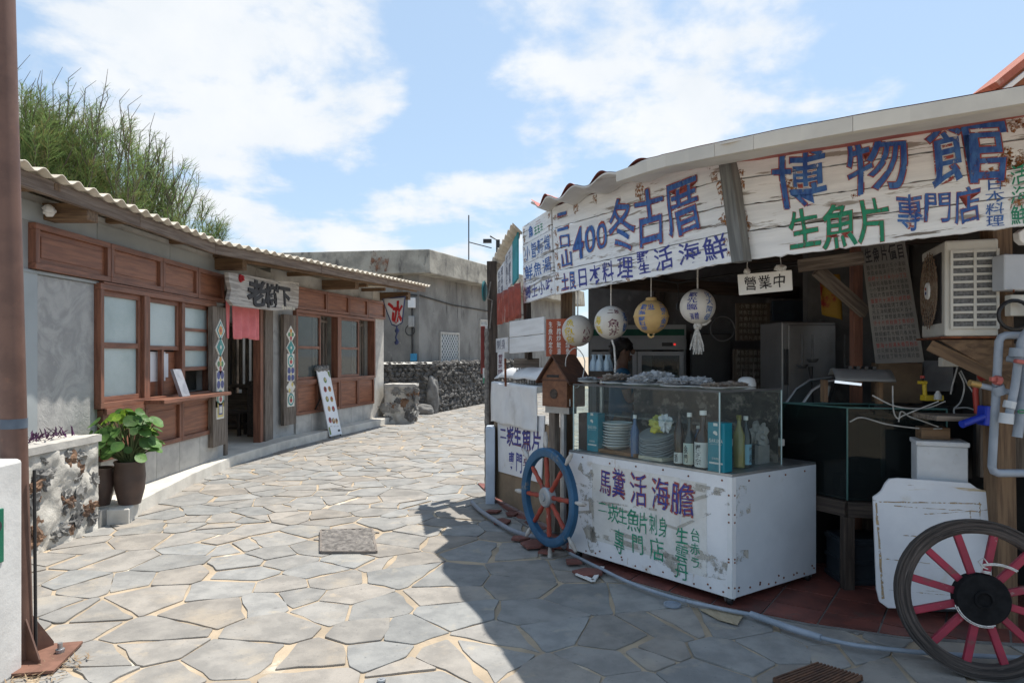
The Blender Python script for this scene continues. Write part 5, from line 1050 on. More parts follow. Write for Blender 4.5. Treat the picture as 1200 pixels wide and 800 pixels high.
# ---- inside the stall
FRG = Plane((at(691, 0, 7.75).x, 7.75), (at(804, 0, 7.62).x, 7.62)); fz = FRG.len
T = thing('drinks_fridge', 'grey two-door drinks fridge standing against the back wall behind the person', 'fridge', FRG.p(fz / 2, .02, -.3))
greyf = mat('fridge_grey', (.30, .31, .31), (.24, .25, .25), 2, .4)
m = MB(); FRG.box(m, 0, fz, .02, 1.94, -.60, -.57); FRG.box(m, 0, .03, .02, 1.94, -.57, 0); FRG.box(m, fz - .03, fz, .02, 1.94, -.57, 0); FRG.box(m, .03, fz - .03, .02, .45, -.57, 0); FRG.box(m, .03, fz - .03, 1.66, 1.94, -.57, 0); part('body', m, greyf, T)
m = MB(); FRG.box(m, .0, fz, 1.66, 1.78, .002, .03); part('control_band', m, greyf, T); m = MB(); FRG.box(m, .02, fz - .02, 1.82, 1.89, .001, .006); part('green_stripe', m, mat('dark_green', (.015, .10, .06), (.01, .07, .05)), T)
m = MB(); FRG.box(m, fz * .75, fz * .86, 1.70, 1.74, .03, .034); part('display', m, black, T); m = MB(); FRG.box(m, fz * .87, fz * .89, 1.71, 1.73, .03, .035); part('red_light', m, mat('red_led', (.6, .02, .02), (.5, .02, .02), emit=(1, .05, .04, .6)), T)
for a, b in ((.03, fz * .49), (fz * .50, fz - .03)):
    m = MB(); f_ = .045; FRG.box(m, a, b, .46, .46 + f_, .0, .03); FRG.box(m, a, b, 1.64 - f_, 1.64, 0, .03); FRG.box(m, a, a + f_, .46 + f_, 1.64 - f_, 0, .03); FRG.box(m, b - f_, b, .46 + f_, 1.64 - f_, 0, .03); dr = part('door', m, mat('fridge_trim', (.42, .43, .43), (.36, .37, .37), 3, .4), T); m = MB(); FRG.box(m, a + f_, b - f_, .46 + f_, 1.64 - f_, .012, .016); part('pane', m, glass('fridge_glass', (.75, .8, .8), .04), dr)
for h in (.75, 1.08, 1.36): m = MB(); FRG.box(m, .04, fz - .04, h, h + .012, -.5, -.04); part('shelf', m, steel, T)
amber = mat('amber_bottle', (.42, .20, .02), (.34, .15, .015), 5, .2)
bp_ = None
for i in range(6):
    b = FRG.p(.60 + i * .065, 1.372 if False else 1.094, -.09)
    if bp_ is None:
        bp_ = thing('juice_bottle', 'small amber bottle with a dark cap on the fridge shelf behind the person', 'bottle', b, group='amber bottles in the drinks fridge'); m = MB(); m.lathe([(0, 0), (.024, .002), (.024, .11), (.012, .145), (.012, .165), (0, .165)], b, 12); part('body', m, amber, bp_, smooth=50); m = MB(); m.lathe([(.014, .158), (.014, .18), (0, .18)], b, 10); part('cap', m, black, bp_)
    else: dup(bp_, b)
# carafes on a round tray
tp = at(705, 437, 5.95); T = thing('round_tray_stand', 'round dark tray with a red rim on a thin pole behind the glass case', 'stand', V((tp.x, tp.y, .02)))
m = MB(); m.lathe([(0, -.035), (.11, -.035), (.115, .02), (.105, .02), (.10, 0), (0, 0)], tp, 28); part('tray', m, wood_dark, T, smooth=40); m = MB(); m.lathe([(.111, -.045), (.114, -.045), (.114, -.034), (.111, -.034)], tp, 28); part('red_rim', m, mat('red_rim', (.30, .02, .03), (.22, .02, .03)), T); m = MB(); m.tube([V((tp.x, tp.y, .02)), tp - V((0, 0, .035))], .02, 8); m.lathe([(0, .02), (.15, .02), (.15, .035), (0, .04)], V((tp.x, tp.y, 0)), 20); part('pole', m, steel, T)
car = mat('pale_blue_ceramic', (.42, .52, .58), (.30, .40, .50), 16, .3, spots=[((.05, .12, .25), 9, .58, .66)])
cp = None
for i, (dx_, dy_) in enumerate(((-.075, -.02), (-.03, -.07), (.035, -.06), (.0, .02), (.07, .03), (-.05, .06))):
    b = tp + V((dx_, dy_, .002))
    if cp is None:
        cp = thing('sake_carafe', 'small pale blue ceramic carafe on the round dark tray', 'carafe', b, group='carafes on the round tray'); m = MB(); m.lathe([(0, 0), (.030, .002), (.034, .05), (.026, .095), (.012, .125), (.011, .145), (.017, .16), (.012, .16), (0, .14)], b, 16); part('body', m, car, cp, smooth=60)
    else: dup(cp, b)
m = MB(); p0, p1 = at(811, 391, 7.3), at(857, 455, 7.25); m.hexa([V((p0.x, 7.3, .95)), V((p1.x, 7.25, .95)), V((p1.x, 7.33, .95)), V((p0.x, 7.38, .95)), V((p0.x, 7.3, p0.z)), V((p1.x, 7.25, p0.z)), V((p1.x, 7.33, p0.z)), V((p0.x, 7.38, p0.z))]); tv = single('television', m, black, 'black switched-off television screen at the back of the stall', 'television', bev=.006)
m = MB(); m.beam(V((2.1, 7.42, .02)), V((2.1, 7.42, .95)), .5, .06, V((0, 1, 0))); m.beam(V((2.1, 7.3, .94)), V((2.1, 7.55, .94)), .7, .02); single('television_stand', m, wood_dark, 'dark stand under the black television', 'stand')
slat = mat('slat_board', (.13, .10, .075), (.07, .055, .04), 5, .8, .004, 14, (.5, 6, 6), spots=[((.30, .27, .23), 6, .60, .68, (.4, 5, 5))])
def wallboard(nm, label, px0, py0, px1, py1, z, mt_, lines=0, mi=None):
    a, b = at(px0, py0, z), at(px1, py1, z); m = MB(); m.box((a + b) / 2 + V((0, .03, 0)), (b.x - a.x, .03, a.z - b.z)); o = single(nm, m, mt_, label, 'board', bev=.004)
    if lines:
        q = lambda u, v, d: V((a.x + (b.x - a.x) * u, z + .012 - d, a.z + (b.z - a.z) * v)); m = MB()
        for k in range(lines): row(m, rnd.choice(('生魚片海鮮湯', '小管米粉炒', '烤魚石鱸膽炒飯')), q, .08, (k + .15) / lines, .92, (k + .85) / lines, .003, .0, wob=.02)
        part('lettering', m, mi or mat('chalk_paint', (.34, .32, .28), (.25, .23, .2)), o)
wallboard('wooden_menu_board', 'upper slatted wooden menu board with pale writing on the back wall', 863, 355, 903, 399, 6.9, slat, 6)
wallboard('wooden_menu_board', 'lower slatted wooden menu board with pale writing on the back wall', 860, 409, 901, 458, 6.9, slat, 6)
wallboard('blue_board', 'dark blue board on the back wall above the steel refrigerator', 906, 352, 950, 376, 6.8, mat('dark_blue_board', (.03, .045, .065), (.02, .03, .045)), 0)
p0, p1 = at(917, 377, 5.75), at(981, 500, 5.75)
T = thing('steel_refrigerator', 'tall stainless steel refrigerator at the back of the stall', 'refrigerator', V(((p0.x + p1.x) / 2, 6.0, .02)))
stl = mat('brushed_steel', (.22, .215, .21), (.17, .165, .16), 2, .38, metal=.55)
m = MB(); m.box(((p0.x + p1.x) / 2, 6.02, .02 + (p0.z - .02) / 2), (p1.x - p0.x, .5, p0.z - .02)); part('body', m, stl, T, bev=.01); m = MB(); m.box((p0.x + .03, 5.745, 1.5), (.02, .05, .3)); part('handle', m, black, T); m = MB(); m.box(((p0.x + p1.x) / 2 + .02, 5.76, p0.z / 2 + .05), (p1.x - p0.x - .06, .02, p0.z - .15)); part('door', m, stl, T, bev=.006)
# cooking clutter in front of the refrigerator
m = MB(); m.box((2.30, 5.60, .45), (.62, .26, .86)); single('work_bench', m, wood_dark, 'dark work bench in front of the steel refrigerator', 'bench', bev=.005)
b = at(958, 445, 5.6); b.z = .885; T = thing('cooking_pot', 'black cooking pot of tongs and ladles on the dark work bench', 'pot', b); m = MB(); m.lathe([(0, 0), (.13, 0), (.15, .28), (.16, .29), (.14, .29), (.125, .02), (0, .02)], b, 20); part('pot', m, black, T, smooth=40)
for i, (x, y, z) in enumerate(((-.05, 0, .62), (.09, .02, .46), (.14, .04, .52), (.02, -.05, .43))): m = MB(); m.tube([b + V((x * .3, y, .1)), b + V((x, y, z * .8)), b + V((x * 1.15, y, z))], [.007, .007, .02], 6); part('utensil', m, black if i % 2 == 0 else steel, T, smooth=50)
# curved glass counter
gpts = [(0, .95), (.02, 1.05), (.08, 1.2), (.17, 1.33), (.28, 1.40), (.45, 1.42)]; T = thing('curved_glass_case', 'dark curved-glass food case between the glass display case and the fish tank', 'display case', V((2.32, 5.3, .02))); cx0, cy0 = 2.10, 5.17
for nm, mt_, off in (('curved_pane', glass('smoky_glass', (.4, .45, .45), .05), 0), ): m = MB(); m.grid(lambda u, v: (lambda k, f: V((cx0 + (gpts[k][0] * (1 - f) + gpts[k + 1][0] * f), cy0 + .28 * u, gpts[k][1] * (1 - f) + gpts[k + 1][1] * f)))(min(int(v * 5), 4), v * 5 - min(int(v * 5), 4)), 4, 20); part(nm, m, mt_, T, smooth=180)
for y_ in (0, .28): m = MB(); m.tube([V((cx0 + a, cy0 + y_, b)) for a, b in gpts], .012, 6); part('edge_trim', m, steel, T, smooth=50)
m = MB(); m.box((cx0 + .22, cy0 + .14, .48), (.44, .28, .92)); part('base', m, black, T, bev=.006); m = MB(); m.box((cx0 + .22, cy0 + .14, 1.1), (.32, .22, .03)); part('tray', m, mat('warm_tray', (.26, .12, .06), (.2, .09, .04)), T)

# person behind the counter, in profile facing right, in a blue T-shirt
def skin(name, vs, es, rs, mt_, root, sub=2):
    me = bpy.data.meshes.new(name); me.from_pydata([tuple(v) for v in vs], es, []); me.materials.append(mt_); o = bpy.data.objects.new(name, me); COL.objects.link(o); o.modifiers.new('skin', 'SKIN').use_smooth_shade = True
    for i, r in enumerate(rs): me.skin_vertices[0].data[i].radius = r if isinstance(r, tuple) else (r, r)
    me.skin_vertices[0].data[root].use_root = True
    s_ = o.modifiers.new('sub', 'SUBSURF'); s_.levels = sub; s_.render_levels = sub; return o
PX, PY = at(727, 400, 6.85).x, 6.85; T = thing('person', 'person in a blue T-shirt standing in profile behind the glass display case', 'person', V((PX, PY, .02)), rz=0)
bv = []; be = []; br = []
def J(p, r, parent=None):
    bv.append(V(p)); br.append(r)
    if parent is not None: be.append((parent, len(bv) - 1))
    return len(bv) - 1
hip = J((0, 0, .92), (.12, .14)); wst = J((0, 0, 1.08), (.105, .125), hip); ch = J((.01, 0, 1.26), (.11, .15), wst); sh = J((.0, 0, 1.40), (.085, .12), ch); nk = J((.015, 0, 1.49), .052, sh); hd0 = J((.03, 0, 1.55), (.075, .066), nk); hd = J((.03, 0, 1.63), (.098, .078), hd0); hd2 = J((.022, 0, 1.70), (.075, .062), hd)
for sgn in (-1, 1):
    th = J((0, .09 * sgn, .86), .085, hip); kn = J((.02, .10 * sgn, .48), .055, th); an = J((0, .10 * sgn, .08), .038, kn); J((.13, .11 * sgn, .035), .035, an)
    s1 = J((0, .17 * sgn, 1.39), .058, sh); el = J((.05 if sgn < 0 else .02, .22 * sgn, 1.12), .042, s1)
    wr = J((.24, .17 * sgn, 1.33), .028, el) if sgn < 0 else J((.20, .20, 1.02), .028, el)
    d = (bv[wr] - bv[el]).normalized(); up = V((0, 0, 1)) if sgn < 0 else V((0, -1, 0)); pm = J(bv[wr] + d * .06, (.036, .022), wr)
    for k, L in enumerate((.062, .072, .068, .052)):
        sd_ = (k - 1.5) * .019; f1 = J(bv[wr] + d * .09 + V((0, sd_, 0)), .010, pm); f2 = J(bv[f1] + d * L * .55 - up * .012, .009, f1); J(bv[f2] + d * L * .35 - up * .022, .007, f2)
    t1 = J(bv[wr] + d * .045 + V((0, -.035, .01)), .011, pm); J(bv[t1] + d * .035 + V((0, -.016, 0)), .009, t1)
skin_m = mat('skin', (.20, .115, .08), (.16, .09, .062), 8, .55)
bo = skin('body', bv, be, br, skin_m, 0); bo.parent = T
mm = MB(); mm.blob((.125, 0, 1.615), .022, 2, 0, 1, (1.1, .75, 1.3)); mm.blob((.09, 0, 1.545), .03, 2, 0, 1, (.9, .9, .8)); nose = part('nose_and_chin', mm, skin_m, T, smooth=60, local=True)
for sgn in (-1, 1): mm = MB(); mm.blob((.022, .083 * sgn, 1.615), .028, 2, .1, 2, (.7, .35, 1.1)); part('ear', mm, skin_m, T, smooth=60, local=True); mm = MB(); mm.blob((.105, .035 * sgn, 1.642), .011, 2, 0); part('eye', mm, mat('eye_dark', (.03, .025, .02), (.02, .02, .02), rough=.2), T, smooth=60, local=True)
mm = MB(); mm.blob((.112, 0, 1.572), .017, 2, 0, 1, (.6, 1.3, .4)); part('mouth', mm, mat('lips', (.20, .07, .06), (.17, .06, .05)), T, smooth=60, local=True)
hair = MB(); hair.blob((.005, 0, 1.672), .112, 3, .12, 4, (1.03, .88, .78)); hair.blob((-.045, 0, 1.62), .075, 3, .15, 4, (.8, 1.0, 1.1)); part('hair', hair, mat('black_hair', (.012, .011, .011), (.02, .018, .017), 30, .6, .003, 60), T, smooth=60, local=True)
shirt = mat('blue_tshirt', (.025, .11, .20), (.018, .085, .16), 5, .85, .003, 18)
tv_ = [V((0, 0, .84)), V((0, 0, 1.08)), V((.01, 0, 1.27)), V((0, 0, 1.41)), V((.01, 0, 1.465))]; te = [(0, 1), (1, 2), (2, 3), (3, 4)]; tr = [(.14, .165), (.128, .15), (.132, .172), (.10, .14), (.068, .072)]
for sgn in (-1, 1):
    n = len(tv_); tv_ += [V((0, .185 * sgn, 1.385)), V((.03, .215 * sgn, 1.24))]; te += [(3, n), (n, n + 1)]; tr += [.074, .066]
o = skin('shirt', tv_, te, tr, shirt, 0); o.parent = T
o = skin('trousers', [V((0, 0, .92)), V((0, .10, .84)), V((.02, .105, .48)), V((0, .105, .10)), V((0, -.10, .84)), V((.02, -.105, .48)), V((0, -.105, .10))], [(0, 1), (1, 2), (2, 3), (0, 4), (4, 5), (5, 6)], [(.13, .15), .10, .075, .065, .10, .075, .065], mat('dark_trousers', (.03, .032, .04), (.02, .022, .03)), 0); o.parent = T

# ---- right: price list, air-conditioner unit, tank
PP = Plane((at(1010, 0, 4.95).x, 4.95), (at(1083, 0, 4.7).x, 4.7)); Qp = Quad(PP, [(1009, 289), (1060, 281), (1083, 424), (1026, 426)])
m = MB(); Qp.slab(m, 0, 1, 0, 1, -.012, 0); o = single('price_list', m, mat('grey_price_sheet', (.20, .19, .175), (.15, .145, .135), 3, .8), 'tall tilted grey price list of small writing hanging beside the air conditioner', 'price list')
m = MB(); st = rnd.getstate(); rnd.seed(11)
chars = '生魚片海鮮湯小管米粉炒烤石鱸膽飯元百五十蚵仔煎丁香蝦蟹'
for k in range(17): row(m, ''.join(rnd.choice(chars) for _ in range(10)), Qp.q, .06, .17 + k * .047, .94, .21 + k * .047, .0015, -.004, 1 if k % 4 == 2 else 0, wob=.02)
row(m, '生魚片價目', Qp.q, .05, .02, .97, .15, .0015, .02, 0); part('lettering', m, [ink, mat('red_ink', (.3, .03, .03), (.25, .03, .03))], o); rnd.setstate(st)
for (x0, y0, x1, y1) in ((1005, 350, 1009, 440),):
    m = MB(); a, b = at(1004, 350, 5.2), at(1014, 445, 5.2); m.beam(V((a.x + .02, 5.25, 0.02)), V((a.x + .02, 5.25, 2.6)), .07, .07, V((0, 1, 0))); single('red_brown_post', m, wood_red, 'red-brown wooden post behind the tilted price list', 'post', bev=.004)
m = MB(); c = at(972, 345, 5.5); m.grid(lambda u, v: c + V((-.08 + .15 * u + .03 * v, .03 * math.sin(u * 5 + v), .16 - .32 * v - .05 * u * v)), 8, 8); o = single('red_yellow_flag', m, mat('red_yellow_print', (.22, .02, .015), (.26, .15, .015), 4, .7, ramp=(.48, .55)), 'red and yellow printed cloth hanging behind the grey brace', 'cloth', smooth=180); sd = o.modifiers.new('thickness', 'SOLIDIFY'); sd.thickness = .003
# outdoor unit
U0 = V((2.535, 4.0, 0)); ud = V((.32, .947, 0)); us = V((.947, -.32, 0)); PU = Plane(U0 + ud * .54, U0); PU2 = Plane(U0, U0 + us * .27); u0, u1 = 1.71, 2.27
acw = mat('yellowed_white_metal', (.56, .55, .50), (.48, .46, .41), 3, .45, spots=[((.33, .18, .08), 4, .64, .74), ((.22, .10, .04), 9, .68, .76)])
T = thing('air_conditioner_unit', 'yellowed rusty air-conditioner outdoor unit on a wooden bracket by the right post', 'air conditioner', U0 + V((0, 0, u0)))
m = MB(); m.hexa([U0 + V((0, 0, u0)) + p for p in (us * 0, us * .27, us * .27 + ud * .54, ud * .54)] + [U0 + V((0, 0, u1)) + p for p in (us * 0, us * .27, us * .27 + ud * .54, ud * .54)]); part('casing', m, acw, T, bev=.012)
m = MB(); PU.box(m, .04, .48, u0 + .08, u1 - .06, .001, .006); part('fan_recess', m, black, T)
fc = PU.p(.26, (u0 + u1) / 2 + .01, .02); m = MB()
for r in (.06, .085, .11, .135, .16, .185, .20): m.tube([fc + PU.d * r * math.cos(t) + V((0, 0, r * 1.12 * math.sin(t))) for t in [i * math.pi / 14 for i in range(28)]], .0035, 5, closed=True)
for i in range(22): a = i * math.pi / 11; m.tube([fc + PU.d * .05 * math.cos(a) + V((0, 0, .05 * math.sin(a))), fc + PU.d * .215 * math.cos(a) + V((0, 0, .24 * math.sin(a)))], .003, 5)
part('fan_guard', m, mat('rusty_wire', (.24, .19, .14), (.14, .08, .05), 20), T)
MU = Matrix(((PU.d.x, 0, PU.n.x), (PU.d.y, 0, PU.n.y), (0, 1, 0))); m = MB(); m.lathe([(0, .0), (.055, 0), (.05, .012), (0, .014)], fc, 20, M=MU); bd = part('badge', m, white_pl, T); m = MB(); q = lambda u, v, d: fc + PU.d * (u - .5) * .07 + V((0, 0, (.5 - v) * .07)) + PU.n * (.015 + d); ngon(m, q, .5, .32, .25, .16, 8, 0, .001, 0); ngon(m, q, .5, .7, .25, .16, 8, 0, .001, 1); part('emblem', m, [mat('emblem_red', (.4, .03, .03)), mat('emblem_blue', (.03, .05, .25))], bd)
m = MB(); PU2.box(m, .035, .262, u0 + .05, u1 - .07, .001, .004); part('coil', m, mat('coil_fins', (.16, .16, .16), (.08, .08, .08), 60, .6, .002, 120), T)
m = MB()
for k in range(11): h = u0 + .05 + k * (u1 - u0 - .12) / 10; PU2.box(m, .03, .27, h - .007, h + .007, .004, .014)
for s_ in (.033, .15, .262): PU2.box(m, s_ - .007, s_ + .007, u0 + .04, u1 - .06, .004, .016)
part('coil_grille', m, acw, T)
m = MB(); m.prism([U0 + V((0, 0, u0 - .012)) + p for p in (us * -.02, us * .4, us * .4 + ud * .6, ud * .6 - us * .02)], (0, 0, .011)); part('tray', m, rust, T)
m = MB(); a = U0 + us * -.02 + ud * .02; m.prism([a + V((0, 0, 1.69)), a + us * .36 + V((0, 0, 1.69)), a + us * .36 + V((0, 0, 1.45))], ud * .04); m.beam(a + V((.0, .1, 1.66)), a + us * .34 + V((0, 0, 1.44)), .05, .07); single('wall_bracket', m, wood_brown, 'triangular plywood bracket under the air-conditioner unit', 'bracket', bev=.003)
# fish tank
K0 = at(993, 590, 4.62); tz0, tz1 = .62, 1.24; K0.z = 0; kf = V((.93, -.22, 0)).normalized(); kd = V((.10, .99, 0)).normalized(); kd = V((-.32, .62, 0)).normalized()
kc = [K0, K0 + kf * .60, K0 + kf * .60 + kd * .55, K0 + kd * .55]
T = thing('fish_tank', 'large dark green glass fish tank with a pump lamp over it', 'fish tank', sum(kc, V()) / 4 + V((0, 0, tz0)))
tg = glass('tank_glass', (.36, .50, .48), .015)
for i in range(4): P = Plane(kc[i], kc[(i + 1) % 4]); m = MB(); P.box(m, .004, P.len - .004, tz0, tz1, -.004, .004); part('pane', m, tg, T)
m = MB(); m.prism([p + V((0, 0, tz0 + .001)) for p in kc], (0, 0, .012)); part('bottom', m, black, T)
m = MB(); cc_ = sum(kc, V()) / 4; m.prism([cc_ + (p - cc_) * .975 + V((0, 0, tz0 + .02)) for p in kc], (0, 0, .50)); part('water', m, glass('tank_water', (.16, .27, .26), .015, .02), T)
for p in kc: m = MB(); m.tube([p + V((0, 0, tz0)), p + V((0, 0, tz1))], .006, 6); part('edge', m, mat('tank_edge', (.08, .18, .17), (.06, .14, .13), rough=.3), T)
m = MB(); m.tube([p + V((0, 0, tz1 + .004)) for p in kc], .006, 6, closed=True); part('rim', m, mat('tank_edge', (1, 1, 1)), T)
m = MB(); m.box(cc_ + V((.0, -.02, tz0 + .10)), (.34, .12, .10)); m.tube([cc_ + V((.1, 0, tz0 + .15)), cc_ + V((.12, 0, tz0 + .50))], .014, 6); single('tank_filter', m, mat('filter_blue', (.01, .12, .22), (.01, .09, .17), rough=.4), 'blue filter box lying at the bottom of the fish tank', 'filter', bev=.006)
m = MB(); 
for i in range(4): a, b = kc[i], kc[(i + 1) % 4]; m.beam(a + V((0, 0, .56)), b + V((0, 0, .56)), .06, .10); m.beam(a + V((0, 0, .02)), a + V((0, 0, .51)), .07, .07, V((0, 1, 0)))
single('tank_stand', m, wood_dark, 'dark timber stand carrying the fish tank', 'stand', bev=.004)
for i, (x, y, lab) in enumerate(((.10, .10, 'dark plastic crate under the left front of the fish tank'), (.40, .02, 'dark plastic crate under the right front of the fish tank'))):
    b = K0 + kf * x + kd * y; cr = thing('plastic_crate', lab, 'crate', b + V((0, 0, .02)), group='dark crates under the fish tank'); m = MB(); m.box(b + V((.1, .12, .18)), (.30, .26, .32)); [m.box(b + V((.1, .12, h)), (.32, .28, .03)) for h in (.05, .18, .31)]; part('tub', m, mat('crate_plastic', (.035, .045, .055), (.025, .032, .04), rough=.5), cr, bev=.004)
# reflector lamp over the tank
lc = at(1005, 452, 4.5); T = thing('tank_lamp', 'grey curved-hood lamp with a bright strip lying over the fish tank', 'lamp', lc)
ax = V((.93, -.25, -.02)).normalized(); cr_ = V((.25, .93, 0)).normalized()
m = MB(); m.grid(lambda u, v: lc + ax * (-.13 + .36 * u) + cr_ * (.28 * v) + V((0, 0, .02 + .09 * math.sin(v * 2.4 + .2))), 8, 12); hd_ = part('hood', m, mat('grey_hood', (.20, .20, .195), (.15, .15, .147), 3, .5), T, smooth=180); sd = hd_.modifiers.new('thickness', 'SOLIDIFY'); sd.thickness = .01
m = MB()
for k in range(4): m.box(lc + ax * (-.02 + .05 * k) + cr_ * .17 + V((0, 0, .118)), (.022, .09, .022), Matrix.Rotation(R(-14), 3, 'Z'))
part('vent_slots', m, black, T)['kind'] = 'stuff'
m = MB(); m.beam(lc + ax * -.14 + V((0, -.005, .024)), lc + ax * .02 + V((0, -.005, .010)), .016, .016); part('strip_light', m, mat('lit_strip', (.8, .85, .9), (.8, .85, .9), emit=(.8, .9, 1, .42)), T)
m = MB(); m.beam(lc + ax * -.14 + V((0, .15, -.12)), lc + ax * -.14 + V((0, .15, .03)), .03, .05); part('foot', m, wood_brown, T); m = MB(); m.beam(lc + ax * .2 + V((0, .15, -.12)), lc + ax * .2 + V((0, .15, .03)), .03, .05); part('foot', m, wood_brown, T)
m = MB(); p1 = at(1020, 465, 4.3); 
for pts in ([(1022, 463, 4.3), (1050, 476, 4.25), (1085, 478, 4.25), (1108, 470, 4.2)], [(1046, 452, 4.3), (1047, 480, 4.3), (1052, 490, 4.3), (1060, 486, 4.28), (1100, 470, 4.2)], [(1053, 494, 4.3), (1056, 482, 4.3), (1066, 488, 4.3), (1078, 492, 4.25), (1100, 500, 4.2)], [(996, 494, 4.4), (1010, 489, 4.4), (1040, 497, 4.35), (1080, 502, 4.3), (1104, 502, 4.2)]): m.tube(smooth([at(*p) for p in pts]), .0045, 5)
single('white_cable', m, mat('grimy_cable', (.40, .40, .38), (.28, .28, .27), 20, .6), 'tangle of white cables hanging over the fish tank', 'cables', smooth=60)['kind'] = 'stuff'

# ---- more gear inside the stall
dk = mat('dark_steel', (.10, .10, .10), (.06, .06, .06), 8, .5, metal=.5); tin = mat('dull_tin', (.30, .30, .29), (.2, .2, .19), 8, .45, metal=.6)
def pail(name, label, cat, c, r, h, mt_):
    m = MB(); m.lathe([(0, 0), (r * .8, 0), (r, h), (r * 1.05, h), (r * .96, h - .01), (r * .76, .01), (0, .01)], c, 20); return single(name, m, mt_, label, cat, smooth=50)
pail('steel_basin', 'dull tin basin on the work bench left of the cooking pot', 'basin', V((2.16, 5.6, .885)), .12, .10, tin)
pail('white_bucket', 'pale plastic bucket on the floor between the counter and the tank stand', 'bucket', V((2.05, 4.98 + .25, .02)), .13, .28, mat('dirty_bucket', (.30, .30, .29), (.2, .2, .19), 5, .6))
for i, (px, py, z, w_, h_, nm, lab, mt_) in enumerate(((1050, 448, 5.2, .30, .30, 'cardboard_box', 'brown cardboard box stacked behind the tank lamp', mat('brown_card', (.22, .15, .09), (.16, .11, .07))), (1092, 440, 5.4, .22, .24, 'styrofoam_block', 'grey foam block on the shelf behind the yellow air pump', mat('grey_foam', (.30, .30, .30), (.22, .22, .22))))):
    c = at(px, py, z); m = MB(); m.box((c.x, c.y, c.z), (w_, .2, h_), Matrix.Rotation(R(8 * i - 12), 3, 'Z')); single(nm, m, mt_, lab, 'box', bev=.005)
m = MB(); m.box((3.02, 5.35, 1.16), (.72, .40, .03)); [m.box((x, 5.35, .58), (.05, .38, 1.14)) for x in (2.70, 3.34)]; single('storage_shelf', m, wood_dark, 'dark shelf rack of boxes behind the fish tank', 'shelf', bev=.004)
for i, (px, z, L) in enumerate(((940, 5.4, .34), (952, 5.42, .28), (990, 5.6, .40), (997, 5.6, .30))):
    a = at(px, 392, z); m = MB(); m.tube([a, a - V((0, 0, L * .7))], .007, 6); m.lathe([(0, -.02), (.03, -.018), (.045, .0), (.045, .01), (0, 0)], a - V((0, 0, L * .72)), 12); o = single('hanging_ladle', m, dk, ('dark ladle hanging nearest the red and yellow cloth', 'second dark ladle hanging before the steel refrigerator', 'long dark ladle hanging by the red-brown post', 'short dark ladle hanging by the red-brown post')[i], 'ladle', smooth=40)
m = MB(); m.tube([V((.75, 6.3, 2.38)), V((1.6, 6.6, 2.30)), V((2.6, 6.2, 2.42))], .012, 6); m.tube([V((1.6, 6.6, 2.30)), V((1.62, 6.6, 2.12))], .006, 5); m.lathe([(0, .0), (.03, .01), (.035, .05), (.015, .09), (0, .09)], V((1.62, 6.6, 2.03)), 12); single('ceiling_wire', m, black, 'black wire with an unlit bulb strung under the stall roof', 'wire', smooth=50)
m = MB(); m.tube([at(847, 385, 5.3) + V((.095 * math.cos(t), .01, .095 * math.sin(t))) for t in [i * .3 for i in range(21)]], .006, 6); single('wire_ring', m, black, 'thin black ring hanging right of the float with the tassel', 'ring', smooth=50)

# ---- foreground right: foam box, board, cart wheel, pipes
foam = mat('worn_foam', (.62, .63, .64), (.52, .53, .54), 4, .8, .003, 20, spots=[((.34, .28, .20), 5, .60, .72)])
fb = at(1100, 543, 4.27); m = MB(); rz = Matrix.Rotation(R(-22), 3, 'Z'); T = thing('foam_box', 'grubby white foam box with a lid behind the white board', 'box', fb - V((0, 0, .12))); m.box(fb, (.27, .22, .24), rz); part('tub', m, foam, T, bev=.008); m = MB(); m.box(fb + V((0, 0, .135)), (.285, .24, .03), rz); part('lid', m, foam, T, bev=.006)
m = MB(); m.box(fb + V((-.02, .03, .19)), (.16, .12, .075), Matrix.Rotation(R(-14), 3, 'Z')); single('wood_block', m, wood_brown, 'brown wooden block on the lid of the foam box', 'block', bev=.003)
m = MB(); m.box((fb.x + .02, fb.y + .0, .41), (.30, .18, .76)); single('foam_box_stand', m, mat('dark_grey_crate', (.10, .105, .11), (.07, .075, .08)), 'dark grey crate carrying the foam box', 'crate', bev=.005)
BW = Plane((at(1026, 0, 4.12).x, 4.12), (at(1164, 0, 3.98).x, 3.98)); bl = lambda x, y: BW.px(x, y)
pts = [(1026, 584), (1031, 581), (1036, 577), (1041, 568), (1046, 563), (1056, 562), (1100, 565), (1142, 568), (1150, 574), (1156, 576), (1163, 577), (1163, 713), (1040, 711), (1030, 704), (1027, 690)]
m = MB(); P3d = []
for x, y in pts: s_, h_ = bl(x, y); P3d.append((s_, max(h_, .03)))
m.prism([BW.p(s_, h_, -.10 * (h_ - .03)) for s_, h_ in P3d], BW.n * .025, gs=[V((s_, h_, 0)) for s_, h_ in P3d])
o = single('white_notched_board', m, mat('scuffed_white_board', (.68, .69, .71), (.60, .61, .64), 3, .6, .001, 16, spots=[((.46, .36, .22), 5, .60, .66, (.3, 3.2, 1)), ((.30, .26, .22), 9, .645, .70, (.4, 2.4, 1)), ((.56, .52, .45), 3, .57, .72)]), 'scuffed white board with notched top corners leaning by the right post', 'board', bev=.004)
m = MB(); st = rnd.getstate(); rnd.seed(8)
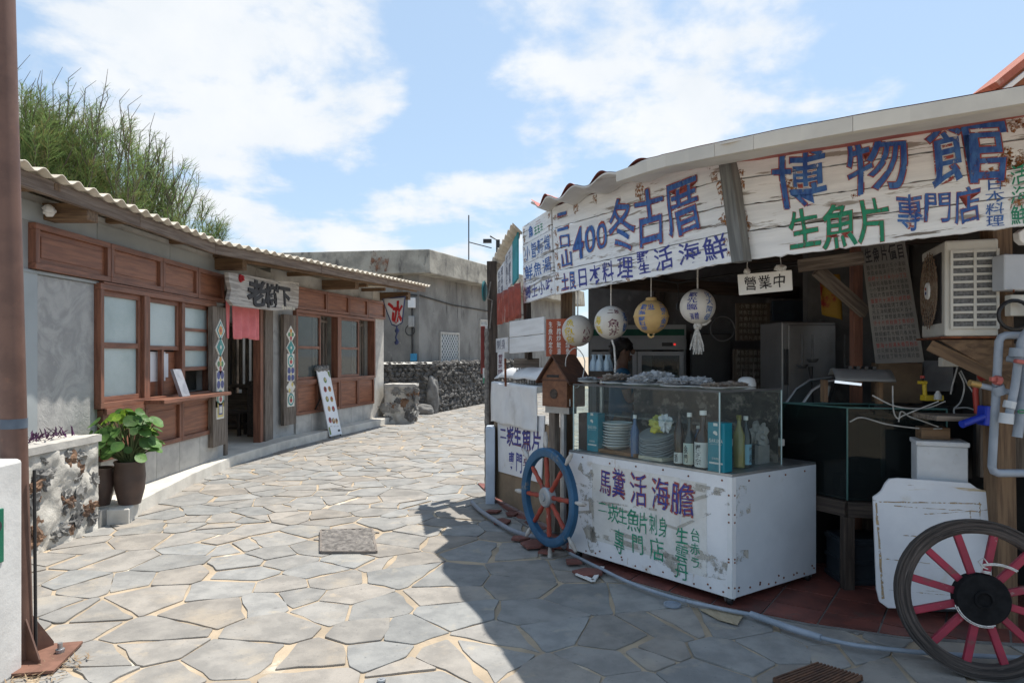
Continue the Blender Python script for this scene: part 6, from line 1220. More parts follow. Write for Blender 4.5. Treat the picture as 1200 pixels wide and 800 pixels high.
for x0, y0, x1, y1, w in ((1032, 589, 1154, 592, .012), (1050, 594, 1152, 601, .006), (1029, 590, 1034, 700, .016), (1152, 590, 1151, 618, .008), (1060, 628, 1130, 634, .005), (1036, 655, 1090, 660, .004), (1140, 600, 1141, 612, .010), (1085, 604, 1160, 599, .005), (1040, 690, 1120, 697, .005)):
    pa, pb_ = bl(x0, y0), bl(x1, y1); N = 12; vs = []
    for i in range(N + 1):
        t = i / N; s_ = pa[0] + (pb_[0] - pa[0]) * t; h_ = pa[1] + (pb_[1] - pa[1]) * t; k_ = w * rnd.uniform(.3, 1); hz = abs(pb_[0] - pa[0]) > abs(pb_[1] - pa[1])
        for sg in (-1, 1): vs.append(BW.p(s_ + (0 if hz else sg * k_ / 2) + rnd.uniform(-.003, .003), h_ + (sg * k_ / 2 if hz else 0) + rnd.uniform(-.003, .003), -.10 * (h_ - .03) + .0265))
    m.add(vs, [(2 * i, 2 * i + 1, 2 * i + 3, 2 * i + 2) for i in range(N)])
part('scratches', m, mat('brown_scuff', (.42, .30, .16), (.30, .22, .14), 30, .9, alpha=(40, .40, .56, (1, 1, 1))), o)['kind'] = 'stuff'; rnd.setstate(st)
# wagon wheel
wc = V((2.345, 3.42, .385)); wd_ = V((.965, -.26, 0)).normalized(); wn_ = V((-.26, -.965, 0)).normalized(); wu = (V((0, 0, 1)) - wn_ * .16).normalized(); wn_ = wd_.cross(wu).normalized(); wn_ = wn_ if wn_.y < 0 else -wn_
WR = .385
T = thing('wagon_wheel', 'old wooden wagon wheel with red spokes and a black hub leaning by the right post', 'wagon wheel', V((wc.x, wc.y, .015)))
wpt = lambda r, a, d=0.: wc + wd_ * (r * math.cos(a)) + wu * (r * math.sin(a)) + wn_ * d
def ringm(prof, N, gap=None):
    m = MB(); vs = []; gs = []; fs = []; k = len(prof)
    for i in range(N + 1):
        a = 2 * math.pi * i / N
        for r, d in prof: vs.append(wpt(r + .002 * noise.noise(V((i * .6, r * 20, d * 30))), a, d)); gs.append(V((a * r, r * 3, d * 3)))
    for i in range(N):
        for j in range(k): fs.append((i * k + j, i * k + (j + 1) % k, (i + 1) * k + (j + 1) % k, (i + 1) * k + j))
    m.add(vs, fs, gs); return m
part('rim', ringm([(.315, -.028), (WR - .008, -.028), (WR - .008, .024), (.372, .028), (.325, .028), (.315, .020)], 72), mat('grey_rim_timber', (.10, .08, .07), (.03, .025, .023), 5, .85, .010, 16, (.8, 5, 5), spots=[((.28, .25, .23), 9, .6, .72, (.6, 5, 5))]), T, smooth=35)
part('iron_tyre', ringm([(WR - .008, -.03), (WR, -.03), (WR, .03), (WR - .008, .03)], 72), mat('dark_iron', (.06, .05, .045), (.035, .03, .028), 9, .7), T, smooth=35)
red_w = mat('crimson_paint', (.33, .022, .05), (.24, .018, .04), 7, .5, .001, 20, spots=[((.15, .06, .055), 9, .57, .68), ((.30, .22, .2), 16, .64, .72)])
for i in range(12): a = i * math.pi / 6 + R(16); m = MB(); m.beam(wpt(.09, a), wpt(.32, a), .036, .03, wn_); part('spoke', m, red_w, T, bev=.005)
MWW = Matrix(((wd_.x, wu.x, wn_.x), (wd_.y, wu.y, wn_.y), (wd_.z, wu.z, wn_.z)))
m = MB(); m.lathe([(0, -.04), (.12, -.04), (.125, .036), (.118, .05), (.045, .052), (.044, .06), (.034, .062), (.030, .046), (0, .044)], wc, 36, M=MWW); part('hub', m, mat('black_rubber', (.008, .008, .009), (.014, .014, .015), 20, .8, .001, 60, spec=.12), T, smooth=35)
m = MB()
for off in (0, .007): m.tube([wpt(.13 + off, R(72 + t * 6), .035 + .02 * math.sin(t)) if t < 4 else wpt(.16 + .03 * (t - 4) / 3 + off, R(88 - (t - 4) * 9), .04) for t in range(10)], .0035, 5)
m.tube([wpt(.15, R(78), .03), wpt(.155, R(88), .045), wpt(.18, R(94), .04), wpt(.2, R(86), .035), wpt(.17, R(78), .04)], .0035, 5)
single('knotted_string', m, rope_m, 'white string looped over the upper red spokes of the wagon wheel', 'string', smooth=60)
m = MB()
m.tube([wpt(.125, R(200 + t * 9), .05) for t in range(11)], .003, 5); m.tube([wpt(.132, R(196 + t * 9), .046) for t in range(11)], .003, 5)
single('knotted_string', m, rope_m, 'white string wound round the lower edge of the black wheel hub', 'string', smooth=60)
# pipework on the post
def pp(x, y, z=3.78): return at(x, y, z)
def bend(pts, r=.03):
    out = []
    for i, p in enumerate(pts):
        if 0 < i < len(pts) - 1:
            a, b = pts[i - 1], pts[i + 1]; d1 = (a - p).normalized(); d2 = (b - p).normalized(); out += [p + d1 * r, p + (d1 + d2) * r * .3, p + d2 * r]
        else: out.append(p)
    return out
T = thing('water_pipework', 'grey plastic water pipes with valves fixed to the right timber post', 'pipes', V((2.75, 3.78, .9)))
m = MB(); m.tube(bend([pp(1235, 392), pp(1171, 393), pp(1162, 554), pp(1240, 554)], .035), .0215, 12); part('pipe', m, pvc, T, smooth=50)
m = MB(); m.tube(bend([pp(1218, 372, 3.7), pp(1197, 396, 3.7), pp(1189, 455, 3.7), pp(1181, 492, 3.7)]), .021, 12); part('pipe', m, pvc, T, smooth=50)
m = MB(); m.tube([pp(1180, 484, 3.7), pp(1178.5, 496, 3.7)], [.034, .036], 14); m.tube([pp(1184, 470, 3.7), pp(1182, 478, 3.7)], .030, 12); part('screw_cap', m, mat('pale_pipe_cap', (.5, .53, .56), (.42, .45, .48), 9, .5), T, smooth=30)
m = MB(); m.tube([pp(1206, 400, 3.74), pp(1201, 450, 3.74), pp(1192, 512, 3.74)], .025, 12); m.tube([pp(1199, 470, 3.73), pp(1197, 482, 3.73)], .037, 12); part('pipe', m, pvc, T, smooth=50)
m = MB(); m.tube([pp(1190, 461), pp(1138, 449)], .016, 10); m.tube([pp(1168, 452, 3.77), pp(1172, 462, 3.77)], .034, 10); part('pipe', m, pvc, T, smooth=50)
m = MB(); m.tube([pp(1148, 451), pp(1136, 448.5)], .019, 10); part('brass_nozzle', m, mat('brass', (.42, .28, .10), (.34, .22, .08), rough=.4, metal=.5), T, smooth=50)
m = MB(); m.tube([pp(1166, 445, 3.74), pp(1172, 446, 3.74)], .026, 8); m.box(pp(1166, 444, 3.74), (.05, .02, .022)); part('valve_handle', m, mat('faded_red_plastic', (.42, .12, .10), (.34, .09, .08), rough=.5), T, smooth=40)
m = MB(); m.tube([pp(1180, 420), pp(1200, 423, 3.72)], .018, 10); m.tube([pp(1192, 408, 3.7), pp(1191, 418, 3.7)], .036, 12); part('pipe', m, pvc, T, smooth=50)
m = MB(); m.box(pp(1199, 424, 3.66), (.09, .03, .022), Matrix.Rotation(R(8), 3, 'Y')); part('valve_handle', m, MC['faded_red_plastic'], T, bev=.006)
m = MB(); m.tube([pp(1197 + 4 * math.cos(t), 482 + 2 * math.sin(t), 3.69) for t in [i * .6 for i in range(11)]], .003, 5); part('green_tie', m, mat('green_wire', (.03, .22, .10), (.02, .18, .08)), T)
m = MB(); m.box(pp(1188, 320, 3.84), (.18, .10, .20)); o = single('switch_box', m, mat('pale_grey_box', (.42, .44, .47), (.36, .38, .41), 4, .5), 'pale grey electrical box on the right post below the museum board', 'electrical box', bev=.008); m = MB(); m.tube([pp(1188, 342, 3.82), pp(1188, 340, 3.76)], .005, 6); part('screw', m, rust, o)
m = MB(); m.box(pp(1191, 358, 3.86), (.10, .05, .12)); o = single('socket_box', m, acw, 'small yellowed socket box with a coiled black hose below the grey electrical box', 'socket', bev=.006)
m = MB(); m.tube([pp(1189 + 19 * math.cos(t), 369 + 17 * math.sin(t), 3.80 + .012 * math.sin(t * .5)) for t in [i * .35 for i in range(38)]], .011, 6); single('coiled_hose', m, black, 'coil of black hose hanging on the right post', 'hose', smooth=60)
m = MB(); m.prism([pp(x, y, 3.75) for x, y in ((1200, 268), (1194, 272), (1195, 281), (1201, 286), (1212, 286), (1212, 268))], (0, .05, 0)); single('white_lamp_cap', m, white_pl, 'white fitting hanging from the right end of the museum board', 'lamp fitting', bev=.006)
# blue pump on a ledge
m = MB(); a = at(1098, 493, 4.05); m.hexa([a, a + V((.85, -.12, -.01)), a + V((.85, .15, -.01)), a + V((0, .25, 0)), a + V((0, 0, .03)), a + V((.85, -.12, .02)), a + V((.85, .15, .02)), a + V((0, .25, .03))]); m.beam(a + V((.42, .1, -1.15)), a + V((.42, .1, -.01)), .06, .06, V((0, 1, 0))); single('timber_ledge', m, wood_grey, 'worn timber ledge beside the fish tank carrying the blue pump', 'ledge', bev=.003)
T = thing('blue_pump', 'bright blue plastic scoop with a long spout on the timber ledge', 'pump', at(1158, 497, 4.0)); m = MB(); m.box(at(1158, 487, 4.0), (.09, .08, .115), Matrix.Rotation(R(5), 3, 'Y')); part('body', m, mat('bright_blue_plastic', (.012, .04, .42), (.01, .03, .34), rough=.35), T, bev=.01); m = MB(); m.tube([at(1152, 488, 3.98), at(1127, 497, 3.95)], [.020, .022], 12); part('spout', m, MC['bright_blue_plastic'], T, smooth=50)
m = MB(); m.tube([at(1144, 447, 4.05), at(1143, 460, 4.05), at(1145, 484, 4.05)], .016, 8); m.tube([at(1150, 444, 4.05), at(1158, 438, 4.05)], .03, 8); single('red_hose_clamp', m, mat('red_handle', (.36, .04, .03), (.28, .03, .025), rough=.4), 'red-handled clamp hanging behind the brass nozzle', 'tool', smooth=50)
T = thing('yellow_pump', 'small yellow and red air pump behind the tangle of cables', 'pump', at(1090, 468, 4.4)); m = MB(); m.box(at(1092, 466, 4.4), (.12, .06, .035)); m.tube([at(1084, 466, 4.4), at(1083, 446, 4.4)], .014, 8); m.box(at(1081, 448, 4.4), (.05, .03, .02)); part('body', m, mat('yellow_plastic', (.50, .36, .02), (.42, .3, .02), rough=.4), T, bev=.003); m = MB(); m.tube([at(1081, 443, 4.4), at(1081, 440, 4.4)], .014, 8); part('red_knob', m, MC['red_handle'], T)
m = MB(); b = at(1099, 468, 4.3); m.lathe([(0, 0), (.022, 0), (.022, .03), (.012, .045), (.012, .055), (0, .055)], b, 12); single('glass_jar', m, mat('cloudy_jar', (.45, .45, .43), (.36, .36, .35), rough=.2), 'small cloudy jar beside the yellow air pump', 'jar', smooth=50)
m = MB(); m.box((2.78, 4.72, .98), (.62, .3, .42)); m.box((2.78, 4.68, 1.22), (.5, .2, .06)); single('black_crate', m, black, 'black crate of gear behind the fish tank cables', 'crate', bev=.01)
m = MB(); a = at(1148, 436, 4.05)
for pts in ([(1124, 436), (1130, 452), (1126, 470), (1118, 480), (1121, 492)], [(1126, 434), (1134, 450), (1146, 468)], [(1122, 430), (1116, 452), (1114, 462)], [(1120, 478), (1136, 478), (1150, 486)]): m.tube(smooth([at(x, y, 4.25) for x, y in pts]), .005, 5)
o = single('grey_cable', m, MC['grimy_cable'], 'grey cables drooping under the wooden bracket', 'cables', smooth=60); o['kind'] = 'stuff'
m = MB(); m.box(at(1112, 424, 4.4), (.11, .05, .06)); single('junction_box', m, acw, 'small yellowed junction box under the air-conditioner bracket', 'box', bev=.005)
m = MB(); m.box((3.18, 4.35, 1.25), (.42, .04, .85)); single('grey_backboard', m, wood_grey, 'grey weathered board behind the cables and blue pump', 'board', bev=.004)

# ---- on the ground
def gt(pts, r, n=10): return [gnd(x, y, r + .02) for x, y in pts]
m = MB(); m.tube(smooth([gnd(x, y, .05) for x, y in ((553, 588), (562, 597), (578, 608), (598, 620), (618, 627), (640, 631), (662, 640))]), .021, 10); single('grey_hose', m, mat('light_grey_hose', (.25, .27, .31), (.20, .22, .255), 5, .5), 'thick light grey hose curving along the stall foot past the ship wheel', 'hose', smooth=60)
m = MB(); m.tube(smooth([gnd(x, y, .045) for x, y in ((668, 648), (700, 664), (740, 683), (790, 700), (850, 714), (890, 722), (925, 735), (960, 746), (1000, 755), (1050, 761), (1110, 766), (1240, 772))]), .0125, 8); m.tube([gnd(x, y, .046) for x, y in ((880, 719), (925, 735.2), (962, 746.6))], .020, 8); single('conduit_pipe', m, pvc, 'long thin grey conduit lying along the edge of the red tile floor', 'pipe', smooth=60)
m = MB(); cp_ = [gnd(820, 714, .02), gnd(848, 713, .02), gnd(872, 720, .02), gnd(864, 732, .02), gnd(842, 726, .02)]; m.prism(cp_, (0, 0, .006)); single('cardboard_piece', m, mat('tan_cardboard', (.42, .35, .24), (.34, .28, .19), 9, .8, .002, 40, (6, 1, 1)), 'torn tan cardboard piece under the front castor of the white counter', 'cardboard')
m = MB(); rg = random.Random(9); tile_b = MC['red_floor_tile']
for i, (x, y, r) in enumerate(((588, 612, .10), (608, 632, .09), (625, 640, .12), (600, 603, .08), (650, 640, .10), (640, 648, .07), (578, 600, .08), (690, 672, .10), (672, 660, .08))):
    c = gnd(x, y, .02); a0 = rg.uniform(0, 6); n = rg.choice((4, 5)); m = MB(); m.prism([c + V((r * rg.uniform(.7, 1.3) * math.cos(a0 + k * 6.283 / n), r * rg.uniform(.7, 1.3) * math.sin(a0 + k * 6.283 / n), .004 * i % .012)) for k in range(n)], (0, 0, .018))
    o = single('broken_tile', m, mat('loose_red_tile', (.20, .075, .06), (.13, .055, .045), 6, .8, .002, 20, spots=[((.3, .26, .23), 6, .6, .75)]), 'loose broken red tile piece on the ground at the foot of the stall', 'tile', 'broken red tile pieces at the stall foot')
m = MB(); a, b = gnd(676, 672, .03), gnd(695, 680, .03); m.beam(a, b, .03, .012); m.beam(b, gnd(706, 664, .03), .03, .012); single('bent_strip', m, white_pl, 'bent white strip lying on the paving in front of the white counter', 'strip')
c = gnd(788, 711, .0); m = MB(); m.lathe([(.055, .012), (.055, .024), (.047, .024), (.045, .016), (0, .014)], c, 20); single('floor_drain', m, pvc, 'small round grey floor drain set in the paving before the counter', 'drain', smooth=40)
g0, g1, g2, g3 = gnd(905, 799, .02), gnd(957, 780.5, .02), gnd(1012, 797, .02), gnd(965, 822, .02)
T = thing('drain_grate', 'rusty iron drain grate in the paving at the bottom right', 'drain grate', (g0 + g2) / 2); m = MB(); m.prism([p - V((0, 0, .0)) for p in (g0, g3, g2, g1)], (0, 0, .003)); part('pit', m, black, T); m = MB()
for i in range(13): t = (i + .5) / 13; m.beam(g0.lerp(g3, t) + V((0, 0, .016)), g1.lerp(g2, t) + V((0, 0, .016)), .008, .022)
for t in (.02, .35, .66, .98): m.beam(g0.lerp(g1, t) + V((0, 0, .012)), g3.lerp(g2, t) + V((0, 0, .012)), .010, .018)
part('bars', m, mat('dark_rusty_iron', (.17, .085, .05), (.09, .05, .035), 14, .9, .002), T)
hc = [gnd(376, 647, .016), gnd(441, 647, .016), gnd(436, 620, .016), gnd(376, 622, .016)]; T = thing('manhole_cover', 'pitted brownish square manhole cover in the sunlit flagstones', 'manhole cover', sum(hc, V()) / 4)
m = MB(); gq = lambda u, v: hc[0].lerp(hc[1], u).lerp(hc[3].lerp(hc[2], u), v); m.grid(lambda u, v: gq(u, v) + V((0, 0, .012 + .010 * noise.noise(gq(u, v) * 26) + .006 * noise.noise(gq(u, v) * 55))), 46, 60); m.prism([p - V((0, 0, .02)) for p in hc], (0, 0, .022)); part('cover', m, mat('pebble_brown', (.20, .185, .17), (.10, .092, .086), 22, .9, .006, 50, spots=[((.34, .30, .25), 30, .58, .70)]), T, smooth=180)
m = MB()
for i in range(4): m.beam(hc[i] + V((0, 0, .004)), hc[(i + 1) % 4] + V((0, 0, .004)), .02, .02)
part('frame', m, mat('worn_iron_frame', (.22, .19, .165), (.15, .13, .115), 9, .9), T)
c = gnd(447, 797, .015); m = MB(); m.lathe([(0, .0), (.022, 0), (.02, .008), (.008, .009), (.008, .012), (0, .012)], c, 16); single('survey_stud', m, steel, 'small round metal stud in the paving at the bottom edge', 'stud', smooth=40)

# ---- left foreground: steel post, white wall, pots
psteel = mat('brown_painted_steel', (.15, .083, .062), (.11, .06, .046), 6, .55, .001, 24, spots=[((.20, .10, .065), 9, .6, .75)])
pb = V((-2.56, 3.55, .0)); T = thing('steel_post', 'tall brown painted steel post with a gusseted base plate at the left edge', 'post', pb); m = MB(); m.tube([pb + V((0, 0, .02)), pb + V((-.10, 0, 3.6)), pb + V((-.132, 0, 4.8))], .062, 20); part('pole', m, psteel, T, smooth=60)
m = MB(); rz = Matrix.Rotation(R(12), 3, 'Z'); m.box(pb + V((.04, -.01, .022)), (.40, .36, .016), rz); part('base_plate', m, rust if False else mat('rusty_plate', (.20, .10, .07), (.13, .065, .045), 9, .8, .002), T, bev=.002)
for a in (-25, 65, 155, 245): d = V((math.cos(R(a)), math.sin(R(a)), 0)); n = V((-d.y, d.x, 0)) * .008; m = MB(); m.prism([pb + d * .05 + V((0, 0, .03)) - n / 2, pb + d * .17 + V((0, 0, .03)) - n / 2, pb + d * .17 + V((0, 0, .05)) - n / 2, pb + d * .055 + V((0, 0, .24)) - n / 2], n); part('gusset', m, psteel, T)
for a in (20, 110, 200, 290): d = V((math.cos(R(a)), math.sin(R(a)), 0)); m = MB(); m.lathe([(0, 0), (.022, 0), (.022, .018), (.012, .02), (.012, .05), (0, .05)], pb + d * .18 + V((0, 0, .03)), 10); part('bolt', m, steel, T, smooth=30)
m = MB(); m.tube([at(15, 497, 3.55) + V((0, 0, .03)), at(15, 497, 3.55) - V((0, 0, .02))], .0655, 20); o = part('tape_band', m, mat('blue_tape', (.10, .13, .17), (.07, .09, .12), 9, .6), T, smooth=60)
m = MB(); m.tube([pb + V((.07, .02, .02)), pb + V((.062, .02, 1.0))], .008, 6); part('cable', m, black, T)
ww = mat('chalky_white_wall', (.66, .655, .64), (.55, .545, .53), 3, .85, .003, 18, spots=[((.42, .40, .37), 5, .6, .75), ((.30, .28, .25), 12, .69, .76)])
m = MB(); m.box((-2.87, 3.0, .54), (.80, .90, 1.08)); o = single('white_wall', m, ww, 'chalky white low wall at the left edge with a green sign on it', 'wall', bev=.02)
m = MB(); c = V((-2.468, 3.16, .73)); m.box(c, (.012, .30, .26)); m2 = MB(); m2.box(c + V((.008, .0, .0)), (.004, .24, .20)); o = single('green_wall_sign', m, mat('sign_green', (.015, .16, .09), (.01, .13, .075), 5, .5), 'dark green sign plate on the white wall at the left edge', 'sign', bev=.004)
m = MB(); m.lathe([(0, 0), (.03, 0), (.03, .004), (0, .004)], c + V((.006, .10, .05)), 16, M=Matrix.Rotation(R(90), 3, 'Y')); part('black_dot', m, ink, o)
m = MB(); m.box(V((-2.466, 3.18, .50)), (.008, .16, .07)); single('yellow_label', m, mat('ochre_label', (.42, .27, .04), (.34, .22, .03)), 'small ochre label under the green sign on the white wall', 'label')
m = MB(); st = rnd.getstate(); rnd.seed(6)
for _ in range(260):
    a = V((rnd.uniform(-2.7, -2.2), rnd.uniform(3.25, 3.6), .02)); d = V((rnd.uniform(-.06, .06), rnd.uniform(-.06, .06), rnd.uniform(-.005, .02))); n = V((-d.y, d.x, 0)).normalized() * .004; m.add([a - n, a + n, a + d], [(0, 1, 2)])
rnd.setstate(st); o = struct('dry_litter', m, mat('dry_needles', (.30, .22, .13), (.2, .14, .09)), kind='stuff')
# pots and plant
clay = mat('brown_glazed_clay', (.12, .075, .058), (.075, .05, .042), 4, .45, .001, 12, spots=[((.34, .31, .27), 4, .64, .76)])
P1 = V((-3.74, 6.68, .15)); P2_ = V((-4.0, 6.62, .15))
def potm(name, c, r, h, label):
    T = thing(name, label, 'plant pot', c); m = MB(); m.lathe([(0, 0), (r * .72, 0), (r * .98, h * .35), (r * 1.05, h * .65), (r * .98, h * .93), (r * 1.06, h * .97), (r * 1.04, h), (r * .9, h), (r * .88, h * .8)], c, 28); part('pot', m, clay, T, smooth=50); m = MB(); m.lathe([(0, h * .86), (r * .9, h * .86)], c, 20); part('soil', m, mat('dark_soil', (.05, .035, .025), (.03, .02, .016), 20, .95, .01), T); return T
T1 = potm('potted_plant', P1, .135, .42, 'brown clay pot of round bright green leaves on the kerb'); T2 = potm('clay_pot', P2_, .125, .36, 'smaller brown clay pot half hidden behind the leafy potted plant')
leafm = mat('round_green_leaf', (.12, .235, .055), (.07, .16, .04), 14, .5, .003, 60, attr=True, spots=[((.13, .19, .06), 22, .58, .7)]); leafy(leafm); m = MB(); sm_ = MB(); st = rnd.getstate(); rnd.seed(12)
cl = P1 + V((-.04, 0, .62))
for i in range(96):
    a = rnd.uniform(0, 6.28); el = rnd.uniform(-.5, 1.3); rr = rnd.uniform(.5, 1) ** .7; c = cl + V((.34 * rr * math.cos(a) * math.cos(el), .30 * rr * math.sin(a) * math.cos(el), .33 * rr * math.sin(el) - .02)); r = rnd.uniform(.032, .078)
    if c.z < P1.z + .30: c.z = P1.z + .30 + rnd.random() * .1
    n = (V((math.cos(a) * .7, math.sin(a) * .7 - .3, .75 + rnd.uniform(-.4, .4)))).normalized(); x = n.orthogonal().normalized(); x = Matrix.Rotation(rnd.uniform(0, 6.28), 3, n) @ x; y = n.cross(x); N = 14; cup = rnd.uniform(.1, .35)
    ring = [c + x * r * math.cos(2 * math.pi * k / N) * (1.0 - .12 * (k == 0)) + y * r * 1.05 * math.sin(2 * math.pi * k / N) + n * cup * r * (.6 + .25 * math.sin(4 * math.pi * k / N)) for k in range(N)]; mid = [c + (p - c) * .55 - n * cup * r * .12 for p in ring]
    young = rnd.random() < .16; t = rnd.uniform(.65, 1.4); tint = (t * 2.1, t * 1.7, t * .8) if young else (t, t, t)
    m.add([c] + mid + ring, [(0, 1 + k, 1 + (k + 1) % N) for k in range(N)] + [(1 + k, 1 + N + k, 1 + N + (k + 1) % N, 1 + (k + 1) % N) for k in range(N)], None, 0, tint)
    s0 = P1 + V((rnd.uniform(-.05, .05), rnd.uniform(-.05, .05), .38)); sm_.tube([s0, s0.lerp(c, .6) + V((0, 0, .04)), c], .006, 5)
part('leaves', m, leafm, T1, smooth=180); part('stem', sm_, mat('green_stem', (.10, .13, .05), (.08, .10, .04)), T1)
m = MB(); m.hexa([V((-4.14, 6.28, 0)), V((-3.80, 6.28, 0)), V((-3.80, 6.44, 0)), V((-4.14, 6.44, 0)), V((-4.14, 6.28, .17)), V((-3.80, 6.28, .17)), V((-3.80, 6.44, .17)), V((-4.14, 6.44, .17))]); single('concrete_step', m, mat('grey_step', (.30, .29, .27), (.22, .215, .2), 5, .9, .004, 20), 'small grey concrete step between the stone planter wall and the pots', 'step', bev=.01)
m = MB()
for _ in range(46):
    a = V((rnd.uniform(-4.1, -3.9), rnd.uniform(5.55, 6.15), .885)); d = V((rnd.uniform(-.08, .10), rnd.uniform(-.09, .09), rnd.uniform(.02, .10))); n = V((-d.y, d.x, .01)).normalized() * .008; m.add([a - n, a + n, a + d * .7 + n * .8 + V((0, 0, .01)), a + d, a + d * .7 - n * .8 + V((0, 0, .01))], [(0, 1, 2, 3, 4)])
rnd.setstate(st); single('purple_plant', m, mat('purple_leaf', (.075, .022, .075), (.05, .018, .05)), 'sprawling purple-leaved plant on top of the stone planter wall', 'plant')
# menu holder on the shelf, lamp under the eaves
m = MB(); s_ = FL.px(212, 445, .2)[0]; a = FL.p(s_, 1.102, .22); m.hexa([a, a + V((.02, .16, 0)), a + V((-.03, .17, 0)), a + V((-.05, .01, 0)), a + V((-.10, -.03, .33)), a + V((-.08, .13, .33)), a + V((-.12, .13, .33)), a + V((-.14, -.03, .33))]); single('menu_holder', m, mat('grey_marbled', (.34, .35, .38), (.22, .23, .26), 9, .4), 'grey slanted menu holder standing on the wooden counter shelf', 'menu holder', bev=.004)
m = MB(); s_ = 6.02; m.lathe([(0, 0), (.04, .0), (.045, .02), (.03, .05), (0, .055)], FL.p(5.95, 2.84, .14), 14); m.blob(FL.p(6.0, 2.87, .10), .05, 2, .25); single('eave_lamp', m, white_pl, 'small white lamp under the eaves by the first rafter', 'lamp', smooth=50)

# ---- standing menu board
AW = Plane((-3.49, 13.1), (-3.49 + .233, 13.1 + .972)); T = thing('menu_sign_stand', 'slim white menu board of food pictures leaning on a dark stand outside the shop', 'menu stand', V((-3.45, 13.35, .0)))
ab = lambda u, v, d=0.: AW.p(.48 * u, 1.30 - 1.26 * v, -.28 * (1 - v) + d)
m = MB(); m.hexa([ab(0, 1, .0), ab(1, 1, 0), ab(1, 1, -.02), ab(0, 1, -.02), ab(0, 0, 0), ab(1, 0, 0), ab(1, 0, -.02), ab(0, 0, -.02)]); bd = part('board', m, mat('menu_white', (.74, .75, .77), (.70, .71, .73), 3, .4), T)
m = MB(); fm = [mat('food_orange', (.50, .22, .06), (.40, .30, .12)), mat('food_red', (.40, .04, .08), (.3, .05, .05)), mat('food_green', (.08, .22, .08), (.2, .2, .05)), mat('food_brown', (.20, .10, .06), (.12, .07, .05)), mat('food_cream', (.55, .45, .25), (.5, .35, .2)), ink]
for k, (u, v, c1, c2) in enumerate(((.50, .15, 2, 4), (.36, .29, 1, 3), (.72, .29, 0, 3), (.36, .44, 2, 4), (.72, .45, 0, 1), (.36, .59, 4, 0), (.70, .60, 3, 1), (.26, .76, 1, 3), (.52, .78, 3, 4), (.76, .79, 4, 3))):
    ngon(m, ab, u, v, .12, .045, 12, 0, .001, c1); ngon(m, ab, u + .02, v - .012, .075, .024, 7, k, .0018, c2); ngon(m, ab, u - .03, v + .012, .04, .014, 6, k * 2, .0024, (c1 + 2) % 5)
for k, (u, v) in enumerate(((.24, .85), (.50, .86), (.76, .87))): row(m, '冰品', ab, u - .09, v - .008, u + .09, v + .012, .001, 0, 5)
m.add([ab(.80, .02, .001), ab(.98, .02, .001), ab(.98, .12, .001), ab(.86, .09, .001)], [(0, 1, 2, 3)], None, 2); m.add([ab(.02, .86, .001), ab(.12, .86, .001), ab(.14, .97, .001), ab(.02, .98, .001)], [(0, 1, 2, 3)], None, 2); ngon(m, ab, .80, .94, .11, .018, 9, .4, .001, 5); part('pictures', m, fm, bd)
for u in (.04, .92):
    m = MB(); m.tube([ab(u, 1.0, -.01) - V((0, 0, .04)), ab(u, .0, -.03) + V((0, 0, .02))], .014, 6); part('leg', m, black, T); m = MB(); m.tube([ab(u, .40, -.03), AW.p(.48 * u, .15, -.55)], .014, 6); part('strut', m, black, T)
m = MB(); m.tube([AW.p(0, .42, -.38), AW.p(.48, .42, -.38)], .012, 6); part('crossbar', m, black, T)
m = MB(); st = rnd.getstate(); rnd.seed(3)
for i in range(9): m.blob(ab(.06 + .1 * i, -.03 + .015 * math.sin(i * 2.1), -.01), .05, 2, .3)
rnd.setstate(st); part('stone_garland', m, mat('grey_pebbles', (.24, .235, .22), (.15, .145, .14), 9), T, smooth=50)
# ice flag
FP = Plane((at(448, 0, 15.2).x, 15.2), (at(476, 0, 15.0).x, 15.0)); T = thing('ice_banner', 'small white pointed banner with a red 冰 hanging from the end of the eaves', 'banner', at(463, 352, 15.1))
qf2 = Quad(FP, [(448.5, 350), (475, 347.5), (471, 378), (459, 380)]); fq = lambda u, v, d=0.: qf2.q(.5 + (u - .5) * (1 if v < .6 else 1), v, d + .012 * math.sin(u * 7 + v * 4)) + V((0, 0, -.06 * v * v * (1 - (2 * u - 1) ** 2)))
m = MB(); m.grid(lambda u, v: fq(u, v), 14, 14); o = part('cloth', m, mat('banner_white', (.68, .67, .65), (.60, .59, .58), 4, .8), T, smooth=180); sd = o.modifiers.new('thickness', 'SOLIDIFY'); sd.thickness = .003; sd.offset = -1
m = MB(); put(m, '冰', fq, .14, .12, .94, .99, .004, .03, 0, wob=.0); put(m, '冰', fq, .17, .13, .97, .97, .0045, .03, 0, wob=.0); part('lettering', m, [mat('banner_red', (.58, .03, .035), (.50, .03, .03), rough=.7)], T)
nav = mat('navy_cloth', (.05, .06, .14), (.04, .05, .10)); m = MB()
for pts in ([(0, 0), (1, 0)], [(0, 0), (0, .5), (0, 1)], [(1, 0), (1, .5), (1, 1)], [(0, 1), (.5, 1), (1, 1)]): m.tube([fq(*p, .002) for p in pts], .014, 5)
part('border', m, nav, T); m = MB(); a = fq(.5, 1); m.tube([a, a + V((.02, 0, -.12)), a + V((-.02, 0, -.25)), a + V((.03, .0, -.36))], [.02, .025, .02, .03], 6); m.blob(a + V((.01, 0, -.10)), .045, 2, .3); m.blob(a + V((.0, 0, -.36)), .045, 2, .4); part('tassel', m, nav, T, smooth=60)
m = MB(); m.tube([fq(0, 0) + V((-.05, 0, .01)), fq(1, 0) + V((.05, 0, .02))], .012, 6); m.tube([fq(.5, 0), fq(.5, 0) + V((0, 0, .28)), FR.p(4.55, 3.05, .6)], .006, 5); part('rod', m, wood_brown, T)

